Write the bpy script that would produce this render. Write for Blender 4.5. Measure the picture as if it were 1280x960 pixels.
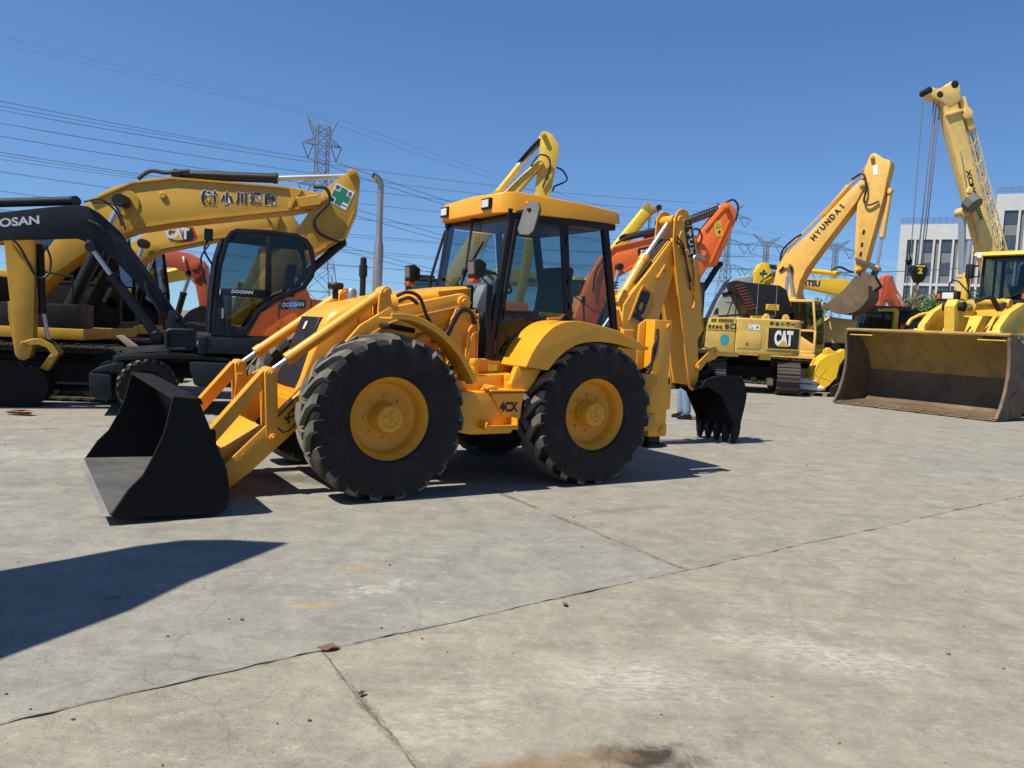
import bpy, bmesh, math, random
from mathutils import Vector, Matrix, noise
random.seed(7)
SC = bpy.context.scene
for o in list(bpy.data.objects): bpy.data.objects.remove(o)
R = math.radians

# ------------------------------------------------------------------ camera
cam_d = bpy.data.cameras.new('camera'); cam = bpy.data.objects.new('camera', cam_d)
SC.collection.objects.link(cam); SC.camera = cam
cam_d.sensor_width = 36.0; cam_d.lens = 36.0 * 1000 / 1280
cam_d.clip_start = 0.05; cam_d.clip_end = 5000
_p = math.atan(73.35 / 1000); _c, _s = math.cos(.049), math.sin(.049)
_fw = Vector((0, math.cos(_p), -math.sin(_p))); _u0 = Vector((0, math.sin(_p), math.cos(_p))); _r0 = Vector((1, 0, 0))
_r = _c * _r0 + _s * _u0; _u = -_s * _r0 + _c * _u0
cam.matrix_world = Matrix(((_r.x, _u.x, -_fw.x, 0), (_r.y, _u.y, -_fw.y, 0), (_r.z, _u.z, -_fw.z, 1.564), (0, 0, 0, 1)))
SC.cycles.transparent_max_bounces = 40
SC.render.resolution_x = 1024; SC.render.resolution_y = 768

# ------------------------------------------------------------------ sky and sun
SUN = Vector((-.535, -.312, 1.0)).normalized()          # towards the sun
elev = math.asin(SUN.z); azim = math.atan2(SUN.x, SUN.y)
w = bpy.data.worlds.new('World'); SC.world = w; w.use_nodes = True
nt = w.node_tree; nt.nodes.clear()
sky = nt.nodes.new('ShaderNodeTexSky'); sky.sky_type = 'NISHITA'; sky.sun_disc = False
sky.sun_elevation = elev; sky.sun_rotation = azim
sky.altitude = 0; sky.air_density = 1.05; sky.dust_density = 0.2; sky.ozone_density = 2.0
bg = nt.nodes.new('ShaderNodeBackground'); bg.inputs[1].default_value = 0.068
wo = nt.nodes.new('ShaderNodeOutputWorld')
tc_ = nt.nodes.new('ShaderNodeTexCoord'); va = nt.nodes.new('ShaderNodeVectorMath'); va.operation = 'ADD'; va.inputs[1].default_value = (0, 0, .055)
nt.links.new(tc_.outputs['Generated'], va.inputs[0]); nt.links.new(va.outputs[0], sky.inputs[0])
tn = nt.nodes.new('ShaderNodeMix'); tn.data_type = 'RGBA'; tn.blend_type = 'MULTIPLY'; tn.inputs[0].default_value = 1; tn.inputs[7].default_value = (.76, 1.04, 1.38, 1)
nt.links.new(sky.outputs[0], tn.inputs[6]); nt.links.new(tn.outputs[2], bg.inputs[0]); nt.links.new(bg.outputs[0], wo.inputs[0])
sd = bpy.data.lights.new('sun', 'SUN'); sd.energy = 5.0; sd.angle = R(.53); sd.color = (1, .94, .82)
so = bpy.data.objects.new('sun', sd); SC.collection.objects.link(so)
so.rotation_euler = SUN.to_track_quat('Z', 'Y').to_euler(); so.location = (-20, -10, 40)
SC.view_settings.view_transform = 'Standard'; SC.view_settings.look = 'None'
SC.view_settings.exposure = 0.45; SC.view_settings.gamma = 1.0; SC.view_settings.use_curve_mapping = False

# ------------------------------------------------------------------ helpers
col = SC.collection
def link(o): col.objects.link(o); return o
def tag(o, label, cat, group=None):
    o['label'] = label; o['category'] = cat
    if group: o['group'] = group
    return o
def empty(name, loc=(0, 0, 0), rz=0, label=None, cat=None, group=None):
    o = bpy.data.objects.new(name, None); link(o); o.location = loc; o.rotation_euler = (0, 0, R(rz))
    o.empty_display_size = .2
    if label: tag(o, label, cat, group)
    return o
def obj(name, me, parent=None, loc=None, rot=None):
    o = bpy.data.objects.new(name, me); link(o)
    if parent: o.parent = parent
    if loc: o.location = loc
    if rot: o.rotation_euler = rot
    return o
def copy_tree(o, parent=None):
    c = o.copy(); link(c); c.parent = parent
    for ch in list(o.children): copy_tree(ch, c)
    return c

def catmull(pts, n=6):
    P = [Vector(p) for p in pts]
    if len(P) < 3: return P
    P = [P[0] * 2 - P[1]] + P + [P[-1] * 2 - P[-2]]
    out = []
    for i in range(1, len(P) - 2):
        a, b, c, d = P[i - 1:i + 3]
        for k in range(n):
            t = k / n
            out.append(.5 * ((2 * b) + (c - a) * t + (2 * a - 5 * b + 4 * c - d) * t * t + (3 * b - a - 3 * c + d) * t ** 3))
    out.append(P[-2]); return out
def cat2(pts, n=5): return [(v.x, v.y) for v in catmull([(p[0], p[1], 0) for p in pts], n)]

KEEP = {'vent_slot', 'hood_grille', 'rod_gaiter', 'hose_guard', 'tower', 'crossarm', 'fly_jib', 'roof_railing', 'panel_seam', 'hood_seam', 'trunk'}
def split_pieces(o, name):
    '''separate pieces of one mesh that do not touch become parts of their own'''
    if name in KEEP:
        if name in ('vent_slot', 'hood_grille', 'panel_seam', 'hood_seam', 'roof_railing', 'rod_gaiter', 'hose_guard'): o['kind'] = 'stuff'
        return
    me = o.data; n = len(me.vertices); par = list(range(n))
    def find(a):
        while par[a] != a: par[a] = par[par[a]]; a = par[a]
        return a
    for e in me.edges:
        a, b = find(e.vertices[0]), find(e.vertices[1])
        if a != b: par[a] = b
    isl = {}
    for i in range(n): isl.setdefault(find(i), []).append(i)
    if len(isl) < 2: return
    bb = []
    for vs in isl.values():
        c = [me.vertices[i].co for i in vs]
        bb.append([[min(v[k] for v in c) - .004 for k in range(3)], [max(v[k] for v in c) + .004 for k in range(3)], set(vs)])
    ch = True
    while ch:
        ch = False
        for i in range(len(bb)):
            for j in range(len(bb) - 1, i, -1):
                if all(bb[i][0][k] <= bb[j][1][k] and bb[j][0][k] <= bb[i][1][k] for k in range(3)):
                    bb[i] = [[min(bb[i][0][k], bb[j][0][k]) for k in range(3)], [max(bb[i][1][k], bb[j][1][k]) for k in range(3)], bb[i][2] | bb[j][2]]; bb.pop(j); ch = True
    if len(bb) < 2 or len(bb) > 40: return
    src = me.copy()
    for q, b in enumerate(bb):
        bm = bmesh.new(); bm.from_mesh(src); bm.verts.ensure_lookup_table()
        bmesh.ops.delete(bm, geom=[v for v in bm.verts if v.index not in b[2]], context='VERTS')
        m2 = me if q == 0 else src.copy()
        bm.to_mesh(m2); bm.free()
        if q:
            c = bpy.data.objects.new(name, m2); col.objects.link(c); c.parent = o.parent; c.location = o.location; c.rotation_euler = o.rotation_euler
    bpy.data.meshes.remove(src)

class MB:
    def __init__(s): s.bm = bmesh.new()
    def _f(s, vs):
        try: return s.bm.faces.new(vs)
        except ValueError: return None
    def prism(s, pts, y0, y1, ax='y'):
        """polygon in (x,z) extruded along y  (ax='z': polygon in (x,y) along z; ax='x': polygon in (y,z) along x)"""
        mk = {'y': lambda p, t: (p[0], t, p[1]), 'z': lambda p, t: (p[0], p[1], t), 'x': lambda p, t: (t, p[0], p[1])}[ax]
        a = [s.bm.verts.new(mk(p, y0)) for p in pts]; b = [s.bm.verts.new(mk(p, y1)) for p in pts]
        s._f(a); s._f(b[::-1])
        for i in range(len(pts)): s._f((a[i], a[i - 1], b[i - 1], b[i]))
        return s
    def loft(s, rings, cap=True, closed=True):
        V = [[s.bm.verts.new(p) for p in r] for r in rings]
        n = len(V[0])
        for a, b in zip(V, V[1:]):
            for i in range(n if closed else n - 1): s._f((a[i], a[(i + 1) % n], b[(i + 1) % n], b[i]))
        if cap: s._f(V[0][::-1]); s._f(V[-1])
        return s
    def box(s, x0, x1, y0, y1, z0, z1): return s.prism([(x0, z0), (x1, z0), (x1, z1), (x0, z1)], y0, y1)
    def cyl(s, p0, p1, r0, r1=None, n=16):
        p0 = Vector(p0); p1 = Vector(p1); r1 = r0 if r1 is None else r1
        d = (p1 - p0).normalized(); a = d.orthogonal().normalized(); b = d.cross(a)
        ring = lambda p, r: [p + (a * math.cos(2 * math.pi * k / n) + b * math.sin(2 * math.pi * k / n)) * r for k in range(n)]
        return s.loft([ring(p0, r0), ring(p1, r1)])
    def tube(s, pts, r, n=8, sm=6, cap=True):
        P = catmull(pts, sm) if sm else [Vector(p) for p in pts]
        d = (P[1] - P[0]).normalized(); a = d.orthogonal().normalized(); rings = []
        for i, p in enumerate(P):
            t = (P[min(i + 1, len(P) - 1)] - P[max(i - 1, 0)])
            if t.length < 1e-9: t = d
            d = t.normalized(); a = (a - d * a.dot(d)).normalized(); b = d.cross(a)
            rr = r if not callable(r) else r(i / (len(P) - 1))
            rings.append([p + (a * math.cos(2 * math.pi * k / n) + b * math.sin(2 * math.pi * k / n)) * rr for k in range(n)])
        return s.loft(rings, cap)
    def bar(s, p0, p1, w, h=None, up=(0, 0, 1)):
        p0 = Vector(p0); p1 = Vector(p1); h = w if h is None else h
        d = (p1 - p0).normalized(); up = Vector(up)
        if abs(d.dot(up)) > .98: up = Vector((0, 1, 0)) if abs(d.y) < .9 else Vector((1, 0, 0))
        a = d.cross(up).normalized(); b = a.cross(d)
        q = [(-1, -1), (1, -1), (1, 1), (-1, 1)]
        return s.loft([[p + a * (i * w / 2) + b * (j * h / 2) for i, j in q] for p in (p0, p1)])
    def lathe(s, prof, n=40, c=(0, 0, 0), ax='y', close=False):
        c = Vector(c); rings = []
        for t, r in prof:
            ring = []
            for k in range(n):
                a = 2 * math.pi * k / n
                u, v = r * math.cos(a), r * math.sin(a)
                ring.append(c + Vector({'y': (u, t, v), 'z': (u, v, t), 'x': (t, u, v)}[ax]))
            rings.append(ring)
        return s.loft(rings, cap=not close)
    def sheet(s, path, th, y0, y1):
        """bent plate: path in (x,z), thickness th (to the left of travel), from y0 to y1"""
        n = len(path); off = []
        for i in range(n):
            a = Vector(path[max(i - 1, 0)]); b = Vector(path[min(i + 1, n - 1)]); d = (b - a).normalized()
            off.append((path[i][0] - d.y * th, path[i][1] + d.x * th))
        return s.prism(list(path) + off[::-1], y0, y1)
    def xf(s, M): bmesh.ops.transform(s.bm, matrix=M, verts=s.bm.verts); return s
    def mesh(s, name, mat=None, bev=0, seg=2, ang=32):
        bm = s.bm
        bmesh.ops.remove_doubles(bm, verts=bm.verts, dist=1e-5)
        bmesh.ops.recalc_face_normals(bm, faces=bm.faces)
        if bev:
            ed = [e for e in bm.edges if len(e.link_faces) == 2 and e.calc_face_angle(0) > R(ang)]
            if ed: bmesh.ops.bevel(bm, geom=ed, offset=bev, offset_type='OFFSET', segments=seg, profile=.6, clamp_overlap=True, affect='EDGES')
        me = bpy.data.meshes.new(name); bm.to_mesh(me); bm.free()
        for p in me.polygons: p.use_smooth = True
        me.set_sharp_from_angle(angle=R(ang))
        for m in (mat if isinstance(mat, (list, tuple)) else [mat]):
            if m: me.materials.append(m)
        return me
    def build(s, name, mat, parent=None, bev=0, seg=2, ang=32, loc=None, rot=None, label=None):
        me = s.mesh(name, mat, bev, seg, ang)
        o = obj(name, me, parent, loc, rot)
        if label: o['label'] = label
        if parent is not None: split_pieces(o, name)
        return o

# ------------------------------------------------------------------ materials
def new_mat(name):
    m = bpy.data.materials.new(name); m.use_nodes = True; t = m.node_tree; t.nodes.clear()
    out = t.nodes.new('ShaderNodeOutputMaterial'); return m, t, out
def N(t, typ, **kw):
    n = t.nodes.new(typ)
    for k, v in kw.items(): setattr(n, k, v)
    return n
def noise_tex(t, co, scale, detail=4, rough=.55, dist=0):
    n = N(t, 'ShaderNodeTexNoise'); n.inputs['Scale'].default_value = scale; n.inputs['Detail'].default_value = detail
    n.inputs['Roughness'].default_value = rough; n.inputs['Distortion'].default_value = dist
    t.links.new(co, n.inputs['Vector']); return n.outputs['Fac']
def ramp(t, fac, a, b, ca=(0, 0, 0, 1), cb=(1, 1, 1, 1)):
    r = N(t, 'ShaderNodeValToRGB'); r.color_ramp.elements[0].position = a; r.color_ramp.elements[1].position = b
    r.color_ramp.elements[0].color = ca; r.color_ramp.elements[1].color = cb
    t.links.new(fac, r.inputs[0]); return r.outputs[0]
def maprange(t, v, a, b):
    n = N(t, 'ShaderNodeMapRange'); n.inputs[1].default_value = a; n.inputs[2].default_value = b; t.links.new(v, n.inputs[0]); return n.outputs[0]
def mixc(t, fac, a, b, mode='MIX'):
    m = N(t, 'ShaderNodeMix', data_type='RGBA', blend_type=mode)
    for sock, v in ((m.inputs[0], fac), (m.inputs[6], a), (m.inputs[7], b)):
        if isinstance(v, (int, float)): sock.default_value = v
        elif isinstance(v, tuple): sock.default_value = v if len(v) == 4 else (*v, 1)
        else: t.links.new(v, sock)
    return m.outputs[2]
def mul(t, a, k):
    m = N(t, 'ShaderNodeMath', operation='MULTIPLY'); t.links.new(a, m.inputs[0])
    if isinstance(k, (int, float)): m.inputs[1].default_value = k
    else: t.links.new(k, m.inputs[1])
    return m.outputs[0]
def paint(name, c, rough=.36, grime=.3, gcol=(.16, .11, .065), var=.12, metal=0, spec=.5, chips=0, ccol=(.09, .05, .03), cs=30, gscale=2.2, bump=0.0, coat=0.0):
    m, t, out = new_mat(name)
    b = N(t, 'ShaderNodeBsdfPrincipled'); t.links.new(b.outputs[0], out.inputs[0])
    co = N(t, 'ShaderNodeTexCoord').outputs['Object']
    n1 = noise_tex(t, co, gscale * .5, 5); n2 = noise_tex(t, co, gscale * 2.5, 9, .68, .3); n3 = noise_tex(t, co, 45, 4, .7)
    lo = tuple(max(0, x * (1 - var)) for x in c); hi = tuple(min(1, x * (1 + var)) for x in c)
    base = mixc(t, ramp(t, n1, .3, .7), lo, hi)
    gm = mul(t, ramp(t, n2, .46, .74), grime)
    base = mixc(t, gm, base, gcol)
    if chips:
        cm = mul(t, ramp(t, noise_tex(t, co, cs, 8, .78, .6), .62, .68), chips)
        base = mixc(t, cm, base, ccol)
    t.links.new(base, b.inputs['Base Color'])
    rr = N(t, 'ShaderNodeMapRange'); rr.inputs[3].default_value = rough * .8; rr.inputs[4].default_value = min(1, rough * 1.5 + grime * .3)
    t.links.new(n2, rr.inputs[0]); t.links.new(rr.outputs[0], b.inputs['Roughness'])
    b.inputs['Metallic'].default_value = metal; b.inputs['Specular IOR Level'].default_value = spec
    if coat: b.inputs['Coat Weight'].default_value = coat; b.inputs['Coat Roughness'].default_value = .15
    if bump:
        bp = N(t, 'ShaderNodeBump'); bp.inputs['Strength'].default_value = bump; bp.inputs['Distance'].default_value = .01
        t.links.new(n3, bp.inputs['Height']); t.links.new(bp.outputs[0], b.inputs['Normal'])
    return m
def glass(name, tint=(.5, .6, .6), gl=(.9, .95, 1)):
    m, t, out = new_mat(name)
    tr = N(t, 'ShaderNodeBsdfTransparent'); tr.inputs[0].default_value = (*tint, 1)
    g = N(t, 'ShaderNodeBsdfGlossy'); g.inputs['Roughness'].default_value = .03; g.inputs[0].default_value = (*gl, 1)
    lw = N(t, 'ShaderNodeLayerWeight'); lw.inputs[0].default_value = .5
    pw = N(t, 'ShaderNodeMath', operation='POWER'); pw.inputs[1].default_value = 4.0; t.links.new(lw.outputs['Facing'], pw.inputs[0])
    fr = N(t, 'ShaderNodeMath', operation='MULTIPLY_ADD'); fr.inputs[1].default_value = .55; fr.inputs[2].default_value = .025; t.links.new(pw.outputs[0], fr.inputs[0])
    mx = N(t, 'ShaderNodeMixShader'); t.links.new(fr.outputs[0], mx.inputs[0])
    t.links.new(tr.outputs[0], mx.inputs[1]); t.links.new(g.outputs[0], mx.inputs[2]); t.links.new(mx.outputs[0], out.inputs[0])
    return m
def flat(name, c, rough=.5, metal=0, emit=0):
    m, t, out = new_mat(name); b = N(t, 'ShaderNodeBsdfPrincipled'); t.links.new(b.outputs[0], out.inputs[0])
    co = N(t, 'ShaderNodeTexCoord').outputs['Object']
    t.links.new(mixc(t, noise_tex(t, co, 6, 4), tuple(x * .88 for x in c), tuple(min(1, x * 1.1) for x in c)), b.inputs['Base Color'])
    b.inputs['Roughness'].default_value = rough; b.inputs['Metallic'].default_value = metal
    return m
M = {}
M['jcb'] = paint('backhoe_yellow', (.76, .328, .012), .33, .20, gcol=(.42, .22, .05), var=.07, coat=.15, bump=.03)
M['jcb_d'] = paint('backhoe_yellow_worn', (.55, .265, .02), .42, .35, var=.08)
M['rim'] = paint('rim_yellow', (.70, .312, .014), .45, .15, var=.06)
M['cat'] = paint('ochre_yellow', (.56, .315, .028), .38, .22, var=.08)
M['cat_l'] = paint('pale_ochre', (.62, .41, .09), .45, .3, var=.08)
M['hyu'] = paint('orange_yellow', (.74, .42, .085), .42, .3, var=.08, chips=.3)
M['kom'] = paint('lemon_yellow', (.74, .47, .02), .40, .15, var=.06)
M['yel'] = paint('boom_yellow', (.72, .47, .05), .42, .25, var=.07)
M['lib'] = paint('loader_yellow', (.66, .42, .042), .42, .35, var=.08)
M['crane'] = paint('crane_yellow', (.74, .52, .16), .45, .4, var=.08)
M['org'] = paint('orange_red', (.90, .165, .02), .34, .2, var=.08)
M['red'] = paint('brick_red', (.46, .085, .035), .36, .25, var=.08)
M['slate'] = paint('slate_blue', (.008, .011, .018), .45, .3, gcol=(.04, .038, .036), var=.2, spec=.35)
M['grey'] = paint('grey_paint', (.29, .33, .33), .45, .3, gcol=(.2, .19, .17))
M['blk'] = paint('black_paint', (.008, .008, .009), .42, .2, gcol=(.04, .037, .034), var=.2, spec=.35)
M['bkt'] = paint('bucket_black', (.0055, .0055, .0058), .58, .3, gcol=(.022, .020, .018), var=.25, bump=.14, spec=.25, chips=.45, ccol=(.06, .055, .05), cs=11)
M['und'] = paint('undercarriage_dark', (.016, .015, .014), .75, .5, gcol=(.05, .042, .033), spec=.25, bump=.2)
M['trk'] = paint('track_steel', (.055, .046, .038), .6, .6, gcol=(.13, .095, .065), metal=.3, bump=.3)
M['worn'] = paint('worn_steel', (.10, .097, .09), .5, .8, gcol=(.045, .04, .035), metal=.3, var=.35, gscale=3)
M['rust'] = paint('rusty_bucket', (.13, .086, .048), .62, .6, gcol=(.05, .034, .024), var=.4, bump=.25, gscale=1.5)
M['rusty'] = paint('rusty_yellow', (.36, .225, .055), .55, .7, gcol=(.13, .08, .04), var=.25, bump=.15, gscale=1.2)
M['rub'] = paint('rubber', (.014, .013, .012), .78, .6, gcol=(.055, .048, .04), spec=.3, var=.25, bump=.25, gscale=3)
M['lug'] = paint('dusty_rubber', (.135, .122, .102), .88, .7, gcol=(.22, .195, .155), spec=.3, var=.3, bump=.3, gscale=4)
M['hose'] = flat('hose_rubber', (.012, .012, .012), .55)
M['chr'] = flat('chrome_rod', (.50, .51, .53), .33, .75)
M['stl'] = paint('exhaust_steel', (.42, .39, .35), .32, .4, gcol=(.25, .18, .12), metal=.9)
M['mir'] = paint('mirror_glass', (.13, .13, .125), .7, .5, gcol=(.08, .08, .075), spec=.2)
M['edge'] = paint('scraped_steel', (.34, .33, .31), .38, .5, gcol=(.14, .13, .12), metal=.5, var=.3)
M['seat'] = flat('seat_cloth', (.014, .016, .02), .85)
M['cons'] = flat('console_grey', (.30, .32, .34), .6)
M['lamp'] = flat('lamp_glass', (.75, .74, .70), .12, .3)
M['amb'] = flat('amber_lens', (.45, .09, .01), .25)
M['white'] = flat('white_print', (.78, .78, .76), .5)
M['black'] = flat('black_print', (.012, .012, .012), .5)
M['cream'] = flat('cream_badge', (.6, .55, .4), .4)
M['blue'] = flat('blue_print', (.015, .03, .20), .5); M['sky'] = flat('light_blue_print', (.05, .28, .62), .5)
M['green'] = flat('green_print', (.01, .22, .11), .5); M['dgreen'] = flat('dark_green_print', (.01, .09, .06), .5)
M['redp'] = flat('red_print', (.55, .02, .02), .5); M['ylw'] = flat('yellow_print', (.75, .5, .03), .5)
M['teal'] = flat('teal_print', (.02, .33, .30), .5)
M['glass'] = glass('cab_glass', (.60, .675, .69)); M['gdark'] = glass('dark_glass', (.52, .57, .59)); M['gclr'] = glass('clear_glass', (.90, .93, .93))
M['wood'] = paint('weathered_wood', (.30, .23, .16), .8, .4)
M['sack'] = flat('white_sack', (.72, .73, .74), .7)
M['galv'] = flat('galvanised_steel', (.30, .32, .34), .5, .5)
M['wire'] = flat('cable_metal', (.17, .19, .22), .5, .2)

# ------------------------------------------------------------------ lettering
FONT_OBJ = []
def text(body, parent, c, right, up, w, h, mat, name='lettering', bold=.02, shear=0, th=.004, keep=False):
    """flat raised lettering fitted in a w x h box centred on c, reading along `right`"""
    cu = bpy.data.curves.new(name, 'FONT'); cu.body = body; cu.size = 1; cu.offset = bold; cu.shear = shear
    cu.extrude = .01; cu.resolution_u = 4
    o = bpy.data.objects.new(name, cu); link(o)
    bpy.context.view_layer.update()
    me = bpy.data.meshes.new_from_object(o.evaluated_get(bpy.context.evaluated_depsgraph_get()))
    bpy.data.objects.remove(o); bpy.data.curves.remove(cu)
    me.materials.clear()
    if not len(me.vertices): return None
    xs = [v.co.x for v in me.vertices]; ys = [v.co.y for v in me.vertices]; zs = [v.co.z for v in me.vertices]
    x0, x1, y0, y1, z0, z1 = min(xs), max(xs), min(ys), max(ys), min(zs), max(zs)
    kx = w / max(x1 - x0, 1e-6); ky = h / max(y1 - y0, 1e-6)
    r = Vector(right).normalized(); u = Vector(up).normalized(); n = r.cross(u); c = Vector(c)
    for v in me.vertices:
        a = (v.co.x - (x0 + x1) / 2) * kx; b = (v.co.y - (y0 + y1) / 2) * ky; d = (v.co.z - z0) / max(z1 - z0, 1e-6) * th
        v.co = c + r * a + u * b + n * d
    me.materials.append(mat)
    return obj(name, me, parent)
def decal(parent, c, right, up, pts, mat, name='decal', th=.004):
    """thin plate with an outline given in (right, up) metres about c"""
    r = Vector(right).normalized(); u = Vector(up).normalized(); n = r.cross(u); c = Vector(c); m = MB()
    m.loft([[c + r * a + u * b + n * d for a, b in pts] for d in (0, th)])
    return m.build(name, mat, parent)
def rect(w, h): return [(-w / 2, -h / 2), (w / 2, -h / 2), (w / 2, h / 2), (-w / 2, h / 2)]
NX, PX, UP = (-1, 0, 0), (1, 0, 0), (0, 0, 1)

def rod_cyl(parent, a, b, c, r, mat, rr=None, name='hydraulic_cylinder', pin=True):
    """hydraulic cylinder: barrel a->b, chrome rod b->c"""
    a, b, c = Vector(a), Vector(b), Vector(c); d = (b - a).normalized()
    m = MB(); m.cyl(a, b, r, n=18); m.cyl(b - d * .02, b + d * .06, r * 1.12, n=18); m.cyl(a - d * .02, a + d * .08, r * 1.1, n=18)
    o = m.build(name, mat, parent, .004, 1)
    m = MB(); m.cyl(b, c, rr or r * .55, n=14); m.build('rod', M['chr'], o)
    if pin:
        m = MB(); y = Vector((0, r * 1.5, 0))
        for p in (a, c): m.cyl(p - y, p + y, r * 1.0, n=14)
        m.build('pin_eye', mat, o, .004, 1)
    return o
def hose(parent, pts, r=.018, mat=None, name='hose'):
    return MB().tube(pts, r, 8).build(name, mat or M['hose'], parent)

# ------------------------------------------------------------------ wheels
def tyre_mesh(R_, W, rimR, nl, lug=.045, sweep=18):
    h = W / 2; m = MB(); base = R_ - lug
    prof = [(-h * .86, rimR * .99), (-h * .98, rimR * 1.06), (-h * 1.04, (rimR + base) * .5), (-h * 1.0, base * .93), (-h * .88, base * .985), (-h * .4, base),
            (h * .4, base), (h * .88, base * .985), (h * 1.0, base * .93), (h * 1.04, (rimR + base) * .5), (h * .98, rimR * 1.06), (h * .86, rimR * .99)]
    m.lathe(prof, 72, close=True)
    for side in (-1, 1):
        for k in range(nl):
            a0 = 2 * math.pi * (k + (.5 if side > 0 else 0)) / nl
            st = [(-.08, R_, 0, 3.3), (.28, R_, .33, 3.3), (.60, R_ * .995, .72, 3.9), (.90, R_ * .975, .95, 4.7), (1.03, R_ * .935, 1.0, 4.6), (1.05, R_ * .84, 1.10, 2.6)]
            rings = []
            for f, r, sw, hw in st:
                sc = 20 / nl; am = a0 + R(sweep * sw) ; w0 = R(hw * sc); y = side * h * f; rb = r - lug * (1.25 if f < 1 else 1.6)
                wi = .72
                P = lambda ang, rad, yy: (rad * math.cos(ang), yy, rad * math.sin(ang))
                yb = y * (.97 if f > 1 else 1)
                rings.append([P(am - w0, rb, yb), P(am - w0 * wi, r, y), P(am + w0 * wi, r, y), P(am + w0, rb, yb)])
            m.loft(rings)
    nc = 72 * (len(prof) - 1)
    m.bm.faces.ensure_lookup_table()
    for f in m.bm.faces[nc:]:
        if abs(f.calc_center_median().y) < h * .99: f.material_index = 1
    me = m.mesh('tyre', [M['rub'], M['lug']], 0, ang=28); return me
def rim_mesh(rimR, W, mat, dish=.12, hubR=.125, hubL=.15):
    h = W / 2 * .86; m = MB()
    m.lathe([(-h, rimR * .9), (-h, rimR * 1.03), (-h + .03, rimR * 1.03), (-h + .05, rimR * .9), (h - .06, rimR * .88), (h - .03, rimR * .99), (h - .012, rimR * 1.045), (h, rimR * 1.035), (h, rimR * .99),
             (h - .02, rimR * .95), (h - .045, rimR * .915), (h - .06, rimR * .87), (h - .10, rimR * .85), (h - dish, rimR * .80), (h - dish - .012, rimR * .72), (h - dish, rimR * .55), (h - dish + .005, hubR * 1.5), (h - dish - .01, hubR * 1.05)], 56)
    return m.mesh('rim', mat, 0, ang=40)
def hub_mesh(rimR, W, mat, dish=.12, hubR=.125, hubL=.15):
    h = W / 2 * .86; m = MB()
    m.lathe([(h - dish - .06, hubR * 1.08), (h - dish + .03, hubR * 1.06), (h - dish + .035, hubR * 1.0), (h - dish + hubL, hubR * .96), (h - dish + hubL + .012, hubR * .9), (h - dish + hubL + .012, hubR * .62), (h - dish + hubL + .004, hubR * .6), (h - dish + hubL + .004, hubR * .01)], 36)
    for k in range(3):   # cast bosses on the hub cover
        a = 2 * math.pi * k / 3 + .4; m.box(.02, hubR * .62, h - dish + hubL - .01, h - dish + hubL + .016, -.018, .018)
        bmesh.ops.rotate(m.bm, verts=m.bm.verts, cent=(0, 0, 0), matrix=Matrix.Rotation(2 * math.pi / 3, 3, 'Y'))
    me = m.mesh('wheel', mat, .003, 1); return me
def nuts_mesh(h, rad, n, mat, r=.014):
    m = MB()
    for k in range(n):
        a = 2 * math.pi * k / n; x, z = rad * math.cos(a), rad * math.sin(a)
        m.cyl((x, h - .01, z), (x, h + .028, z), r, r * .9, 6)
    return m.mesh('wheel_nut', mat)
def wheel(parent, ms, loc, side, spin=0, steer=0):
    """wheel = hub (part) > tyre, rim, wheel_nut"""
    hb = obj('wheel', ms['hub'], parent, loc, (0, 0, (0 if side > 0 else math.pi) + R(steer)))
    t = obj('tyre', ms['tyre'], hb, rot=(0, R(spin), 0)); obj('rim', ms['rim'], hb); 
    if 'nuts' in ms: obj('wheel_nut', ms['nuts'], hb)
    return hb

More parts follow.
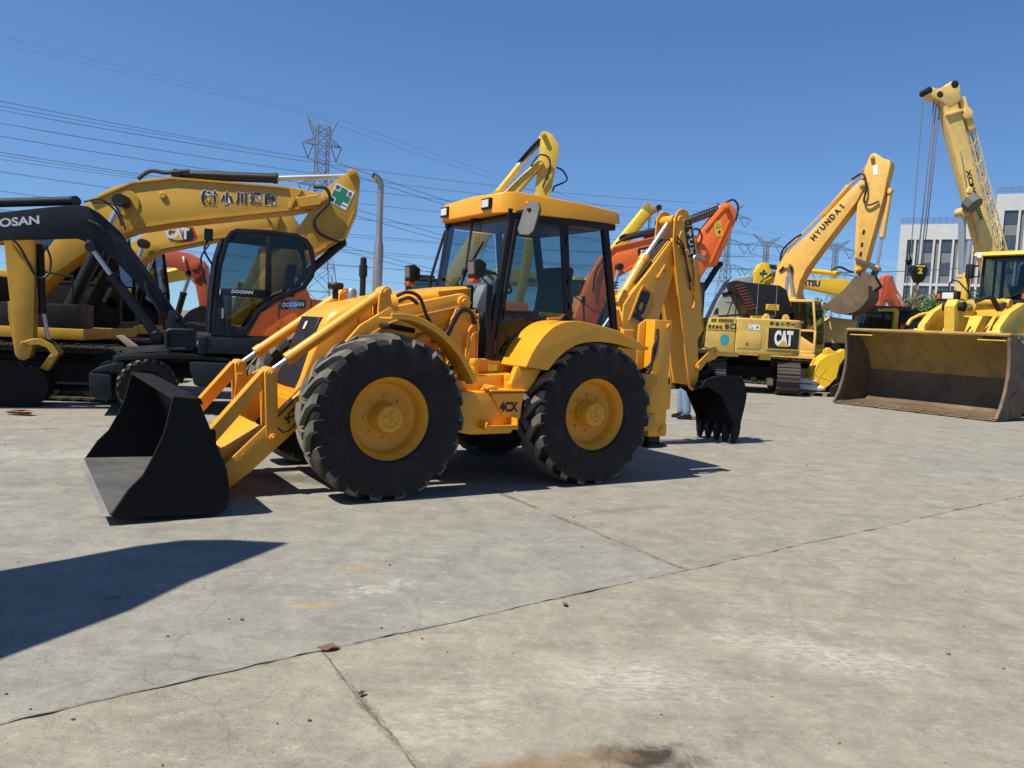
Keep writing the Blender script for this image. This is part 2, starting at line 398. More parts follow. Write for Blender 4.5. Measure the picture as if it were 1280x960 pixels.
# ================================================================== GROUND
def concrete(name, warm=0.):
    g = lambda c, w_: tuple(x * (1 - warm) + y * warm for x, y in zip(c, w_))
    m, t, out = new_mat(name); b = N(t, 'ShaderNodeBsdfPrincipled'); t.links.new(b.outputs[0], out.inputs[0])
    tc = N(t, 'ShaderNodeTexCoord'); co = tc.outputs['Object']
    def mapped(rot, sx, sy):
        mp = N(t, 'ShaderNodeMapping'); mp.inputs['Rotation'].default_value = (0, 0, R(rot)); mp.inputs['Scale'].default_value = (sx, sy, 1); t.links.new(co, mp.inputs[0]); return mp.outputs[0]
    big = noise_tex(t, co, .35, 5, .6, .4); mid = noise_tex(t, co, 1.7, 8, .65, .3); fine = noise_tex(t, co, 24, 6, .75); grit = noise_tex(t, co, 90, 4, .7)
    base = mixc(t, ramp(t, big, .38, .62), g((.195, .193, .182), (.225, .202, .165)), g((.255, .245, .215), (.31, .268, .205)))
    base = mixc(t, mul(t, ramp(t, mid, .44, .62), .8), base, g((.30, .288, .253), (.37, .32, .248)))
    base = mixc(t, mul(t, ramp(t, noise_tex(t, mapped(-30, .35, 2.6), 2.2, 8, .7, .6), .47, .62), .65), base, g((.165, .164, .158), (.195, .174, .142)))
    base = mixc(t, mul(t, ramp(t, noise_tex(t, mapped(-22, .5, 6), 4, 9, .78, .2), .50, .64), .5), base, g((.32, .31, .28), (.40, .355, .28)))
    base = mixc(t, mul(t, ramp(t, noise_tex(t, co, 5, 10, .80, .8), .48, .62), .6), base, g((.155, .150, .140), (.180, .156, .120)))
    base = mixc(t, mul(t, ramp(t, noise_tex(t, co, 9, 10, .85, .4), .50, .60), .55), base, g((.34, .33, .30), (.43, .385, .31)))
    base = mixc(t, mul(t, ramp(t, fine, .50, .66), .35), base, g((.165, .16, .15), (.20, .175, .14)))
    base = mixc(t, mul(t, ramp(t, grit, .56, .70), .35), base, (.11, .10, .085)); base = mixc(t, mul(t, ramp(t, grit, .42, .28), .35), base, (.46, .44, .40))
    # chalky scrapes in a few directions, grouped in patches
    for rot, sc_, patch in ((12, 3.2, .75), (-48, 4.0, 1.1), (70, 3.6, .9)):
        s_ = mul(t, ramp(t, noise_tex(t, mapped(rot, 1.0, 3.6), sc_, 10, .74, 1.1), .585, .63), ramp(t, noise_tex(t, mapped(rot, 1, 1), patch, 4, .6, .5), .50, .60))
        base = mixc(t, mul(t, mul(t, s_, ramp(t, noise_tex(t, co, 17, 8, .8), .44, .58)), .75), base, (.56, .54, .495))
    base = mixc(t, mul(t, ramp(t, noise_tex(t, co, 8, 10, .82, 1.2), .64, .685), .7), base, (.54, .525, .485))
    base = mixc(t, mul(t, ramp(t, noise_tex(t, co, 55, 2, .5), .73, .76), .8), base, (.045, .04, .035))
    # crumbled bands along the joints
    def joint(px, py, dx, dy, width, sx, sy, slim):
        """band about the line through (px,py) along (dx,dy); only where (P-p).(sx,sy) > 0"""
        nonlocal base
        sub = N(t, 'ShaderNodeVectorMath', operation='SUBTRACT'); t.links.new(co, sub.inputs[0]); sub.inputs[1].default_value = (px, py, 0)
        dt = N(t, 'ShaderNodeVectorMath', operation='DOT_PRODUCT'); t.links.new(sub.outputs[0], dt.inputs[0]); dt.inputs[1].default_value = (-dy, dx, 0)
        wb = N(t, 'ShaderNodeMath', operation='MULTIPLY_ADD'); t.links.new(noise_tex(t, co, 5, 6, .7), wb.inputs[0]); wb.inputs[1].default_value = .10; t.links.new(dt.outputs['Value'], wb.inputs[2])
        ab = N(t, 'ShaderNodeMath', operation='ABSOLUTE'); sh_ = N(t, 'ShaderNodeMath', operation='ADD'); sh_.inputs[1].default_value = -.05; t.links.new(wb.outputs[0], sh_.inputs[0]); t.links.new(sh_.outputs[0], ab.inputs[0])
        vw = N(t, 'ShaderNodeMath', operation='MULTIPLY_ADD'); t.links.new(noise_tex(t, co, 1.3, 4, .6), vw.inputs[0]); vw.inputs[1].default_value = -width * 2.2; t.links.new(ab.outputs[0], vw.inputs[2])
        k = maprange(t, vw.outputs[0], -width * .6, -width * 1.0)
        ds = N(t, 'ShaderNodeVectorMath', operation='DOT_PRODUCT'); t.links.new(sub.outputs[0], ds.inputs[0]); ds.inputs[1].default_value = (sx, sy, 0)
        k = mul(t, k, maprange(t, ds.outputs['Value'], -.03, .03))
        cr_ = mixc(t, ramp(t, noise_tex(t, co, 38, 5, .75), .42, .60), (.115, .102, .082), g((.27, .255, .22), (.31, .275, .22)))
        base = mixc(t, mul(t, k, slim), base, cr_)
    e1x, e1y, e2x, e2y = math.cos(R(37.5)), math.sin(R(37.5)), math.cos(R(121)), math.sin(R(121))
    joint(1.23, 5.23, e1x, e1y, .034, -e1y, e1x, .8); joint(1.23, 5.23, e1x, e1y, .034, e1y, -e1x, .8)
    joint(1.23, 5.23, e2x, e2y, .060, -e1y, e1x, .9); joint(1.23 - 2.6 * e1x, 5.23 - 2.6 * e1y, e2x, e2y, .040, e1y, -e1x, .9); joint(1.23 + 7.9 * e1x, 5.23 + 7.9 * e1y, e2x, e2y, .05, -e1y, e1x, .7)
    # hairline cracks
    dv = N(t, 'ShaderNodeTexNoise'); dv.inputs['Scale'].default_value = 2.2; dv.inputs['Detail'].default_value = 8; t.links.new(co, dv.inputs['Vector'])
    vm = N(t, 'ShaderNodeVectorMath', operation='MULTIPLY_ADD'); t.links.new(dv.outputs['Color'], vm.inputs[0]); vm.inputs[1].default_value = (.55, .55, 0); t.links.new(co, vm.inputs[2])
    vo = N(t, 'ShaderNodeTexVoronoi', feature='DISTANCE_TO_EDGE'); vo.inputs['Scale'].default_value = .42; t.links.new(vm.outputs[0], vo.inputs['Vector'])
    ck = mul(t, maprange(t, vo.outputs['Distance'], .0028, .0006), ramp(t, noise_tex(t, co, .9, 4), .46, .58))
    base = mixc(t, mul(t, ck, .38), base, (.12, .11, .095))
    def blob(x, y, rx, ry, rot, colr, amt, sc_=4, lo=.35, hi=.62, speck=0):
        nonlocal base
        mm = N(t, 'ShaderNodeMapping'); mm.vector_type = 'TEXTURE'; mm.inputs['Location'].default_value = (x, y, 0); mm.inputs['Rotation'].default_value = (0, 0, R(rot)); mm.inputs['Scale'].default_value = (rx, ry, 1)
        t.links.new(co, mm.inputs[0])
        ln = N(t, 'ShaderNodeVectorMath', operation='LENGTH'); t.links.new(mm.outputs[0], ln.inputs[0])
        sb = N(t, 'ShaderNodeMath', operation='MULTIPLY_ADD'); t.links.new(ln.outputs['Value'], sb.inputs[0]); sb.inputs[1].default_value = -.5
        t.links.new(noise_tex(t, co, sc_, 8, .7, .8), sb.inputs[2])
        k = mul(t, ramp(t, sb.outputs[0], lo - .25, hi - .25), amt)
        if speck: k = mul(t, k, ramp(t, noise_tex(t, mapped(-22, 1, 3), 14, 8, .8, .4), .42, .60))
        base = mixc(t, k, base, colr)
    blob(.56, 2.84, .30, .16, 5, (.045, .034, .024), .95, 6)             # oil stain
    blob(.15, 2.72, .55, .16, 20, (.27, .175, .09), .65, 5)
    blob(-.92, 4.93, .24, .12, 10, (.52, .33, .10), .75, 9, .38, .60, 1); blob(-1.0, 4.24, .18, .07, 10, (.52, .33, .10), .75, 12, .38, .58, 1)
    blob(-.75, 4.55, .4, .16, 30, (.62, .60, .56), .85, 9, .36, .62, 1)
    blob(-.15, 3.1, .32, .65, -30, (.52, .475, .395), .8, 4, .3, .65, 1); blob(.6, 3.5, .6, .4, 0, (.60, .58, .53), .7, 5, .3, .62, 1); blob(1.6, 3.9, .9, .35, -25, (.60, .58, .53), .7, 5, .34, .6, 1)
    blob(-4.6, 8.2, 2.4, .5, 15, (.52, .50, .45), .7, 3, .3, .65, 1); blob(-4.0, 6.9, 1.6, .3, 20, (.14, .125, .10), .6, 3, .3, .65, 1)
    blob(-2.1, 7.6, .8, .4, 0, (.07, .058, .045), .6, 4); blob(1.0, 6.9, .9, .12, 30, (.13, .12, .10), .4, 6); blob(2.6, 8.2, 1.4, .5, 25, (.30, .28, .235), .6, 4, .3, .65, 1)
    mot = noise_tex(t, co, 3.2, 12, .82, .5); base = mixc(t, .85, base, mixc(t, ramp(t, mot, .36, .62), (.53, .53, .485), (.86, .845, .765)), 'MULTIPLY')
    t.links.new(base, b.inputs['Base Color'])
    b.inputs['Roughness'].default_value = .85; b.inputs['Specular IOR Level'].default_value = .3
    ad = N(t, 'ShaderNodeMath', operation='MULTIPLY_ADD'); t.links.new(fine, ad.inputs[0]); ad.inputs[1].default_value = .8
    t.links.new(mul(t, grit, .55), ad.inputs[2])
    ad2 = N(t, 'ShaderNodeMath', operation='MULTIPLY_ADD'); t.links.new(mid, ad2.inputs[0]); ad2.inputs[1].default_value = 2.0; t.links.new(ad.outputs[0], ad2.inputs[2])
    bp = N(t, 'ShaderNodeBump'); bp.inputs['Strength'].default_value = .42; bp.inputs['Distance'].default_value = .012
    t.links.new(ad2.outputs[0], bp.inputs['Height']); t.links.new(bp.outputs[0], b.inputs['Normal'])
    return m
M['conc'] = concrete('yard_concrete', .45); M['conc_b'] = concrete('yard_concrete_beige', 1.); M['conc_g'] = concrete('yard_concrete_grey', 0.)
M['dirt'] = paint('joint_dirt', (.17, .15, .12), .95, .5, gcol=(.12, .10, .08), var=.3, bump=.3)
gm = MB()
gm.bm.faces.new([gm.bm.verts.new(p) for p in ((-900, -120, -.016), (900, -120, -.016), (900, 1500, -.016), (-900, 1500, -.016))])
ground = gm.build('ground', M['dirt']); ground['kind'] = 'structure'; ground['label'] = 'pale concrete machinery yard with cracked joints and tyre scuffs'
E1 = Vector((math.cos(R(37.5)), math.sin(R(37.5)))); E2 = Vector((math.cos(R(121)), math.sin(R(121)))); G0 = Vector((1.23, 5.23))
def gpt(a, b): return G0 + E1 * a + E2 * b
def slab(a0, a1, b0, b1, fine):
    """one poured slab: ragged edges, a real joint round it"""
    step = .05 if fine else 1.2
    cn = [(a0, b0), (a1, b0), (a1, b1), (a0, b1)]; pts = []
    for i in range(4):
        p, q = gpt(*cn[i]), gpt(*cn[(i + 1) % 4]); n = max(1, int((q - p).length / step)); nr = Vector((-(q - p).y, (q - p).x)).normalized()
        for k in range(n):
            c = p.lerp(q, k / n); v = Vector((c.x, c.y, 0))
            wob = noise.noise(v * .55 + Vector((0, 0, 3.1))) * .05 + noise.noise(v * 2.3) * .02 + noise.noise(v * 14) * .008      # shared by both neighbours
            gap = .0012 + max(0, noise.noise(v * 3.1 + Vector((i * 7.3, 0, 9)))) * .016 + max(0, noise.noise(v * 11 + Vector((i * 3.3, 5, 2))) - .12) * .028
            if 0 < k: c = c + Vector((E2.x, E2.y)) * wob * (1 if i in (0, 2) else 0) + Vector((E1.x, E1.y)) * wob * (1 if i in (1, 3) else 0)
            pts.append(c + nr * gap if k else c + (nr + Vector((E1.x, E1.y)) * (0)) * gap)
    m = MB(); m.prism([(p.x, p.y) for p in pts], -.015, random.uniform(-.0015, .0015) - .002, 'z')
    me = m.mesh('concrete_slab', M['conc_b'] if b0 < 0 and b0 > -9 else (M['conc_g'] if a0 < 0 and b0 == 0 else M['conc']), 0)
    for p in me.polygons: p.use_smooth = False
    return obj('concrete_slab', me, ground)
for j in range(-3, 6):
    b0, b1 = (j * 8.0, j * 8.0 + 8.0)
    off = 0 if j >= 0 else -2.6
    if j % 2 and j > 0: off = -2.2
    for i in range(-6, 8):
        c = gpt(off + i * 7.9 + 4, b0 + 4)
        if c.y < -7 or c.y > 62 or abs(c.x) > 12 + c.y * .75: continue
        slab(off + i * 7.9, off + i * 7.9 + 7.9, b0, b1, (c - Vector((0, 6))).length < 11)
# far yard beyond the built slabs
fm = MB(); fm.bm.faces.new([fm.bm.verts.new(p) for p in ((-300, 40, -.02), (300, 40, -.02), (300, 130, -.02), (-300, 130, -.02))])
fy = fm.build('far_yard', M['conc']); fy['kind'] = 'structure'; fy['label'] = 'far concrete of the yard behind the machines'

# ================================================================== BACKHOE LOADER (front = +x, near side = +y)
JB = empty('backhoe_loader', (-1.630, 7.788, 0), 212.1, 'amber yellow backhoe loader with black front bucket in the foreground', 'backhoe loader')
jt = {'tyre': tyre_mesh(.735, .43, .365, 19), 'rim': rim_mesh(.368, .43, M['rim'], .15), 'hub': hub_mesh(.368, .43, M['rim'], .15, .125, .15)}
jt['nuts'] = nuts_mesh(.43 / 2 * .86 - .15, .185, 8, M['rim'], .015)
for x in (0, -2.22):
    for s in (1, -1): wheel(JB, jt, (x, s * .945, .71), s, spin=random.uniform(0, 18), steer=0)
# chassis and axles
m = MB()
for x in (0, -2.22): m.cyl((x, -.8, .70), (x, .8, .70), .11, n=16); m.box(x - .2, x + .2, -.26, .26, .5, .92)
m.box(-3.05, .45, -.30, .30, .62, 1.05); m.box(-1.9, -.5, -.5, .5, .5, .9)
m.build('chassis', M['und'], JB, .02, 1)
m = MB()
m.prism([(-.72, .98), (-.76, 1.06), (-1.52, 1.10), (-1.52, .9), (-.75, .92)], .45, .86)
m.prism([(-.72, .98), (-.76, 1.06), (-1.52, 1.10), (-1.52, .9), (-.75, .92)], -.86, -.45)
m.box(-1.55, -1.0, -.68, .68, 1.08, 1.225)
m.build('platform', M['jcb'], JB, .012)
# toolbox with cut-away panel and step
m = MB(); m.prism([(-.70, .93), (-.70, .56), (-.86, .53), (-1.30, .53), (-1.40, .68), (-1.42, .93)], .62, 1.02)
tb = m.build('toolbox', M['jcb'], JB, .014)
m = MB(); m.prism([(-1.04, .915), (-1.415, .925), (-1.375, .68), (-1.20, .695)], 1.02, 1.045); m.build('side_panel', M['jcb'], tb, .006, 1)
m = MB(); m.box(-1.42, -1.02, .78, 1.07, .935, .955); m.build('lid', M['jcb'], tb, .006, 1)
m = MB(); m.box(-1.28, -.94, 1.02, 1.17, .595, .612); m.box(-.955, -.94, 1.02, 1.17, .595, .66); m.prism([(-1.265, .595), (-1.285, .595), (-1.285, .67), (-1.265, .70)], 1.02, 1.17); m.box(-1.28, -.94, 1.155, 1.17, .595, .635)
m.build('step', M['jcb'], tb, .004, 1)
m = MB(); m.prism([(-.70, .93), (-.70, .56), (-.86, .53), (-1.30, .53), (-1.42, .93)], -1.02, -.62); m.build('toolbox', M['jcb'], JB, .014)
text('4CX', tb, (-1.245, 1.048, .79), NX, UP, .20, .095, M['black'], bold=.035)
decal(tb, (-1.08, 1.024, .905), NX, UP, [(-.05, 0), (-.03, -.018), (.03, -.018), (.05, 0), (.03, .012), (-.03, .012)], M['black'])
for x, y, z0, z1, r in ((-.965, .84, 1.06, 1.235, .042), (-1.30, .93, .93, 1.10, .045)):
    m = MB(); m.cyl((x, y, z0), (x, y, z1), r, n=20); m.cyl((x, y, z1 - .06), (x, y, z1 - .01), r * 1.12, n=20); m.build('filler_neck', M['jcb'], JB, .006, 2)
m = MB(); m.tube([(-1.0, 1.0, .97), (-1.06, 1.03, .975), (-1.12, 1.02, .95)], .022); m.cyl((-1.0, .99, .955), (-1.0, 1.03, .985), .03); m.build('latch_handle', M['jcb'], tb)
# hood: rounded sections along x
def hood_ring(x, w, zb, zt, r=.10, n=5):
    P = [(x, -w, zb)]
    for k in range(n + 1): a = math.pi - math.pi / 2 * k / n; P.append((x, -w + r + r * math.cos(a), zt - r + r * math.sin(a)))
    for k in range(n + 1): a = math.pi / 2 - math.pi / 2 * k / n; P.append((x, w - r + r * math.cos(a), zt - r + r * math.sin(a)))
    P.append((x, w, zb)); return P
hs = [(-1.12, .43, 1.05, 1.935), (-.8, .43, 1.0, 1.885), (-.45, .43, .95, 1.825), (-.15, .42, .9, 1.765), (.08, .41, .86, 1.70), (.22, .40, .84, 1.645), (.30, .385, .84, 1.60), (.36, .375, .84, 1.50), (.46, .37, .84, 1.25), (.55, .365, .84, 1.0), (.585, .36, .84, .93)]
m = MB(); m.loft([hood_ring(*h) for h in hs]); hd = m.build('hood', M['jcb'], JB, 0, ang=40)
m = MB(); gy = lambda z: .28 + (1.55 - z) * .09; gx = lambda z: .345 + (1.555 - z) * (.575 - .345) / (1.555 - .905)
zs = [.905, 1.0, 1.15, 1.3, 1.45, 1.555]
m.loft([[(gx(z) - .03, -gy(z), z), (gx(z) + .022, -gy(z) + .02, z), (gx(z) + .026, 0, z), (gx(z) + .022, gy(z) - .02, z), (gx(z) - .03, gy(z), z)] for z in zs])
gr = m.build('grille', M['blk'], hd, .008, 1)
nv = Vector((.33, 0, .94)).normalized()
decal(hd, (gx(1.47) + .03, 0, 1.47), (0, 1, 0), (-.34, 0, .94), [(-.035, -.04), (.02, -.04), (.035, .0), (.035, .04), (-.02, .04), (-.035, .02)], M['cream'], 'badge', .008)
m = MB(); m.box(.35, .60, -.36, .36, .62, .845); nb = m.build('nose_guard', M['jcb'], JB, .02)
m = MB()
for k in range(5):
    for q in range(2): m.box(.598, .606, -.28 + k * .125, -.20 + k * .125, .68 + q * .07, .70 + q * .07)
m.build('vent_slot', M['black'], nb)
m = MB(); m.box(-.12, -.06, .425, .436, 1.52, 1.66); m.build('seam_trim', M['jcb'], hd)
m = MB(); m.prism([(-.75, 1.86), (-1.115, 1.915), (-1.115, 1.82), (-.77, 1.80)], .425, .437); m.build('seam_panel', M['jcb'], hd, .003, 1)
m = MB(); m.box(-1.17, -1.10, -.40, .40, 1.60, 1.945); m.build('hood_seal', M['blk'], JB, .015)
# exhaust stack, pre-cleaner
m = MB(); m.lathe([(1.80, .047), (2.27, .046), (2.34, .031), (2.80, .030)], 24, (-.30, .0, 0), 'z')
ex = m.build('exhaust_stack', M['stl'], JB, 0)
MB().tube([(-.30, 0, 2.79), (-.30, 0, 2.85), (-.282, 0, 2.905), (-.245, 0, 2.94), (-.215, 0, 2.95)], .031, 16, 6, False).build('exhaust_tip', M['stl'], ex)
m = MB(); m.lathe([(1.72, .030), (1.98, .030), (1.985, .042), (2.10, .042), (2.105, .032), (2.17, .032), (2.18, .02)], 20, (-.28, -.34, 0), 'z'); m.build('intake_pipe', M['blk'], JB)
m = MB(); m.lathe([(1.74, .03), (1.83, .03), (1.84, .075), (1.88, .08), (1.90, .07), (1.905, .01)], 20, (.02, -.30, 0), 'z'); m.build('pre_cleaner', M['blk'], JB)
m = MB(); m.lathe([(1.74, .05), (1.82, .05), (1.85, .035)], 16, (-.12, -.22, 0), 'z'); m.build('filler_cap', M['stl'], JB)
# loader arms, towers, levers, links, cylinders
ARM = [(-1.03, 1.76), (-1.0, 1.82), (-.94, 1.85), (-.17, 1.67), (.10, 1.50), (.64, .885), (.93, .60), (1.24, .30), (1.36, .22), (1.36, .10), (1.21, .085), (1.03, .22), (.68, .54), (.38, .86), (.02, 1.25), (-.25, 1.40), (-.57, 1.47), (-.98, 1.67)]
TWR = [(-.06, 1.46), (-.075, 1.78), (-.10, 1.845), (-.15, 1.86), (-.185, 1.80), (-.205, 1.70), (-.215, 1.53), (-.14, 1.44)]
for s in (1, -1):
    yy = lambda a, b: (min(s * a, s * b), max(s * a, s * b))
    m = MB(); m.prism(ARM, *yy(.50, .62)); a = m.build('loader_arm', M['jcb'], JB, .012)
    m = MB(); m.cyl((-.93, s * .49, 1.765), (-.93, s * .66, 1.765), .062, n=22); m.cyl((-.93, s * .6, 1.765), (-.93, s * .675, 1.765), .035, n=6); m.build('pivot_pin', M['jcb'], a, .006, 1)
    m = MB(); m.prism(TWR, *yy(.575, .605)); m.prism(TWR, *yy(.455, .485)); tw = m.build('cylinder_bracket', M['jcb'], JB, .006, 1)
    m = MB()
    for x, z in ((-.145, 1.81), (-.14, 1.495)): m.cyl((x, s * .44, z), (x, s * .625, z), .032, n=18)
    m.build('pin', M['jcb'], tw, .005, 1)
    rod_cyl(JB, (-.145, s * .53, 1.81), (.685, s * .53, 1.205), (.885, s * .53, 1.055), .052, M['jcb'], .024, 'tilt_cylinder')
    LV = [(.945, 1.06), (.92, 1.10), (.865, 1.105), (.835, 1.06), (.815, .51), (.835, .465), (.885, .46), (.915, .50)]
    m = MB(); m.prism(LV, *yy(.60, .63)); m.prism(LV, *yy(.44, .465)); m.box(.905, .925, *yy(.465, .60), .52, .95); lv = m.build('lever', M['jcb'], JB, .006, 1)
    m = MB()
    for x, z in ((.887, 1.06), (.862, .505)): m.cyl((x, s * .43, z), (x, s * .65, z), .033, n=18); m.cyl((x, s * .6, z), (x, s * .665, z), .018, n=6)
    m.build('pin', M['jcb'], lv, .005, 1)
    m = MB(); m.prism([(.90, 1.10), (.955, 1.07), (1.395, .53), (1.40, .46), (1.335, .45), (.87, 1.0)], *yy(.515, .575)); m.prism([(.95, 1.085), (1.40, .545), (1.39, .53), (.94, 1.07)], *yy(.49, .60)); m.build('bucket_link', M['jcb'], JB, .006, 1)
    rod_cyl(JB, (-.87, s * .56, 1.60), (-.35, s * .56, 1.28), (.16, s * .56, 1.12), .05, M['jcb'], .026, 'lift_cylinder')
    # pedestal carrying the loader arm
    m = MB(); m.prism([(-1.10, 1.06), (-1.06, 1.70), (-.84, 1.70), (-.78, 1.55), (-.74, 1.06)], *yy(.635, .655)); m.prism([(-1.10, 1.06), (-1.06, 1.70), (-.84, 1.70), (-.74, 1.06)], *yy(.45, .47)); m.box(-1.10, -1.085, *yy(.47, .655), 1.06, 1.66)
    pd = m.build('arm_pedestal', M['jcb'], JB, .006, 1)
    m = MB(); m.cyl((-.84, s * .64, 1.585), (-.84, s * .70, 1.585), .05, n=20); m.cyl((-.84, s * .68, 1.585), (-.84, s * .715, 1.585), .025, n=12); m.cyl((-.80, s * .64, 1.17), (-.80, s * .70, 1.17), .036, n=16); m.build('pin', M['jcb'], pd, .005, 1)
    # front mudguard
    FP = cat2([(.02, 1.565), (-.18, 1.56), (-.40, 1.47), (-.60, 1.31), (-.73, 1.14), (-.80, 1.02)], 5)
    m = MB(); m.sheet(FP, -.016, *yy(.84, 1.12)); m.sheet(FP, -.05, *yy(1.105, 1.125)); m.build('front_mudguard', M['jcb'], JB, .004, 1)
    m = MB(); m.tube([(-.10, s * .62, 1.50), (-.10, s * .85, 1.50), (-.30, s * .9, 1.47)], .025); m.tube([(-.66, s * .5, 1.10), (-.68, s * .8, 1.12), (-.69, s * .9, 1.14)], .025); m.build('mudguard_bracket', M['blk'], JB)
m = MB(); m.prism([(1.29, .385), (.94, .60), (.87, .50), (1.22, .27)], -.51, .51); m.build('cross_beam', M['jcb'], JB, .012)
m = MB(); m.prism([(.86, .50), (.97, .56), (.93, .98), (.87, .98)], -.43, -.41); m.prism([(.60, .88), (.87, .55), (.87, .92), (.7, 1.02)], -.485, -.465); m.box(.62, .64, -.5, .5, .55, .80); m.build('gusset', M['jcb'], JB, .004, 1)
m = MB(); m.prism([(1.17, .375), (1.02, .515), (1.035, .53), (1.185, .39)], .485, .497); m.build('rubber_strip', M['blk'], JB)
for pts in ([(-.22, .66, 1.78), (-.32, .68, 1.82), (-.44, .68, 1.78), (-.52, .68, 1.62), (-.60, .68, 1.50)], [(-.24, .66, 1.73), (-.33, .69, 1.77), (-.42, .69, 1.72)]): hose(JB, pts, .017)
for dz in (0, .045): hose(JB, [(-.58, .69, 1.42 - dz), (-.72, .71, 1.46 - dz), (-.80, .72, 1.62 - dz), (-.88, .72, 1.70 - dz * .5), (-.98, .71, 1.66), (-1.04 + dz * .6, .70, 1.56)], .017)
hose(JB, [(-.62, .70, 1.26), (-.74, .72, 1.32), (-.86, .72, 1.29), (-.93, .72, 1.18), (-.93, .72, 1.08)], .021)
m = MB(); m.tube([(-1.05, .70, 1.60), (-1.065, .70, 1.50), (-1.0, .70, 1.42), (-.97, .70, 1.2), (-.92, .74, 1.08)], .014); m.tube([(-1.03, .69, 1.57), (-.96, .69, 1.45), (-.95, .69, 1.1)], .012); m.build('steel_pipe', M['jcb'], JB)
# JCB plate on the near loader arm
ad = Vector((-.707, 0, .707)); ar = Vector((-.68, 0, .73))
decal(JB, (.70, .622, .70), ar, (.73, 0, .68), [(-.17, -.055), (-.12, -.085), (.17, -.085), (.17, .06), (.13, .085), (-.17, .085)], M['black'], 'name_plate', .003)
decal(JB, (.70, .626, .70), ar, (.73, 0, .68), [(-.155, -.05), (-.115, -.07), (.155, -.07), (.155, .055), (.12, .07), (-.155, .07)], M['jcb'], 'name_plate', .003)
text('JCB', JB, (.70, .63, .70), ar, (.73, 0, .68), .17, .07, M['black'], bold=.05)
# loader bucket
BS = [(2.16, .075), (2.13, .05), (1.42, .02), (1.355, .06), (1.34, .2), (1.365, .36), (1.575, .885), (1.60, .905), (1.755, .925), (1.775, .84), (1.815, .66), (1.88, .50), (1.955, .35), (2.05, .25)]
m = MB()
for y in (1.195, -1.215): m.prism(BS, y, y + .02)
BP = [(1.755, .915), (1.60, .895), (1.575, .87)] + cat2([(1.50, .69), (1.40, .43), (1.362, .30), (1.352, .17), (1.38, .075), (1.46, .036)], 4) + [(1.72, .045)]
m.sheet(BP, .018, -1.196, 1.196)
bk = m.build('loader_bucket', M['bkt'], JB, .004, 1)
m = MB(); m.sheet([(1.46, .052), (2.0, .066), (2.165, .07)], .016, -1.194, 1.194); m.build('bucket_floor', M['worn'], bk)
m = MB(); m.prism([(2.02, .052), (2.20, .066), (2.21, .07), (2.02, .08)], -1.22, 1.22); m.build('cutting_edge', M['edge'], bk)
m = MB()
for y in (1.216, -1.222): m.prism([(2.16, .07), (2.10, .045), (1.80, .045), (1.84, .13), (1.97, .19), (2.05, .25)], y, y + .012)
m.build('wear_plate', M['bkt'], bk, .003, 1)
m = MB(); m.prism([(1.755, .925), (1.56, .905), (1.54, .86), (1.59, .86), (1.62, .885), (1.75, .90)], -1.19, 1.19); m.build('top_rail', M['bkt'], bk, .004, 1)
m = MB()
for y in (-.62, -.48, .46, .60): m.prism([(1.36, .05), (1.30, .12), (1.33, .58), (1.45, .62), (1.37, .36)], y, y + .025)
m.build('bucket_lug', M['bkt'], bk, .004, 1)
m = MB(); m.cyl((1.735, 1.2, .84), (1.735, 1.224, .84), .02); m.build('bolt', M['bkt'], bk)
# rear mudguards
RO = cat2([(-1.34, 1.18), (-1.42, 1.34), (-1.55, 1.50), (-1.70, 1.60), (-1.90, 1.635), (-2.15, 1.61), (-2.43, 1.56), (-2.65, 1.48), (-2.86, 1.40)], 4)
RI = cat2([(-2.85, 1.385), (-2.67, 1.385), (-2.40, 1.43), (-2.12, 1.44), (-1.90, 1.395), (-1.72, 1.28), (-1.60, 1.15)], 4)
for s in (1, -1):
    yy = lambda a, b: (min(s * a, s * b), max(s * a, s * b))
    m = MB(); m.prism(RO + RI, *yy(1.13, 1.16)); m.sheet(RO, .03, *yy(.62, 1.15)); mg = m.build('rear_mudguard', M['jcb'], JB, .02, 3)
    m = MB(); m.prism([(-1.33, 1.175), (-1.61, 1.15), (-1.55, 1.05), (-1.46, .93), (-1.30, .93), (-1.26, 1.0)], *yy(.95, 1.03)); m.build('mudguard_skirt', M['jcb'], JB, .015)
    m = MB(); m.box(-2.85, -1.5, *yy(.60, .66), 1.02, 1.60); m.build('wheel_arch_panel', M['blk'], JB)
m = MB(); m.prism([(-1.66, 1.635), (-1.80, 1.645), (-1.86, 1.70), (-1.83, 1.70), (-1.78, 1.665), (-1.66, 1.655)], 1.0, 1.03); m.build('grab_tab', M['jcb'], JB)

for s in (1, -1):
    for x, z in ((-.60, 1.66), (-.35, 1.60), (.30, 1.18), (.50, .95), (1.10, .36)):
        m = MB(); m.cyl((x, s * .618, z), (x, s * .63, z), .013, n=6); m.build('bolt_head', M['jcb_d'], JB)
    m = MB(); m.tube([(-.15, s * .624, 1.50), (.06, s * .624, 1.34), (.36, s * .624, .98), (.62, s * .624, .68)], .005, 6, 3); m.build('weld_bead', M['jcb_d'], JB)
    m = MB(); m.tube([(-.90, s * .635, 1.72), (-.5, s * .635, 1.62), (-.2, s * .635, 1.54), (.0, s * .635, 1.42)], .010, 6, 3); m.build('grease_line', M['jcb_d'], JB)
for x in (-.55, -.25, .05):
    m = MB(); m.box(x - .003, x + .003, .427, .433, .95, 1.60 - max(0, x) * .6); m.build('hood_seam', M['und'], hd)
decal(JB, (-1.15, .872, 1.15), NX, UP, rect(.10, .06), M['ylw'], 'warning_sticker', .003)
decal(JB, (-.90, .872, 1.02), NX, UP, rect(.07, .05), M['black'], 'warning_sticker', .003)
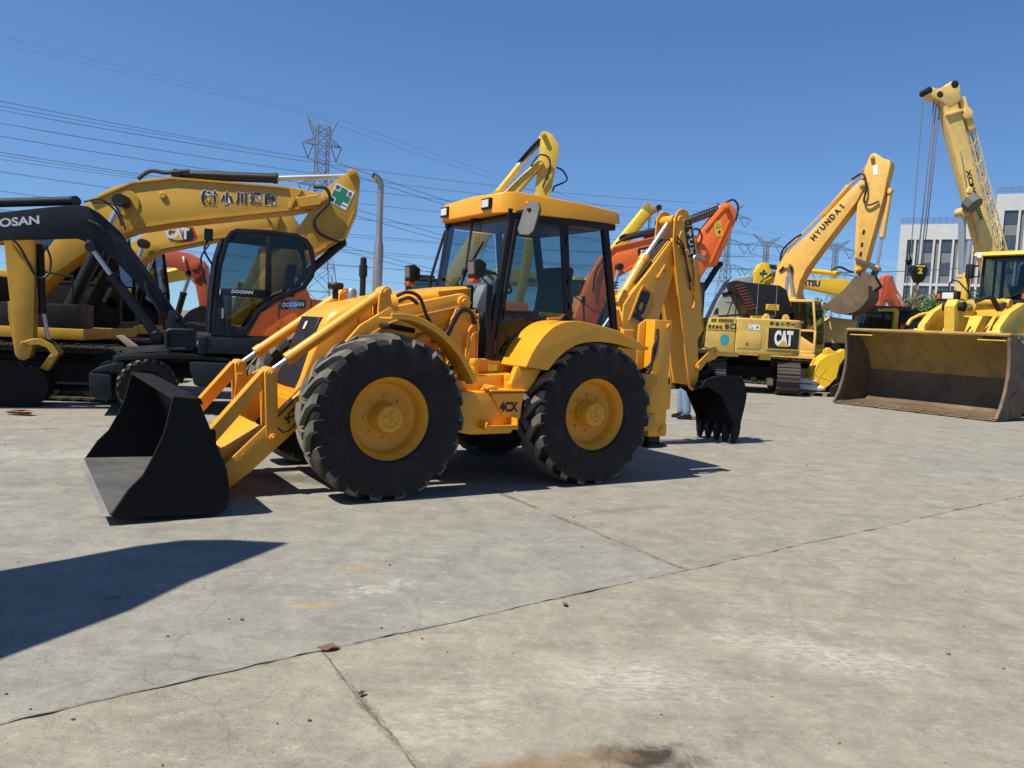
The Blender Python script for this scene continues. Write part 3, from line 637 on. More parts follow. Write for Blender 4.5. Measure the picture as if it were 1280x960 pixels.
# ---- cab
A0, A1, B0, B1, C0, C1 = (-1.22, 1.215), (-1.42, 2.66), (-2.17, 1.60), (-2.045, 2.66), (-2.80, 1.50), (-2.57, 2.66)
YC = .655
P3 = lambda p, y: (p[0], y, p[1])
m = MB()
for s in (1, -1):
    y = s * YC
    m.bar(P3(A0, y), P3(A1, y), .06, .085, (1, 0, 0)); m.bar(P3(B0, y), P3(B1, y), .055, .07, (1, 0, 0)); m.bar(P3(C0, y), P3(C1, y), .06, .08, (1, 0, 0))
    m.bar((-1.36, y, 2.66), (-2.62, y, 2.66), .07, .09); m.bar((-1.23, y, 1.235), (-1.78, y, 1.235), .06, .06)
    m.bar((-2.12, y, 1.62), (-2.82, y, 1.50), .06, .07); m.bar((-1.20, y, 1.25), (-1.20, y, 1.95), .05, .05)
    m.prism([(-1.72, 1.21), (-1.80, 1.21), (-2.2, 1.62), (-2.13, 1.68), (-1.95, 1.62), (-1.80, 1.42)], y - .03, y + .02)
for x, z in ((-1.42, 2.66), (-2.585, 2.66), (-2.80, 1.50), (-1.22, 1.235)): m.bar((x, -YC, z), (x, YC, z), .06, .08)
m.bar((-1.28, -YC, 1.66), (-1.28, -.43, 1.66), .04, .04); m.bar((-1.28, .43, 1.66), (-1.28, YC, 1.66), .04, .04)
m.box(-2.85, -1.2, -.62, .62, 1.06, 1.20)
m.box(-2.84, -2.76, -.62, .62, 1.15, 1.52)
m.prism([(-1.40, 2.62), (-2.56, 2.62), (-2.56, 2.70), (-1.40, 2.70)], -.62, .62)
cb = m.build('cab_frame', M['blk'], JB, .012, 2)
# door frame on each side
m = MB(); y = YC + .032
dA = [(-1.275, 1.27), (-1.305, 1.62), (-1.455, 2.60)]
m.bar((-1.275, y, 1.26), (-1.455, y, 2.60), .035, .05, (1, 0, 0)); m.bar((-1.455, y, 2.60), (-2.0, y, 2.605), .035, .045); m.bar((-2.0, y, 2.60), (-2.11, y, 1.66), .035, .05, (1, 0, 0)); m.bar((-1.27, y, 1.265), (-1.72, y, 1.265), .035, .05)
m.prism([(-1.30, 1.66), (-1.305, 1.70), (-1.62, 1.69), (-1.80, 1.63), (-2.11, 1.645), (-2.11, 1.60), (-1.82, 1.585), (-1.64, 1.64)], y - .017, y + .017)
m.bar((-1.72, y, 1.265), (-1.90, y, 1.52), .035, .05, (1, 0, 0)); m.bar((-1.90, y, 1.52), (-2.11, y, 1.63), .035, .05, (1, 0, 0))
dr = m.build('door', M['blk'], JB, .008, 1)
def pane(pts, y, mat=M['glass'], name='window_pane', par=cb, th=.006):
    return MB().prism(pts, y, y + th).build(name, mat, par)
pane([(-1.325, 1.68), (-1.465, 2.585), (-1.99, 2.59), (-2.095, 1.635), (-1.80, 1.62), (-1.63, 1.675)], y, par=dr)
pane([(-1.30, 1.28), (-1.315, 1.655), (-1.64, 1.645), (-1.82, 1.59), (-2.02, 1.60), (-1.90, 1.52), (-1.72, 1.28)], y, M['gdark'], par=dr)
text('JCB', dr, (-1.47, y + .008, 1.46), NX, UP, .20, .12, M['black'], bold=.05)
text('POWERSHIFT', dr, (-1.92, y + .008, 1.69), (-1, 0, -.02), UP, .30, .045, flat('olive_print', (.22, .20, .02), .5), bold=.03, th=.002)
m = MB(); m.box(-1.36, -1.34, y + .012, y + .035, 1.62, 1.72); m.build('door_handle', M['blk'], dr)
m = MB()
for z in (2.42, 2.0, 1.75): m.cyl((-2.09 - (2.42 - z) * .12 + .02, y + .01, z), (-2.09 - (2.42 - z) * .12 + .02, y + .01, z + .07), .014)
m.build('hinge', M['blk'], dr)
for s in (1, -1):
    pane([(-2.09, 2.60), (-2.535, 2.60), (-2.755, 1.53), (-2.205, 1.64)], s * YC)
pane([(-1.325, 1.68), (-1.465, 2.60), (-1.99, 2.60), (-2.11, 1.62), (-1.63, 1.62)], -YC); pane([(-1.28, 1.28), (-1.31, 1.66), (-1.9, 1.62), (-1.72, 1.28)], -YC, M['gdark'])
# front and rear screens
def screen(a, b, y0, y1, mat, name):
    d = Vector((b[0] - a[0], b[1] - a[1])).normalized(); o = Vector((d.y, -d.x)) * .006
    return MB().prism([a, b, (b[0] + o.x, b[1] + o.y), (a[0] + o.x, a[1] + o.y)], y0, y1).build(name, mat, cb)
screen((-1.25, 1.68), (-1.385, 2.62), -.62, .62, M['gclr'], 'windscreen')
screen((-1.21, 1.26), (-1.255, 1.64), .43, .62, M['glass'], 'window_pane'); screen((-1.21, 1.26), (-1.255, 1.64), -.62, -.43, M['glass'], 'window_pane')
screen((-2.80, 1.54), (-2.60, 2.62), -.62, .62, M['gclr'], 'rear_screen')
# roof
rr = lambda x, w_, z0, z1: [(x, -w_, z0), (x, -w_ + .03, z1), (x, 0, z1 + .02), (x, w_ - .03, z1), (x, w_, z0)]
m = MB()
m.loft([rr(-1.245, .50, 2.67, 2.80), rr(-1.26, .56, 2.655, 2.835), rr(-1.33, .66, 2.66, 2.865), rr(-1.45, .715, 2.665, 2.875), rr(-2.2, .725, 2.685, 2.855), rr(-2.69, .725, 2.69, 2.825), rr(-2.75, .70, 2.70, 2.81)])
rf = m.build('roof', M['jcb'], JB, .022, 3)
for yv in (.45, .16, -.16, -.45):
    if abs(yv) < .2: continue
    fx = -1.235 if abs(yv) < .5 else -1.25
    m = MB(); m.box(fx - .03, fx + .014, yv - .085, yv + .085, 2.70, 2.81); lo = m.build('work_lamp', M['blk'], rf, .012)
    m = MB(); m.box(fx + .010, fx + .018, yv - .066, yv + .066, 2.717, 2.793); m.build('lamp_lens', M['lamp'], rf, .004, 1)
m = MB(); m.cyl((-1.56, .70, 2.775), (-1.56, .742, 2.775), .018, n=6); m.build('roof_bolt', M['jcb'], rf)
m = MB(); m.box(-2.72, -2.60, -.55, -.40, 2.64, 2.69); m.box(-2.72, -2.64, .5, .66, 2.63, 2.69); m.build('rear_lamp', M['blk'], rf)
# wiper, stalk lamps, mirror, handrails
m = MB(); m.tube([(-1.34, .02, 2.66), (-1.30, .03, 2.40), (-1.25, .05, 2.10)], .010); m.tube([(-1.355, -.03, 2.66), (-1.31, -.01, 2.40), (-1.25, .05, 2.08)], .008); m.tube([(-1.33, .26, 2.40), (-1.25, .05, 2.08), (-1.215, -.07, 1.78)], .012, sm=0); m.cyl((-1.24, .04, 2.06), (-1.24, .06, 2.12), .025); m.cyl((-1.38, .0, 2.66), (-1.33, .0, 2.67), .03)
m.build('wiper', M['blk'], cb)
for s in (1, -1):
    m = MB(); m.bar((-1.25, s * .66, 2.06), (-1.06, s * .74, 2.06), .035, .03); st = m.build('lamp_stalk', M['blk'], JB, .004, 1)
    m = MB(); m.prism([(-.95, 1.99), (-.94, 2.16), (-1.0, 2.18), (-1.07, 2.14), (-1.07, 2.02), (-1.0, 1.99)], s * .73 - .075, s * .73 + .075); hl = m.build('headlamp', M['blk'], st, .014)
    m = MB(); m.prism([(-.944, 2.03), (-.936, 2.145), (-.955, 2.145), (-.955, 2.03)], s * .73 - .058, s * .73 + .058); m.build('lamp_lens', M['mir'], st, .004, 1)
    m = MB(); m.box(-1.03, -.935, s * .73 - .06, s * .73 + .06, 1.945, 1.99); m.build('indicator', M['amb'], st, .012)
    if s < 0: m = MB(); m.tube([(-1.27, s * .69, 1.9), (-1.24, s * .78, 1.95), (-1.40, s * .80, 2.5), (-1.43, s * .78, 2.60), (-1.44, s * .68, 2.62)], .017, 8, 5); m.build('grab_rail', M['blk'], cb) if s < 0 else None
m = MB(); m.bar((-1.45, .68, 2.67), (-1.40, 1.0, 2.665), .025, .025); mi = m.build('mirror_arm', M['blk'], JB)
MH = [(-.055, -.16), (.04, -.165), (.08, -.12), (.10, .10), (.075, .165), (-.02, .17), (-.06, .12), (-.085, -.10)]
mr = Vector((-.50, .70, 0)).normalized(); mu = Vector((-.28, -.2, .94)).normalized(); mu = (mu - mr * mu.dot(mr)).normalized(); mn = mr.cross(mu)
mc = Vector((-1.385, 1.0, 2.575)); k = 1.08
if mn.y < 0 : mn = -mn
m = MB(); m.loft([[mc + mr * a * k + mu * b * k + mn * d for a, b in MH] for d in (-.035, 0)]); m.build('mirror_shell', M['blk'], mi, .012)
m = MB(); m.loft([[mc + mr * a * k * .9 + mu * b * k * .93 + mn * d for a, b in MH] for d in (.0, .004)]); m.build('mirror_glass', M['mir'], mi)
# interior
m = MB(); m.prism([(-1.95, 1.20), (-2.35, 1.20), (-2.35, 1.62), (-1.95, 1.62)], -.16, .16); m.prism([(-1.85, 1.60), (-2.40, 1.58), (-2.40, 1.70), (-1.88, 1.73)], -.25, .25)
se = m.build('seat', M['seat'], JB, .03)
m = MB(); m.prism([(-2.30, 1.68), (-2.42, 1.68), (-2.52, 2.20), (-2.49, 2.235), (-2.42, 2.235), (-2.38, 2.18)], -.24, .24); m.build('seat_back', M['seat'], se, .035, 3)
m = MB(); m.prism([(-1.30, 1.20), (-1.46, 1.20), (-1.52, 1.85), (-1.47, 1.97), (-1.38, 1.97), (-1.30, 1.75)], -.02, .24); co_ = m.build('console', M['cons'], JB, .03)
m = MB(); m.lathe([(-.015, .20), (0, .215), (.015, .20), (0, .185), (-.015, .20)], 28, (0, 0, 0), 'z', True); m.bar((-.2, 0, 0), (.2, 0, 0), .03); m.cyl((0, 0, -.25), (0, 0, .02), .03)
m.xf(Matrix.Translation((-1.62, .05, 2.02)) @ Matrix.Rotation(R(-35), 4, 'Y')); m.build('steering_wheel', M['blk'], JB)
m = MB(); m.box(-2.72, -2.45, -.55, .55, 1.2, 1.45)
for yv in (-.35, -.12, .12, .35): m.tube([(-2.62, yv, 1.4), (-2.60, yv, 1.7), (-2.58, yv, 1.86)], .010); m.cyl((-2.58, yv, 1.84), (-2.58, yv, 1.92), .022)
m.build('rear_console', M['blk'], JB)

# ---- backhoe end
m = MB(); m.box(-3.15, -2.92, -1.0, 1.0, .50, .68); m.box(-3.15, -2.92, -1.0, 1.0, .98, 1.12); m.box(-3.10, -2.95, -1.02, -.90, .5, 1.12); m.box(-3.10, -2.95, .78, .98, .5, 1.12)
m.build('rear_frame', M['jcb_d'], JB, .012)
_before = set(o.name for o in bpy.data.objects)      # the digging end sits on the sideshift rail, moved to the far side
m = MB(); m.box(-3.28, -3.02, -.10, .36, .46, 1.18); m.cyl((-3.40, .04, .5), (-3.40, .04, 1.15), .09, n=20); m.box(-3.5, -3.2, -.14, .22, .55, .62); m.box(-3.5, -3.2, -.14, .22, .95, 1.02); m.build('kingpost', M['jcb_d'], JB, .01)
BOOM = [(-3.18, .70), (-3.26, 1.2), (-3.31, 1.55), (-3.32, 1.86), (-3.42, 2.0), (-3.66, 2.27), (-3.98, 2.66), (-4.06, 2.72), (-4.14, 2.68), (-4.16, 2.52), (-4.08, 2.31), (-3.88, 1.72), (-3.72, 1.2), (-3.62, .80), (-3.50, .64), (-3.30, .62)]
m = MB(); m.prism(BOOM, -.09, .155); bo = m.build('boom', M['jcb'], JB, .012)
m = MB(); m.prism([(-3.83, 2.21), (-3.86, 2.25), (-3.93, 2.37), (-3.905, 2.385), (-3.84, 2.28), (-3.80, 2.24)], .155, .175); m.cyl((-3.825, .15, 2.225), (-3.825, .185, 2.225), .03); m.build('hose_clip', M['jcb'], bo, .004, 1)
pc = Vector((-3.585, .156, 1.855)); pr = Vector((-.36, 0, .93)).normalized(); pu = Vector((.93, 0, .36)).normalized()
fr = [(a_ * 1.12, b_ * 1.12) for a_, b_ in ((-.20, -.09), (.07, -.165), (.21, -.10), (.21, .085), (.14, .10), (-.20, .105))]
decal(bo, pc, pr, pu, fr, M['jcb'], 'name_plate', .014); 
decal(bo, pc + Vector((0, .0135, 0)), pr, pu, [(a * .93, b * .91) for a, b in fr], M['jcb_d'], 'name_plate', .003)
text('JCB', bo, pc + Vector((0, .017, 0)), pr, pu, .41, .19, M['black'], bold=.085, th=.004)
DIP = [(-3.985, 2.80), (-3.99, 2.95), (-4.03, 3.03), (-4.10, 3.07), (-4.19, 3.05), (-4.27, 2.93), (-4.43, 2.49), (-4.52, 2.0), (-4.59, 1.62), (-4.50, 1.50), (-4.555, 1.06), (-4.53, .90), (-4.47, .86), (-4.40, .90), (-4.36, 1.1), (-4.25, 1.55), (-4.14, 1.98), (-4.03, 2.45), (-3.985, 2.65)]
DBX = [(-4.06, 2.35), (-4.40, 2.45), (-4.50, 2.0), (-4.54, 1.62), (-4.47, 1.50), (-4.52, 1.06), (-4.50, .93), (-4.42, .93), (-4.36, 1.12), (-4.26, 1.55), (-4.15, 1.98)]
m = MB(); m.prism(DIP, .185, .205); m.prism(DIP, -.135, -.115); m.prism(DBX, -.116, .186); dp = m.build('dipper', M['jcb'], JB, .005, 1)
m = MB(); m.cyl((-4.08, -.15, 2.93), (-4.08, .225, 2.93), .05, n=20); m.cyl((-4.20, -.15, 2.55), (-4.20, .235, 2.55), .042, n=18); m.cyl((-4.12, .2, 2.92), (-4.12, .23, 2.92), .025, n=6); m.build('pin', M['jcb'], dp, .005, 1)
m = MB(); m.tube([(-4.10, .215, 2.80), (-4.07, .215, 2.72), (-4.08, .215, 2.60)], .008); m.tube([(-4.335, .222, 2.42), (-4.36, .222, 2.25), (-4.37, .222, 2.1), (-4.38, .222, 1.95), (-4.36, .222, 1.88)], .014); m.build('steel_pipe', M['jcb'], dp)
m = MB(); m.tube([(-4.33, .22, 2.40), (-4.32, .23, 2.50), (-4.40, .23, 2.53), (-4.52, .20, 2.50)], .022); m.build('pipe_elbow', M['stl'], dp)
m = MB(); m.prism([(-4.46, 2.45), (-4.50, 2.2), (-4.62, 1.62), (-4.66, 1.62), (-4.58, 2.2), (-4.52, 2.46)], -.02, .09); m.build('cylinder_cover', M['jcb'], dp, .01)
dd = Vector((-.27, 0, -.96)).normalized(); de = Vector((-.96, 0, .27)).normalized()
decal(dp, (-4.262, .2055, 2.685), -dd, -de, rect(.36, .125), M['black'], 'name_plate', .003)
for i, ch in enumerate('4CX'): text(ch, dp, Vector((-4.262, .209, 2.685)) + dd * (-.11 + i * .11), (-1, 0, .10), (-.10, 0, -1) if 0 else (.10, 0, 1), .075, .085, M['white'], bold=.04)
text('JCB', dp, (-4.205, .2065, 2.90), (-.93, 0, .25), (.25, 0, .93), .12, .09, M['black'], bold=.06)
rod_cyl(JB, (-3.35, .035, 1.92), (-3.68, .035, 2.42), (-4.06, .035, 2.93), .062, M['jcb'], .034, 'dipper_cylinder')
m = MB(); m.prism([(-3.30, 1.84), (-3.40, 2.02), (-3.33, 2.05), (-3.25, 1.9)], -.06, -.03); m.prism([(-3.30, 1.84), (-3.40, 2.02), (-3.33, 2.05), (-3.25, 1.9)], .10, .13); m.build('cylinder_lug', M['jcb'], bo)
for k in range(3): hose(JB, [(-3.5, .10 - k * .05, 2.14), (-3.72, .11 - k * .05, 2.40), (-3.95, .12 - k * .05, 2.68), (-4.02, .12 - k * .05, 2.66)], .013)
rod_cyl(JB, (-3.05, -.2, 1.02), (-3.25, -.2, 1.5), (-3.62, -.13, 2.05), .055, M['jcb'], .03, 'boom_cylinder')
for z0, z1 in ((2.30, 2.0), (1.9, 1.5)):
    m = MB(); m.tube([(-4.44 - (2.3 - z0) * .2, .21, z0), (-4.46 - (2.3 - z1) * .2, .21, z1)], .006, 6, 0); m.build('weld_bead', M['jcb_d'], dp)
for k in range(4): m = MB(); m.cyl((-3.45 - k * .16, .154, 1.58 + k * .24), (-3.45 - k * .16, .168, 1.58 + k * .24), .012, n=6); m.build('bolt_head', M['jcb_d'], bo)
for k in range(2): hose(JB, [(-4.02, .225, 2.72 - k * .05), (-4.12, .24, 2.62 - k * .05), (-4.20, .235, 2.40), (-4.30, .225, 2.20 - k * .1)], .010)
# crowd links and bucket
LK = [(-4.50, 1.11), (-4.47, 1.17), (-4.50, 1.21), (-4.74, 1.41), (-4.80, 1.42), (-4.86, 1.37), (-4.85, 1.30), (-4.80, 1.26), (-4.66, 1.22), (-4.56, 1.11)]
m = MB(); m.prism(LK, .205, .23); m.prism(LK, -.16, -.135); ll = m.build('bucket_link', M['jcb'], JB, .008, 1)
m = MB(); m.cyl((-4.52, -.17, 1.15), (-4.52, .245, 1.15), .028); m.cyl((-4.80, -.17, 1.345), (-4.80, .245, 1.345), .032); m.build('pin', M['jcb'], ll, .004, 1)
m = MB(); m.prism([(-4.77, 1.33), (-4.83, 1.35), (-4.86, 1.02), (-4.79, 1.0)], -.06, .12); m.build('tipping_link', M['blk'], JB, .01)
BB = [(-4.44, .90), (-4.55, 1.02), (-4.80, 1.06), (-5.12, 1.06)] + cat2([(-5.22, .99), (-5.28, .85), (-5.27, .70), (-5.22, .50), (-5.17, .34)], 3) + [(-5.10, .33), (-5.08, .44), (-4.84, .80), (-4.6, .92)]
m = MB()
for yv in (-.30, .335): m.prism(BB, yv, yv + .02)
m.sheet([(-4.80, 1.045), (-5.10, 1.05)] + cat2([(-5.20, .98), (-5.265, .85), (-5.26, .70), (-5.21, .50), (-5.155, .33)], 3), .018, -.285, .34)
m.prism([(-4.56, .98), (-4.80, 1.05), (-4.80, 1.02), (-4.62, .94)], -.285, .34)
bb = m.build('backhoe_bucket', M['bkt'], JB, .004, 1)
m = MB()
for yv in (-.09, .16): m.prism([(-4.43, .88), (-4.46, 1.0), (-4.60, 1.08), (-4.82, 1.16), (-4.90, 1.05), (-4.7, .98), (-4.5, .85)], yv - .015, yv + .015)
m.cyl((-4.48, -.17, .93), (-4.48, .25, .93), .032); m.cyl((-4.82, -.14, 1.08), (-4.82, .21, 1.08), .03); m.build('bucket_hanger', M['bkt'], bb, .004, 1)
m = MB(); m.cyl((-4.48, .22, .93), (-4.48, .265, .93), .045, n=20); m.build('pin_cap', M['und'], bb)
for k in range(5):
    yv = -.28 + k * .152
    m = MB(); m.loft([[(x, yv + a * w_, z) for x, a in ((-5.20 + o, -1), (-5.20 + o, 1), (-5.10 + o, 1), (-5.10 + o, -1))] for z, w_, o in ((.42, .040, 0.), (.30, .036, .01))] + [[(-5.145, yv - .03, .193), (-5.145, yv + .03, .193), (-5.115, yv + .03, .193), (-5.115, yv - .03, .193)]])
    m.build('tooth', M['und'], bb, .004, 1)
m = MB()
for yv in (-.312, .355):
    m.prism([(-5.06, .50), (-5.20, .48), (-5.17, .30), (-5.10, .27)], yv, yv + .012); m.bar((-4.90, yv + .004, .97), (-5.16, yv + .004, .98), .010, .014); m.bar((-4.92, yv + .004, .86), (-5.20, yv + .004, .80), .010, .014)
m.build('side_cutter', M['bkt'], bb)
SIDESHIFT = Matrix.Translation((-.380, -1.0295, -.2158)) @ Matrix.Scale(1.138, 4)
for o in bpy.data.objects:
    if o.name not in _before and o.type == 'MESH': o.data.transform(SIDESHIFT)
# stabilisers
for s in (1, -1):
    yy = lambda a, b: (min(s * a, s * b), max(s * a, s * b))
    m = MB(); m.box(-3.335, -3.085, *yy(.79, .97), .44, 1.70); m.prism([(-3.085, 1.70), (-2.99, 1.64), (-2.99, 1.15), (-3.085, .95)], *yy(.80, .83)); so_ = m.build('stabiliser', M['jcb'], JB, .018)
    m = MB(); m.box(-3.345, -3.075, *yy(.78, .98), .43, .57); m.build('collar', M['jcb'], so_, .02)
    m = MB(); m.box(-3.29, -3.13, *yy(.82, .94), .35, .45); lg = m.build('stabiliser_leg', M['blk'], JB, .006, 1)
    m = MB(); m.prism([(-3.36, .315), (-3.06, .315), (-3.08, .335), (-3.14, .36), (-3.28, .36), (-3.34, .335)], *yy(.74, 1.0)); m.build('foot', M['und'], lg, .006, 1)
    m = MB(); m.cyl((-3.27, s * .96, .50), (-3.27, s * 1.0, .50), .045, n=20); m.cyl((-3.27, s * .98, .50), (-3.27, s * 1.008, .50), .025); m.cyl((-3.285, s * .96, 1.63), (-3.285, s * .995, 1.63), .035); m.build('pin', M['jcb'], so_, .004, 1)
    m = MB(); m.box(-3.42, -3.33, *yy(.82, .93), .72, 1.0); m.build('bracket', M['jcb'], so_, .01)
    for k in range(3): hose(JB, [(-3.12, s * .985, 1.60 - k * .05), (-3.09 + k * .02, s * 1.01, 1.4), (-3.03, s * 1.0, 1.22 - k * .04), (-2.95, s * .9, 1.13)], .014)
m = MB(); m.box(-2.95, -2.80, .66, .80, 1.42, 1.58); m.bar((-2.83, .70, 1.5), (-2.78, .70, 1.78), .03); m.bar((-2.78, .70, 1.78), (-2.86, .70, 1.60), .03); m.build('rear_bracket', M['jcb'], JB, .008, 1)

# ================================================================== EXCAVATOR KIT (front = +x, left = +y)
def track_mesh(L, Hh, W, n, mat):
    """closed track: shoes with grousers on an oval path, chain inside"""
    r = Hh / 2; st = L - 2 * r; per = 2 * st + 2 * math.pi * r; m = MB()
    for k in range(n):
        d = per * k / n
        if d < st: p, a = (-st / 2 + d, Hh), 0
        elif d < st + math.pi * r: q = (d - st) / r; p, a = (st / 2 + r * math.sin(q), r + r * math.cos(q)), -q
        elif d < 2 * st + math.pi * r: p, a = (st / 2 - (d - st - math.pi * r), 0), math.pi
        else: q = (d - 2 * st - math.pi * r) / r; p, a = (-st / 2 - r * math.sin(q), r - r * math.cos(q)), math.pi - q
        l = per / n * .46; t = Vector((math.cos(a), math.sin(a))); o = Vector((-math.sin(a), math.cos(a))); p = Vector(p)
        Q = [p - t * l - o * .03, p + t * l - o * .03, p + t * l, p + t * l * .2, p + t * l * .05 + o * .035, p - t * l * .12 + o * .035, p - t * l * .25, p - t * l]
        m.prism([(q.x, q.y + .035) for q in Q], -W / 2, W / 2)
        Q = [p - t * l * 1.05 - o * .13, p + t * l * 1.05 - o * .13, p + t * l - o * .03, p - t * l - o * .03]
        m.prism([(q.x, q.y + .035) for q in Q], -.08, .08)
    return m.mesh('track', mat)
def undercarriage(par, cx, rot=0, s=1.0, L=4.2, gauge=1.2, W=.6, Hh=.86, n=46, cy=0):
    Mx = Matrix.Translation((cx, cy, 0)) @ Matrix.Rotation(R(rot), 4, 'Z')
    L *= s; gauge *= s; W *= s; Hh *= s
    tm = track_mesh(L, Hh, W, n, M['trk'])
    for sd in (1, -1):
        o = obj('track', tm, par); o.matrix_local = Mx @ Matrix.Translation((0, sd * gauge, 0))
        m = MB(); r = Hh / 2; e = L / 2 - r
        m.prism([(-e, .30 * Hh), (e, .30 * Hh), (e, .72 * Hh), (-e, .72 * Hh)], sd * gauge - W * .28, sd * gauge + W * .28)
        for x in (-e, e): m.cyl((x, sd * gauge - W * .2, r + .02), (x, sd * gauge + W * .2, r + .02), r * .80, n=20)
        for k in range(7): x = -e + 2 * e * (k + .5) / 7; m.cyl((x, sd * gauge - W * .24, .17 * s), (x, sd * gauge + W * .24, .17 * s), .10 * s, n=12)
        m.xf(Mx); m.build('track_frame', M['und'], par, .01, 1)
    m = MB(); m.box(-.9 * s, .9 * s, -gauge, gauge, .42 * s, .72 * s); m.cyl((0, 0, .6 * s), (0, 0, 1.0 * s), .62 * s, n=28); m.xf(Mx); m.build('swing_bearing', M['und'], par, .01, 1)
def excavator_cab(par, x0, x1, y0, y1, z0, z1, mat, gl=None, lower=.42, name='cab', slope=.14, near=None):
    """cab frame with real panes on all four sides; front leans back by slope"""
    gl = gl or M['gdark']; zl = z0 + (z1 - z0) * lower; rd = .055
    fx = lambda z: x1 - slope * max(0, (z - zl) / (z1 - zl))
    m = MB()
    for y in (y0 + .04, y1 - .04):
        m.bar((x1, y, z0), (x1, y, zl), .08); m.bar((x1, y, zl), (x1 - slope, y, z1), .07); m.bar((x0 + .04, y, z0), (x0 + .04, y, z1), .09)
        xm = x0 + (x1 - x0) * .42; m.bar((xm, y, zl), (xm, y, z1), .06); m.bar((x0, y, zl), (x1, y, zl), .05, .07)
        m.prism([(x0, z0), (x1, z0), (x1, z0 + (zl - z0) * .35), (x0 + (x1 - x0) * .55, zl), (x0, zl)], y - .02, y + .02)
    m.prism([(x0, z1 - .05), (x1 - slope, z1 - .05), (x1 - slope - .02, z1 + .03), (x0 + .05, z1 + .05)], y0, y1)
    for z in (z0 + .03, zl): m.bar((x0 + .04, y0, z), (x0 + .04, y1, z), .06)
    m.box(x0, x1, y0, y1, z0 - .04, z0 + .04); m.bar((x1, y0, z0 + .05), (x1, y1, z0 + .05), .07)
    cb_ = m.build(name, mat, par, .02, 2)
    for y in (y0 + .037, y1 - .043):
        xm = x0 + (x1 - x0) * .42
        for P in ([(xm + .03, zl + .03), (x1 - .03, zl + .03), (x1 - slope - .03, z1 - .06), (xm + .03, z1 - .06)], [(x0 + .08, zl + .03), (xm - .03, zl + .03), (xm - .03, z1 - .06), (x0 + .08, z1 - .06)],
                  [(x0 + (x1 - x0) * .57, zl - .03), (x1 - .04, z0 + (zl - z0) * .37), (x1 - .04, zl - .03)]):
            m = MB(); m.prism(P, y, y + .006); m.build('window_pane', gl, cb_)
    m = MB(); m.prism([(x1 + .01, zl), (x1 - slope + .01, z1 - .06), (x1 - slope + .003, z1 - .06), (x1 + .003, zl)], y0 + .07, y1 - .07); m.build('windscreen', gl, cb_)
    m = MB(); m.box(x1 - .01, x1, y0 + .07, y1 - .07, z0 + .1, zl - .03); m.build('window_pane', gl, cb_)
    m = MB(); m.box(x0 + .03, x0 + .036, y0 + .07, y1 - .07, zl + .03, z1 - .06); m.build('rear_window', gl, cb_)
    xs = x0 + .28; yc = (y0 + y1) / 2
    m = MB(); m.box(xs, xs + .48, yc - .22, yc + .22, z0 + .05, z0 + .5); m.prism([(xs, z0 + .5), (xs + .12, z0 + .5), (xs + .02, z0 + 1.12), (xs - .08, z0 + 1.12)], yc - .21, yc + .21); m.build('seat', M['seat'], cb_, .03)
    return cb_
def house(par, bx, pm, s=1.0, dark=None, cab=None, cabside=1, cab_kw={}, hood=True, cw=None, deck=None, tank=None):
    """upper structure: deck, engine house, counterweight, tank, cab; bx = swing centre"""
    dark = dark or M['blk']; q = lambda v: bx + v * s
    m = MB(); m.box(q(-2.0), q(1.5), -1.32 * s, 1.32 * s, .98 * s, 1.16 * s); m.build('deck', deck or pm, par, .02)
    m = MB(); m.box(q(-2.15), q(-.75), -1.33 * s, 1.33 * s, 1.165 * s, 2.0 * s); m.box(q(-2.0), q(-.9), -1.0 * s, 1.0 * s, 2.0 * s, 2.2 * s); eh = m.build('engine_house', pm, par, .04)
    m = MB()
    for k in range(9):
        for sd in (1, -1): m.box(q(-1.9 + k * .09), q(-1.86 + k * .09), sd * 1.335 * s - .006, sd * 1.335 * s + .006, 1.75 * s, 1.9 * s)
    m.build('vent_slot', M['black'], eh)
    m = MB(); m.prism([(q(-2.16), -1.36 * s), (q(-2.5), -1.36 * s), (q(-2.75), -1.0 * s), (q(-2.82), 0), (q(-2.75), 1.0 * s), (q(-2.5), 1.36 * s), (q(-2.16), 1.36 * s)], 1.06 * s, 2.1 * s, 'z'); m.build('counterweight', cw or pm, par, .07, 3)
    m = MB(); m.box(q(-.74), q(.2), -cabside * 1.32 * s if cabside < 0 else -1.32 * s, -.55 * s if cabside > 0 else 1.32 * s, 1.165 * s, 1.95 * s) if cabside > 0 else m.box(q(-.74), q(.2), .55 * s, 1.32 * s, 1.165 * s, 1.95 * s)
    m.box(q(.21), q(1.4), -1.30 * s if cabside > 0 else .6 * s, -.60 * s if cabside > 0 else 1.30 * s, 1.165 * s, 1.55 * s); m.build('tank', tank or pm, par, .03)
    m = MB(); sd = -1 if cabside > 0 else 1
    m.tube([(q(1.3), sd * 1.25 * s, 1.55 * s), (q(1.3), sd * 1.25 * s, 2.0 * s), (q(.9), sd * 1.25 * s, 2.05 * s), (q(.3), sd * 1.25 * s, 2.45 * s), (q(.0), sd * 1.25 * s, 2.45 * s), (q(.0), sd * 1.25 * s, 1.95 * s)], .018, 6, 0); m.build('handrail', dark, par)
    if cab is not False:
        y0, y1 = (.42 * s, 1.32 * s) if cabside > 0 else (-1.32 * s, -.42 * s)
        excavator_cab(par, q(-.35), q(1.45), y0, y1, 1.2 * s, 2.95 * s, cab or dark, **cab_kw)
def boomlike(par, pts, y0, y1, mat, name='boom', bev=.02, plates=None):
    m = MB(); m.prism(pts, y0, y1)
    o = m.build(name, mat, par, bev, 2)
    m = MB()
    for y in (y0 + .004, y1 - .016):     # welded edge strips
        pass
    m.bm.free(); return o
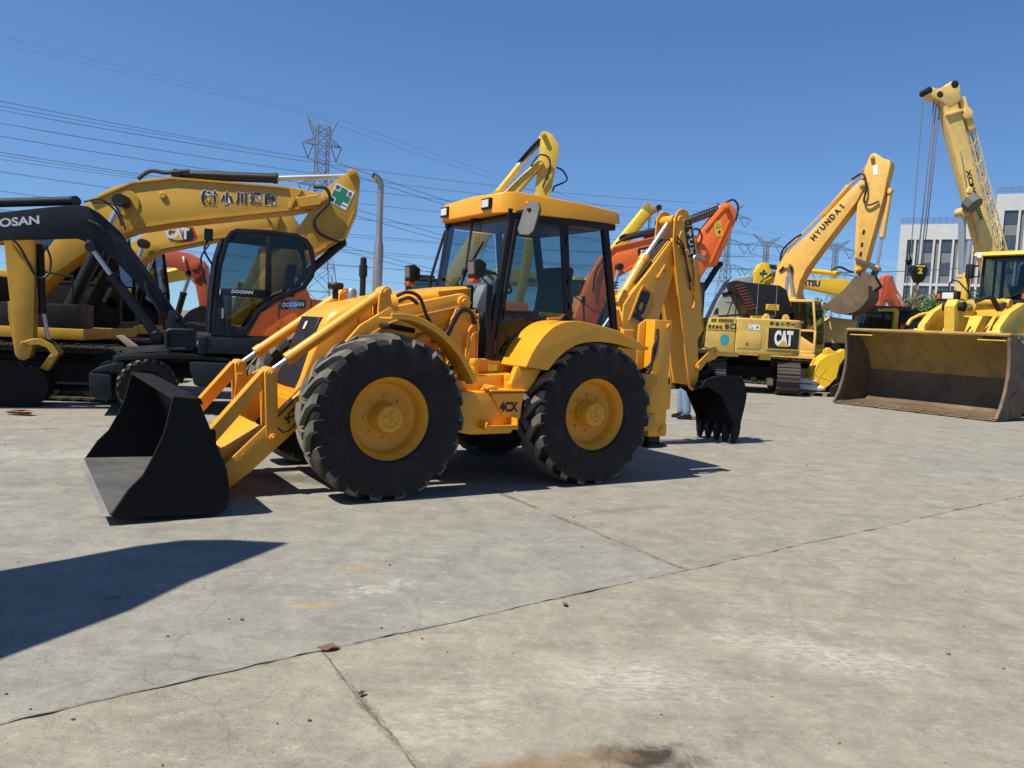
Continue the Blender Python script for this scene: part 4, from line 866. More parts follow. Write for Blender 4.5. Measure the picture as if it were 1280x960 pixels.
def pins(par, pts, y0, y1, r, mat):
    for x, z in pts:
        m = MB(); m.cyl((x, y0 - .05, z), (x, y1 + .05, z), r, n=18); m.cyl((x, y0 - .065, z), (x, y1 + .065, z), r * .6, n=12); m.build('pin', mat, par, .006, 1)
def dig_bucket(par, pin, ang, s, W, mat, tmat=None, nt_=5, yc=0, flip=1):
    """digging bucket: pin at origin, mouth towards -x, teeth down; turned by ang degrees in the boom plane"""
    S = [(0, -.04), (.10, .12), (.38, .20)] + cat2([(.70, .12), (.90, -.15), (.95, -.45), (.84, -.78), (.62, -1.02)], 4) + [(.53, -1.03), (.50, -.92), (.28, -.42)]
    S = [(flip * a * s, b * s) for a, b in S]
    sh = [(.36, .185)] + cat2([(.69, .105), (.885, -.15), (.935, -.45), (.825, -.78), (.56, -1.06)], 4); sh = [(flip * a * s, b * s) for a, b in sh]
    T = Matrix.Translation((pin[0], yc, pin[1])) @ Matrix.Rotation(R(-ang), 4, 'Y')
    m = MB()
    for y in (-W / 2, W / 2 - .025): m.prism(S, y, y + .025)
    m.sheet(sh, .02 * flip, -W / 2 + .01, W / 2 - .01)
    for y in (-W * .17, W * .17): m.prism([(flip * a * s, b * s) for a, b in ((-.07, -.06), (-.07, .08), (.1, .30), (.42, .38), (.5, .2), (.3, .0), (.05, -.08))], y - .02, y + .02)
    m.xf(T); b = m.build('bucket', mat, par, .006, 1)
    for k in range(nt_):
        y = -W / 2 + .05 + (W - .1) * k / (nt_ - 1); m = MB()
        m.loft([[(flip * x * s, y + a * w_, z * s) for x, a in ((c - .05, -1), (c - .05, 1), (c + .06, 1), (c + .06, -1))] for z, w_, c in ((-.98, .045, .60), (-1.12, .04, .56))] + [[(flip * .50 * s, y - .03, -1.30 * s), (flip * .50 * s, y + .03, -1.30 * s), (flip * .53 * s, y + .03, -1.30 * s), (flip * .53 * s, y - .03, -1.30 * s)]])
        m.xf(T); m.build('tooth', tmat or mat, b)
    return b

# ---------------------------------------------------------------- wheeled excavator, slate cab, orange body (left)
DW = empty('wheeled_excavator', (-4.182, 13.074, 0), 203, 'slate blue wheeled excavator with dark cab and orange rear cover, behind the front bucket', 'excavator')
CABP = [(.76, 1.20), (.74, 1.57), (.69, 2.24), (.58, 2.66), (.52, 2.75), (.43, 2.80), (-.01, 2.82), (-.45, 2.80), (-.60, 2.74), (-.69, 2.62), (-.735, 2.42), (-.73, 2.18), (-.60, 1.97), (-.15, 1.74), (.06, 1.56), (.27, 1.20)]
CIN = [(.69, 1.27), (.67, 1.57), (.62, 2.22), (.53, 2.60), (.48, 2.68), (.42, 2.72), (-.01, 2.745), (-.42, 2.725), (-.55, 2.67), (-.62, 2.57), (-.665, 2.42), (-.66, 2.22), (-.55, 2.03), (-.11, 1.81), (.11, 1.62), (.31, 1.27)]
m = MB()
def ring_frame(m, o_, i_, y0, y1):
    n = len(o_); vs = [[m.bm.verts.new((p[0], y, p[1])) for p in P] for P in (o_, i_) for y in (y0, y1)]
    a, b, c, d = vs
    for k in range(n):
        j = (k + 1) % n
        m._f((a[k], a[j], c[j], c[k])); m._f((b[k], d[k], d[j], b[j])); m._f((a[k], b[k], b[j], a[j])); m._f((c[k], c[j], d[j], d[k]))
for y in (.90, -.02): ring_frame(m, CABP, CIN, y, y + .05)
# roof, floor and front/back shell between the two side frames
m.sheet([(.69, 2.24), (.58, 2.66), (.52, 2.75), (.43, 2.80), (-.01, 2.82), (-.45, 2.80), (-.60, 2.74), (-.69, 2.62)], -.05, .03, .90) if 0 else m.sheet([(.58, 2.66), (.52, 2.75), (.43, 2.80), (-.01, 2.82), (-.45, 2.80), (-.60, 2.74), (-.69, 2.62)], .05, .03, .90)
m.box(-.60, .74, .03, .90, 1.17, 1.22)
m.prism([(.0, 2.73), (-.075, 2.73), (-.09, 1.80), (.0, 1.75)], .895, .955); m.prism([(.63, 1.90), (.64, 1.80), (.02, 1.78), (-.08, 1.85), (-.08, 1.92)], .895, .955)
m.prism([(.69, 1.27), (.655, 1.80), (.60, 1.80), (.535, 1.27)], .905, .945); m.prism([(.53, 1.22), (.50, 1.36), (.28, 1.34), (.05, 1.66), (.02, 1.80), (-.10, 1.82), (.3, 1.25)], .905, .945)
dc = m.build('cab', M['slate'], DW, .012, 2)
for P in ([(.655, 1.90), (.625, 2.22), (.53, 2.60), (.42, 2.71), (.0, 2.73), (-.0, 1.91)], [(-.09, 1.86), (-.085, 2.73), (-.42, 2.72), (-.55, 2.66), (-.65, 2.45), (-.655, 2.22), (-.55, 2.04)], [(.61, 1.79), (.51, 1.36), (.28, 1.35), (.05, 1.68), (.02, 1.79)]):
    for y in (.918, .0): m = MB(); m.prism(P, y, y + .006); m.build('window_pane', M['glass'] if y < .5 or P[0][0] > .62 else M['gdark'], dc)
m = MB(); m.sheet([(.74, 1.25), (.735, 1.57), (.69, 2.24), (.59, 2.64)], .01, .03, .90); m.build('windscreen', M['glass'], dc)
for yv in (.03, .90): m = MB(); m.tube([(.78, yv, 1.25), (.77, yv, 1.57), (.72, yv, 2.24), (.62, yv, 2.64)], .03, 8, 3); m.build('windscreen_post', M['slate'], dc)
m = MB(); m.tube([(.60, .93, 1.60), (.60, .97, 1.60), (.60, .97, 1.46), (.60, .93, 1.46)], .018, 8, 0); m.build('door_handle', M['stl'], dc)
m = MB(); m.prism([(-.30, 1.83), (-.30, 1.93), (-.36, 1.96), (-.43, 1.95), (-.43, 1.83)], .95, 1.02); m.build('side_mirror', M['slate'], dc, .02)
m = MB(); m.box(.75, .87, .55, .75, 2.62, 2.78); m.tube([(.70, .5, 2.2), (.86, .65, 2.45), (.82, .65, 2.62)], .015); m.tube([(.8, .95, 2.55), (.92, .98, 2.3), (.84, .97, 1.95)], .014); m.build('mirror_bracket', M['blk'], dc)
m = MB(); m.box(-.45, .05, .25, .70, 1.25, 1.65); m.prism([(-.42, 1.65), (-.30, 1.65), (-.38, 2.35), (-.5, 2.35)], .26, .69); m.build('seat', M['seat'], dc, .03)
m = MB(); m.box(.45, .6, .3, .6, 1.25, 1.9); m.build('console', M['grey'], dc, .03)
text('DOOSAN', dc, (.33, .958, 1.865), NX, UP, .31, .05, M['white'], bold=.03, shear=.15)
m = MB(); m.prism([(.25, 1.20), (.07, 1.57), (-.19, 1.745), (-.59, 1.995), (-.66, 1.90), (-.69, 1.82), (-.92, 1.80), (-1.05, 1.70), (-1.12, 1.45), (-1.12, 1.20)], -.90, .925); oc = m.build('rear_cover', M['org'], DW, .035, 3)
m = MB(); m.box(-.22, -.205, .918, .93, 1.22, 1.72); m.box(-.70, -.69, .918, .93, 1.22, 1.80); m.build('panel_seam', M['black'], oc)
m = MB(); m.box(-.24, -.19, .925, .94, 1.36, 1.48); m.build('latch', M['org'], oc)
c_ = Vector((-.42, .9285, 1.72)); u_ = Vector((.03, 0, 1)); 
for k, mt in enumerate(('blue', 'sky', 'dgreen')): decal(oc, c_ + Vector((.12 - k * .125, 0, -.012 * (1 - k))), NX, (-.1, 0, 1), [(-.068, -.07), (.064, -.07), (.064, .065), (-.068, .065)], M[mt], 'sticker', .003)
text('DOOSAN', oc, c_ + Vector((0, .0035, 0)), (-1, 0, .10), (.1, 0, 1), .33, .07, M['white'], bold=.04, shear=.15)
m = MB(); m.box(-1.15, .92, -.95, .95, .92, 1.195); m.build('deck', M['slate'], DW, .03)
m = MB(); m.prism([(.95, 1.17), (.93, .92), (.88, .90), (.82, .92), (.80, 1.17)], .55, .97); dl = m.build('front_corner', M['slate'], DW, .02)
m = MB(); m.box(.895, .945, .86, .96, 1.05, 1.14); m.build('lamp', M['lamp'], dl, .006, 1); m = MB(); m.box(.895, .942, .79, .85, 1.06, 1.13); m.build('indicator', M['amb'], dl, .006, 1)
m = MB(); m.prism([(1.03, .80), (1.05, .74), (.98, .46), (.90, .43), (.2, .42), (.17, .78)], .62, 1.02); m.build('side_box', M['slate'], DW, .03); m = MB(); m.prism([(1.03, .80), (1.05, .74), (.98, .46), (.90, .43), (.2, .42), (.17, .78)], -1.02, -.62); m.build('side_box', M['slate'], DW, .03)
m = MB(); m.box(-1.7, 2.1, -.38, .38, .50, .82); m.cyl((0, 0, .75), (0, 0, .95), .5, n=28); 
for x in (1.62, -1.25): m.cyl((x, -.9, .40), (x, .9, .40), .09)
m.build('chassis', M['und'], DW, .02)
m = MB(); m.prism([(2.0, .86), (1.2, .93), (.5, .86), (.4, .80), (1.2, .84), (2.05, .78)], -.95, .95); m.build('mudguard', M['blk'], DW, .02)
wt = {'tyre': tyre_mesh(.42, .30, .25, 22, .025), 'rim': rim_mesh(.252, .30, M['und'], .06), 'hub': hub_mesh(.252, .30, M['und'], .06, .08, .06)}
for x in (1.62, -1.25):
    for s in (1, -1): wheel(DW, wt, (x, s * .80, .41), s, spin=5, steer=8 if x > 0 else 0)
m = MB(); m.prism([(2.36, .60), (2.27, .67), (1.92, .78), (1.9, .62), (2.1, .60)], .70, .95); m.prism([(2.36, .60), (2.27, .67), (1.92, .78), (1.9, .62), (2.1, .60)], -.95, -.70); m.prism([(2.36, .60), (2.08, .58), (2.06, .26), (2.12, .20), (2.34, .28)], -1.05, 1.05); m.build('dozer_blade', M['slate'], DW, .02)
m = MB(); m.tube([(1.9, .6, .92), (1.2, .68, .98), (.6, .7, .90), (.35, .72, .84)], .05); m.tube([(1.95, .66, .87), (1.3, .74, .93), (.65, .76, .85), (.4, .78, .80)], .05); m.build('hose_bundle', M['blk'], DW)
DB = [(4.9, 2.30), (4.1, 2.62), (3.57, 2.79), (2.95, 2.93), (2.6, 3.0), (2.45, 2.99), (2.30, 2.91), (2.03, 2.67), (1.63, 2.10), (1.26, 1.55), (1.14, 1.45), (1.14, 1.32), (1.25, 1.26), (1.39, 1.42), (1.69, 1.79), (2.10, 2.25), (2.30, 2.42), (2.6, 2.53), (3.57, 2.42), (4.9, 2.02)]
m = MB(); m.prism(DB, .04, .34); db = m.build('boom', M['slate'], DW, .015)
m = MB(); m.tube([(2.05, .355, 2.52), (1.75, .355, 2.08), (1.45, .355, 1.66)], .012); m.tube([(2.45, .36, 2.78), (2.30, .37, 2.72), (2.22, .36, 2.64)], .028); m.tube([(2.5, .36, 3.05), (2.28, .37, 3.1), (2.08, .36, 2.95), (2.0, .36, 2.75)], .014); m.tube([(2.4, .3, 3.06), (2.1, .3, 3.04), (1.95, .3, 2.7)], .012); m.build('hose', M['hose'], db)
text('DOOSAN', db, (3.45, .343, 2.665), (-1, 0, .19), (.19, 0, 1), .80, .12, M['white'], bold=.03, shear=.12)
pins(db, [(1.22, 1.42), (2.42, 2.45)], .04, .34, .055, M['slate'])
rod_cyl(DW, (1.50, .42, 1.14), (2.10, .42, 1.97), (2.40, .42, 2.40), .072, M['slate'], .04, 'boom_cylinder')
rod_cyl(DW, (2.62, .19, 3.07), (4.2, .19, 2.86), (5.2, .19, 2.66), .065, M['slate'], .035, 'arm_cylinder')
m = MB()
for y in (.0, .36): m.prism([(1.33, 1.54), (1.20, 1.52), (1.02, 1.20), (1.02, .92), (1.40, .92), (1.58, 1.05), (1.60, 1.16), (1.42, 1.16)], y - .02, y + .03)
m.build('swing_post', M['slate'], DW, .01)
m = MB(); m.box(.95, 1.45, -.1, .5, .75, .95); m.build('swing_bracket', M['slate'], DW, .02)
m = MB(); m.tube([(1.10, .92, .98), (1.32, .92, .98), (1.36, .92, 1.05), (1.36, .92, 1.20), (1.30, .92, 1.25), (1.0, .92, 1.25)], .03, 8, 3); m.box(1.0, 1.34, .70, .90, .96, 1.22); m.build('step_guard', M['slate'], DW, .01)
m = MB(); m.tube([(1.40, .45, 1.25), (1.47, .5, 1.5), (1.62, .48, 1.75), (1.68, .46, 1.95)], .018); m.build('hose', M['hose'], DW)

# ---------------------------------------------------------------- large ochre excavator with the lettered boom (left back)
C1 = empty('excavator', (-5.655, 14.448, 0), 8, 'ochre excavator with black lettering along its raised boom, left behind the slate one', 'excavator', 'tracked excavators in the yard')
B = [(-3.02, 1.62), (-2.86, 1.95), (-2.52, 2.45), (-2.16, 2.97), (-1.82, 3.37), (-1.50, 3.58), (-1.13, 3.72), (-.80, 3.80), (-.47, 3.85), (1.35, 3.83), (1.64, 3.81), (2.08, 3.74), (2.20, 3.66), (2.19, 3.56), (2.08, 3.51), (1.57, 3.38), (-.39, 3.04), (-1.12, 2.87), (-1.5, 2.70), (-1.84, 2.49), (-2.35, 2.07), (-2.70, 1.68), (-2.86, 1.48), (-3.0, 1.48)]
m = MB(); m.prism(B, -.25, .25); cb1 = m.build('boom', M['cat'], C1, .02)
m = MB(); m.sheet([(-1.12, 2.90), (-.39, 3.07), (1.57, 3.41), (2.05, 3.54)], .035, -.285, -.248); m.sheet([(-1.80, 3.33), (-1.13, 3.68), (-.47, 3.81), (1.35, 3.79), (1.64, 3.77)], .03, -.285, -.248); m.build('weld_flange', M['cat'], cb1)
m = MB(); m.prism([(1.50, 3.82), (1.75, 3.78), (1.62, 3.56), (1.56, 3.42), (1.50, 3.45), (1.57, 3.62)], -.30, -.25); m.prism([(1.64, 3.63), (2.08, 3.72), (2.08, 3.54), (1.70, 3.46)], -.33, -.25); m.build('boom_gusset', M['cat'], cb1, .008, 1)
m = MB(); m.cyl((-1.22, -.56, 3.35), (-1.22, .56, 3.35), .10, n=22); m.cyl((-1.22, -.27, 3.35), (-1.22, .27, 3.35), .22, n=30); m.cyl((-.62, -.28, 3.52), (-.62, -.25, 3.52), .06, n=12); m.build('boom_boss', M['cat'], cb1, .01, 1)
for ch, x_, z_, w_, h_ in (('㈲', .16, 3.53, .27, .26), ('小', .45, 3.545, .205, .21), ('川', .695, 3.56, .19, .21), ('通', .94, 3.575, .20, .215), ('商', 1.19, 3.585, .20, .215)):
    text(ch, cb1, (x_, -.253, z_), PX, UP, w_ * 1.10, h_ * 1.09, M['white'], 'lettering_outline', bold=.075, th=.002)
    text(ch, cb1, (x_, -.2555, z_), PX, UP, w_, h_, M['black'], bold=.045)
SK = [(2.50, 4.15), (2.55, 4.22), (2.64, 4.23), (2.70, 4.18), (2.73, 4.06), (2.68, 3.45), (2.50, 2.98), (2.0, 2.66), (1.15, 1.75), (.60, 1.05), (.45, .95), (.35, 1.0), (.35, 1.12), (.75, 1.75), (1.20, 2.50), (1.63, 3.05), (1.95, 3.55), (2.05, 3.75), (2.2, 3.9)]
m = MB(); m.prism(SK, -.19, .19); cs = m.build('stick', M['cat'], C1, .02)
m = MB(); m.sheet([(2.0, 2.69), (2.49, 3.0), (2.66, 3.46)], .03, -.22, -.188); m.build('weld_flange', M['cat'], cs)
pins(cs, [(2.60, 4.13), (2.12, 3.64), (.47, 1.05)], -.30, .30, .07, M['cat'])
hose(C1, [(1.95, -.33, 3.84), (2.16, -.34, 3.82), (2.22, -.34, 3.6), (1.98, -.34, 3.28), (2.05, -.33, 3.05), (2.35, -.3, 2.93), (2.5, -.3, 2.93)], .03)
hose(C1, [(-1.05, -.2, 3.78), (-.85, -.2, 3.93), (-.6, -.2, 3.92), (-.35, -.2, 3.96), (-.2, -.2, 3.98)], .035)
rod_cyl(C1, (-.45, 0, 3.93), (1.21, 0, 3.99), (2.58, 0, 4.13), .085, M['blk'], .045, 'stick_cylinder')
for s in (-1, 1): rod_cyl(C1, (-2.20, s * .48, 1.12), (-1.55, s * .48, 2.60), (-1.22, s * .48, 3.35), .11, M['blk'], .06, 'boom_cylinder')
rod_cyl(C1, (2.45, .0, 2.92), (1.75, 0, 2.24), (1.05, 0, 1.35), .075, M['blk'], .04, 'bucket_cylinder')
m = MB(); m.prism([(.85, 1.42), (1.05, 1.42), (.62, .95), (.42, .92)], -.25, .25); m.build('bucket_link', M['cat'], C1, .01)
dig_bucket(C1, (.42, 1.0), -25, .85, 1.0, M['bkt'], flip=-1)
for k, (a, b_) in enumerate((((.10, .10), (-.10, -.10)),)): pass
qc = Vector((2.415, -.1935, 3.72)); qa = Vector((math.cos(R(-24)), 0, math.sin(R(-24)))); qb = Vector((math.sin(R(24)), 0, math.cos(R(24))))
decal(cs, qc, qa, qb, rect(.36, .36), M['white'], 'safety_sticker', .004)
decal(cs, qc + Vector((0, -.0045, 0)), qa, qb, [(-.06, -.16), (.06, -.16), (.06, -.06), (.16, -.06), (.16, .06), (.06, .06), (.06, .16), (-.06, .16), (-.06, .06), (-.16, .06), (-.16, -.06), (-.06, -.06)], M['green'], 'green_cross', .003)
for ch, a, b_ in (('安', -.12, .12), ('全', .12, .12), ('第', -.12, -.12), ('一', .12, -.12)): text(ch, cs, qc + qa * a + qb * b_ + Vector((0, -.0045, 0)), qa, qb, .08, .08 if ch != '一' else .015, M['black'], bold=.02, th=.003)
house(C1, -3.0, M['cat'], 1.0, cabside=1, tank=M['blk'])
undercarriage(C1, -3.0, 0, 1.0, 4.6)
m = MB(); m.prism([(-.98, 1.08), (-.90, 1.10), (-.55, .84), (-.65, .78)], -1.42, -1.28); m.build('wooden_board', M['wood'], C1, .01)

# ---------------------------------------------------------------- second ochre excavator behind it, red hexagon badge
C2 = empty('excavator', (-7.59, 18.248, 0), 8, 'ochre excavator farther back whose boom carries a red hexagon badge', 'excavator', 'tracked excavators in the yard')
B = [(-2.15, 1.5), (-1.75, 2.2), (-1.3, 2.75), (-.85, 3.12), (-.43, 3.34), (1.49, 3.73), (2.05, 3.84), (2.16, 3.78), (2.08, 3.42), (.64, 3.1), (-.42, 2.82), (-.75, 2.62), (-1.2, 2.0), (-1.6, 1.35), (-1.9, 1.3)]
m = MB(); m.prism(B, -.25, .25); b2 = m.build('boom', M['cat'], C2, .02)
m = MB(); m.sheet([(-.42, 2.86), (.64, 3.14), (2.05, 3.46)], .03, -.28, -.248); m.build('weld_flange', M['cat'], b2)
hc = Vector((-.03, -.256, 3.215)); decal(b2, hc + Vector((.20, 0, 0)), PX, UP, [(-.16, -.17), (.10, -.19), (.19, 0), (.10, .19), (-.08, .17)], M['redp'], 'badge', .004)
decal(b2, hc + Vector((.20, -.0045, 0)), PX, UP, [(-.14, -.13), (.08, -.145), (.14, 0), (.08, .14), (-.07, .13)], M['black'], 'badge', .003)
text('CAT', b2, hc + Vector((-.02, -.008, .03)), PX, UP, .50, .26, M['white'], bold=.06); decal(b2, hc + Vector((0, -.013, -.07)), PX, UP, [(-.11, -.05), (.11, -.05), (0, .08)], M['ylw'], 'badge', .003)
m = MB(); m.prism([(1.9, 4.0), (2.25, 4.05), (2.55, 3.6), (2.0, 2.6), (1.2, 1.3), (1.0, 1.3), (1.6, 2.7), (1.85, 3.5)], -.18, .18); m.build('stick', M['cat'], C2, .02)
m = MB(); m.tube([(-.3, -.2, 3.5), (.6, -.2, 3.68), (1.3, -.2, 3.82), (1.55, -.2, 3.98), (1.8, -.2, 3.8), (1.95, -.3, 3.6)], .025); m.tube([(.7, -.1, 3.72), (1.4, -.1, 3.95), (1.7, -.1, 3.9)], .02); m.build('hose', M['hose'], b2)
rod_cyl(C2, (.3, 0, 3.62), (1.2, 0, 3.86), (2.1, 0, 3.98), .08, M['blk'], .045, 'stick_cylinder')
for s in (-1, 1): rod_cyl(C2, (-1.2, s * .45, 1.1), (-.95, s * .45, 2.1), (-.70, s * .45, 2.95), .10, M['blk'], .05, 'boom_cylinder')
house(C2, -2.1, M['cat'], 1.0, tank=M['blk']); undercarriage(C2, -2.1, 0, 1.0, 4.4)
dig_bucket(C2, (1.08, 1.3), -25, .9, 1.0, M['bkt'], flip=-1)

# ---------------------------------------------------------------- ochre stick and black bucket at the left edge
A5 = empty('excavator', (-7.358, 12.088, 0), 200, 'small ochre excavator at the left edge, stick hanging down to a black bucket', 'excavator', 'tracked excavators in the yard')
A5.rotation_euler = (0, 0, R(200))
m = MB(); m.prism([(.30, 2.62), (.27, 2.44), (.24, 2.06), (.18, 1.43), (.13, .78), (.08, .70), (0, .68), (-.07, .73), (-.11, .93), (-.125, 1.69), (-.14, 2.48), (-.08, 2.66), (.1, 2.72)], -.15, .17); s5 = m.build('stick', M['cat'], A5, .015)
m = MB()
for y in (-.12, -.02, .08): m.prism([(.20, 1.55), (.23, 1.55), (.22, 1.30), (.14, .82), (.11, .80), (.16, 1.3)], y, y + .03)
m.build('wear_rib', M['cat'], s5, .004, 1)
m = MB(); m.prism([(-.02, 2.60), (.3, 2.40), (.9, 2.32), (2.2, 2.25), (3.2, 1.6), (3.7, 1.2), (3.8, 1.4), (3.3, 2.1), (2.3, 2.75), (.9, 2.72), (.2, 2.70)], -.13, .15); m.build('boom', M['cat'], A5, .015)
rod_cyl(A5, (-.17, .02, 2.38), (-.21, .02, 1.45), (-.30, .02, .95), .055, M['blk'], .03, 'bucket_cylinder')
for y in (-.20, .17):
    m = MB(); m.prism([(.03, .92), (0, .97), (-.14, 1.02), (-.22, 1.02), (-.36, .95), (-.46, .82), (-.44, .76), (-.38, .77), (-.30, .88), (-.2, .93), (-.1, .92), (.02, .88)], y, y + .03); l5 = m.build('bucket_lever', M['cat'], A5, .006, 1)
m = MB(); m.prism([(-.37, .84), (-.45, .80), (-.30, .53), (-.19, .57)], -.12, .14); m.build('tipping_link', M['cat'], A5, .01)
pins(s5, [(.0, .93)], -.2, .2, .04, M['cat'])
BK5 = [(.42, .44), (.15, .61), (-.16, .60)] + cat2([(-.29, .52), (-.345, .36), (-.30, .14), (-.16, .02), (.05, .0), (.30, .02), (.52, .10)], 3) + [(.60, .16)]
m = MB()
for y in (-.28, .30): m.prism(BK5, y, y + .02)
m.sheet([(-.10, .59), (-.16, .58)] + cat2([(-.28, .51), (-.33, .36), (-.29, .15), (-.16, .035), (.05, .015), (.30, .035), (.58, .15)], 3), .018, -.27, .31)
m.prism([(.10, .58), (-.12, .60), (-.12, .55), (.1, .55)], -.27, .31)
for y in (-.10, .10): m.prism([(.07, .58), (.06, .70), (-.02, .73), (-.06, .68), (-.20, .68), (-.24, .58)], y, y + .025)
b5 = m.build('bucket', M['bkt'], A5, .005, 1)
for k in range(4):
    m = MB(); m.prism([(.48, .09), (.50, .17), (.74, .19), (.73, .17)], -.27 + k * .17, -.20 + k * .17); m.build('tooth', M['und'], b5)
hose(A5, [(.25, .2, 2.55), (.05, .22, 2.35), (-.15, .2, 1.95), (-.30, .15, 1.98), (-.33, .12, 2.2), (-.26, .1, 2.42)], .016)
house(A5, 4.3, M['cat'], .62); undercarriage(A5, 4.3, 0, .62, 4.2)

# ---------------------------------------------------------------- red excavator far left back
RX = empty('excavator', (-8.69, 21.2, 0), 0, 'brick red excavator arm seen between the slate boom and its cab', 'excavator', 'tracked excavators in the yard')
m = MB(); m.prism([(-3.2, 1.5), (-2.4, 2.2), (-1.7, 2.72), (-1.02, 2.94), (-.55, 3.06), (-.2, 3.08), (.05, 3.03), (.33, 2.88), (.50, 2.65), (.48, 2.5), (.34, 2.34), (.05, 2.52), (-.28, 2.64), (-.89, 2.66), (-1.6, 2.35), (-2.4, 1.7), (-3.0, 1.3)], -.22, .22); rb = m.build('boom', M['red'], RX, .02)
m = MB(); m.cyl((.28, -.26, 2.72), (.28, .26, 2.72), .12, n=20); m.build('boss', M['red'], rb, .01); m = MB(); m.tube([(.0, -.25, 2.92), (.02, -.27, 2.85), (.03, -.27, 2.78)], .03); m.build('pipe', M['white'], rb)
m = MB(); m.prism([(.22, 2.80), (.40, 2.86), (.52, 2.7), (.55, 2.3), (.7, 1.2), (.5, 1.2), (.26, 2.3)], -.16, .16); m.build('stick', M['red'], RX, .02)
rod_cyl(RX, (-.25, -.1, 1.2), (-.05, -.1, 1.95), (.12, -.1, 2.5), .08, M['blk'], .05, 'boom_cylinder')
dig_bucket(RX, (.6, 1.2), 0, .8, .9, M['bkt'])
house(RX, -3.6, M['red'], .95); undercarriage(RX, -3.6, 0, .95)
# small yellow excavator cab behind it
YX = empty('excavator', (-8.6, 26, 0), 250, 'distant small yellow excavator with grey cab between slate boom and red arm', 'excavator', 'tracked excavators in the yard')
house(YX, 0, M['kom'], .85, cab=M['cat'], cab_kw=dict(gl=M['glass'])); undercarriage(YX, 0, 0, .85, n=30)
m = MB(); m.prism([(1.2, 1.4), (1.8, 2.4), (2.6, 2.9), (4.0, 2.5), (4.0, 2.2), (2.6, 2.5), (2.1, 2.1), (1.5, 1.2)], -.15, .15); m.build('boom', M['kom'], YX, .02)
m = MB(); m.prism([(3.8, 2.7), (4.2, 2.5), (3.9, 1.0), (3.7, 1.0)], -.12, .12); m.build('stick', M['kom'], YX, .02); dig_bucket(YX, (3.8, 1.0), 0, .6, .7, M['bkt'], flip=-1)

# ---------------------------------------------------------------- orange excavator behind the backhoe
OX = empty('excavator', (3.436, 23.299, 0), 5, 'bright orange excavator right behind the backhoe cab, dark name plate on its boom', 'excavator', 'tracked excavators in the yard')
B = [(-2.1, 1.2), (-1.82, 1.75), (-1.57, 2.55), (-1.35, 3.15), (-1.12, 3.60), (-.75, 3.95), (.49, 4.31), (1.35, 4.46), (1.62, 4.36), (1.66, 4.18), (1.5, 4.08), (.52, 3.76), (-.24, 3.30), (-.57, 3.08), (-.95, 2.24), (-1.25, 1.40), (-1.5, 1.05), (-1.9, 1.05)]
m = MB(); m.prism(B, -.30, .30); ob = m.build('boom', M['org'], OX, .025)
m = MB(); m.sheet([(-.55, 3.13), (-.24, 3.34), (.52, 3.80), (1.5, 4.12)], .04, -.335, -.298); m.sheet([(-1.10, 3.55), (-.75, 3.90), (.49, 4.27), (1.30, 4.41)], .035, -.335, -.298); m.build('weld_flange', M['org'], ob)
decal(ob, (.34, -.306, 3.885), (1, 0, .29), (-.29, 0, 1), [(-.42, -.10), (-.36, -.155), (.50, -.155), (.5, .14), (-.37, .14), (-.42, .09)], M['black'], 'name_plate', .004)
text('DOOSAN', ob, (.36, -.312, 3.885), (1, 0, .29), (-.29, 0, 1), .72, .17, M['white'], bold=.04, shear=.12)
S = [(1.82, 4.60), (2.28, 5.22), (2.36, 5.34), (2.46, 5.38), (2.58, 5.36), (2.70, 5.24), (2.75, 5.05), (2.75, 4.82), (2.29, 3.56), (2.0, 3.48), (1.75, 2.98), (1.02, 1.90), (.55, 1.25), (.42, 1.25), (.40, 1.4), (.66, 1.95), (1.13, 2.86), (1.62, 3.80), (1.70, 4.2)]
m = MB(); m.prism(S, -.22, .22); os_ = m.build('stick', M['org'], OX, .03)
m = MB(); m.sheet([(1.86, 4.56), (2.32, 5.16), (2.50, 5.22), (2.60, 5.1), (2.58, 4.85), (2.10, 3.62)], -.035, -.245, -.218); m.build('weld_flange', M['org'], os_); pins(os_, [(2.44, 5.24), (1.52, 4.22), (.5, 1.35)], -.3, .3, .08, M['org'])
sc_ = Vector((2.26, -.2225, 4.62)); sa = Vector((.95, 0, .25)).normalized(); sb = Vector((-.25, 0, .95)).normalized()
decal(os_, sc_, sa, sb, rect(.21, .44), M['ylw'], 'warning_sticker', .004); decal(os_, sc_ + sb * .09 + Vector((0, -.0045, 0)), sa, sb, [(-.08, -.07), (.08, -.07), (0, .07)], M['black'], 'warning_triangle', .002); decal(os_, sc_ + sb * .088 + Vector((0, -.007, 0)), sa, sb, [(-.055, -.052), (.055, -.052), (0, .045)], M['ylw'], 'warning_triangle', .002); decal(os_, sc_ - sb * .10 + Vector((0, -.0045, 0)), sa, sb, [(-.06, -.06), (-.02, -.02), (.02, -.07), (.05, .03), (0, .06), (-.02, .02)], M['black'], 'warning_mark', .002)
rod_cyl(OX, (-.45, 0, 4.22), (.85, 0, 4.58), (2.44, 0, 5.24), .095, M['blk'], .10, 'stick_cylinder')
m = MB()
for k in range(26): f = k / 25; x = 1.05 + f * 1.2; z = 4.66 + f * .52; m.lathe([(-.02, .10), (0, .145), (.02, .10)], 10, (x, 0, z), 'x', True)
m.build('rod_gaiter', M['hose'], OX)
rod_cyl(OX, (2.42, 0, 3.62), (1.80, 0, 2.52), (1.25, 0, 1.6), .085, M['slate'], .045, 'bucket_cylinder')
for s in (-1, 1): rod_cyl(OX, (-1.0, s * .48, 1.1), (-.85, s * .48, 2.3), (-.62, s * .48, 3.35), .10, M['blk'], .055, 'boom_cylinder')
m = MB()
for k in range(22): f = k / 21; m.lathe([(-.02, .11), (0, .14), (.02, .11)], 10, (-.98 + f * .22, -.62, 1.3 + f * 1.6), 'z', True)
m.build('hose_guard', M['hose'], OX)
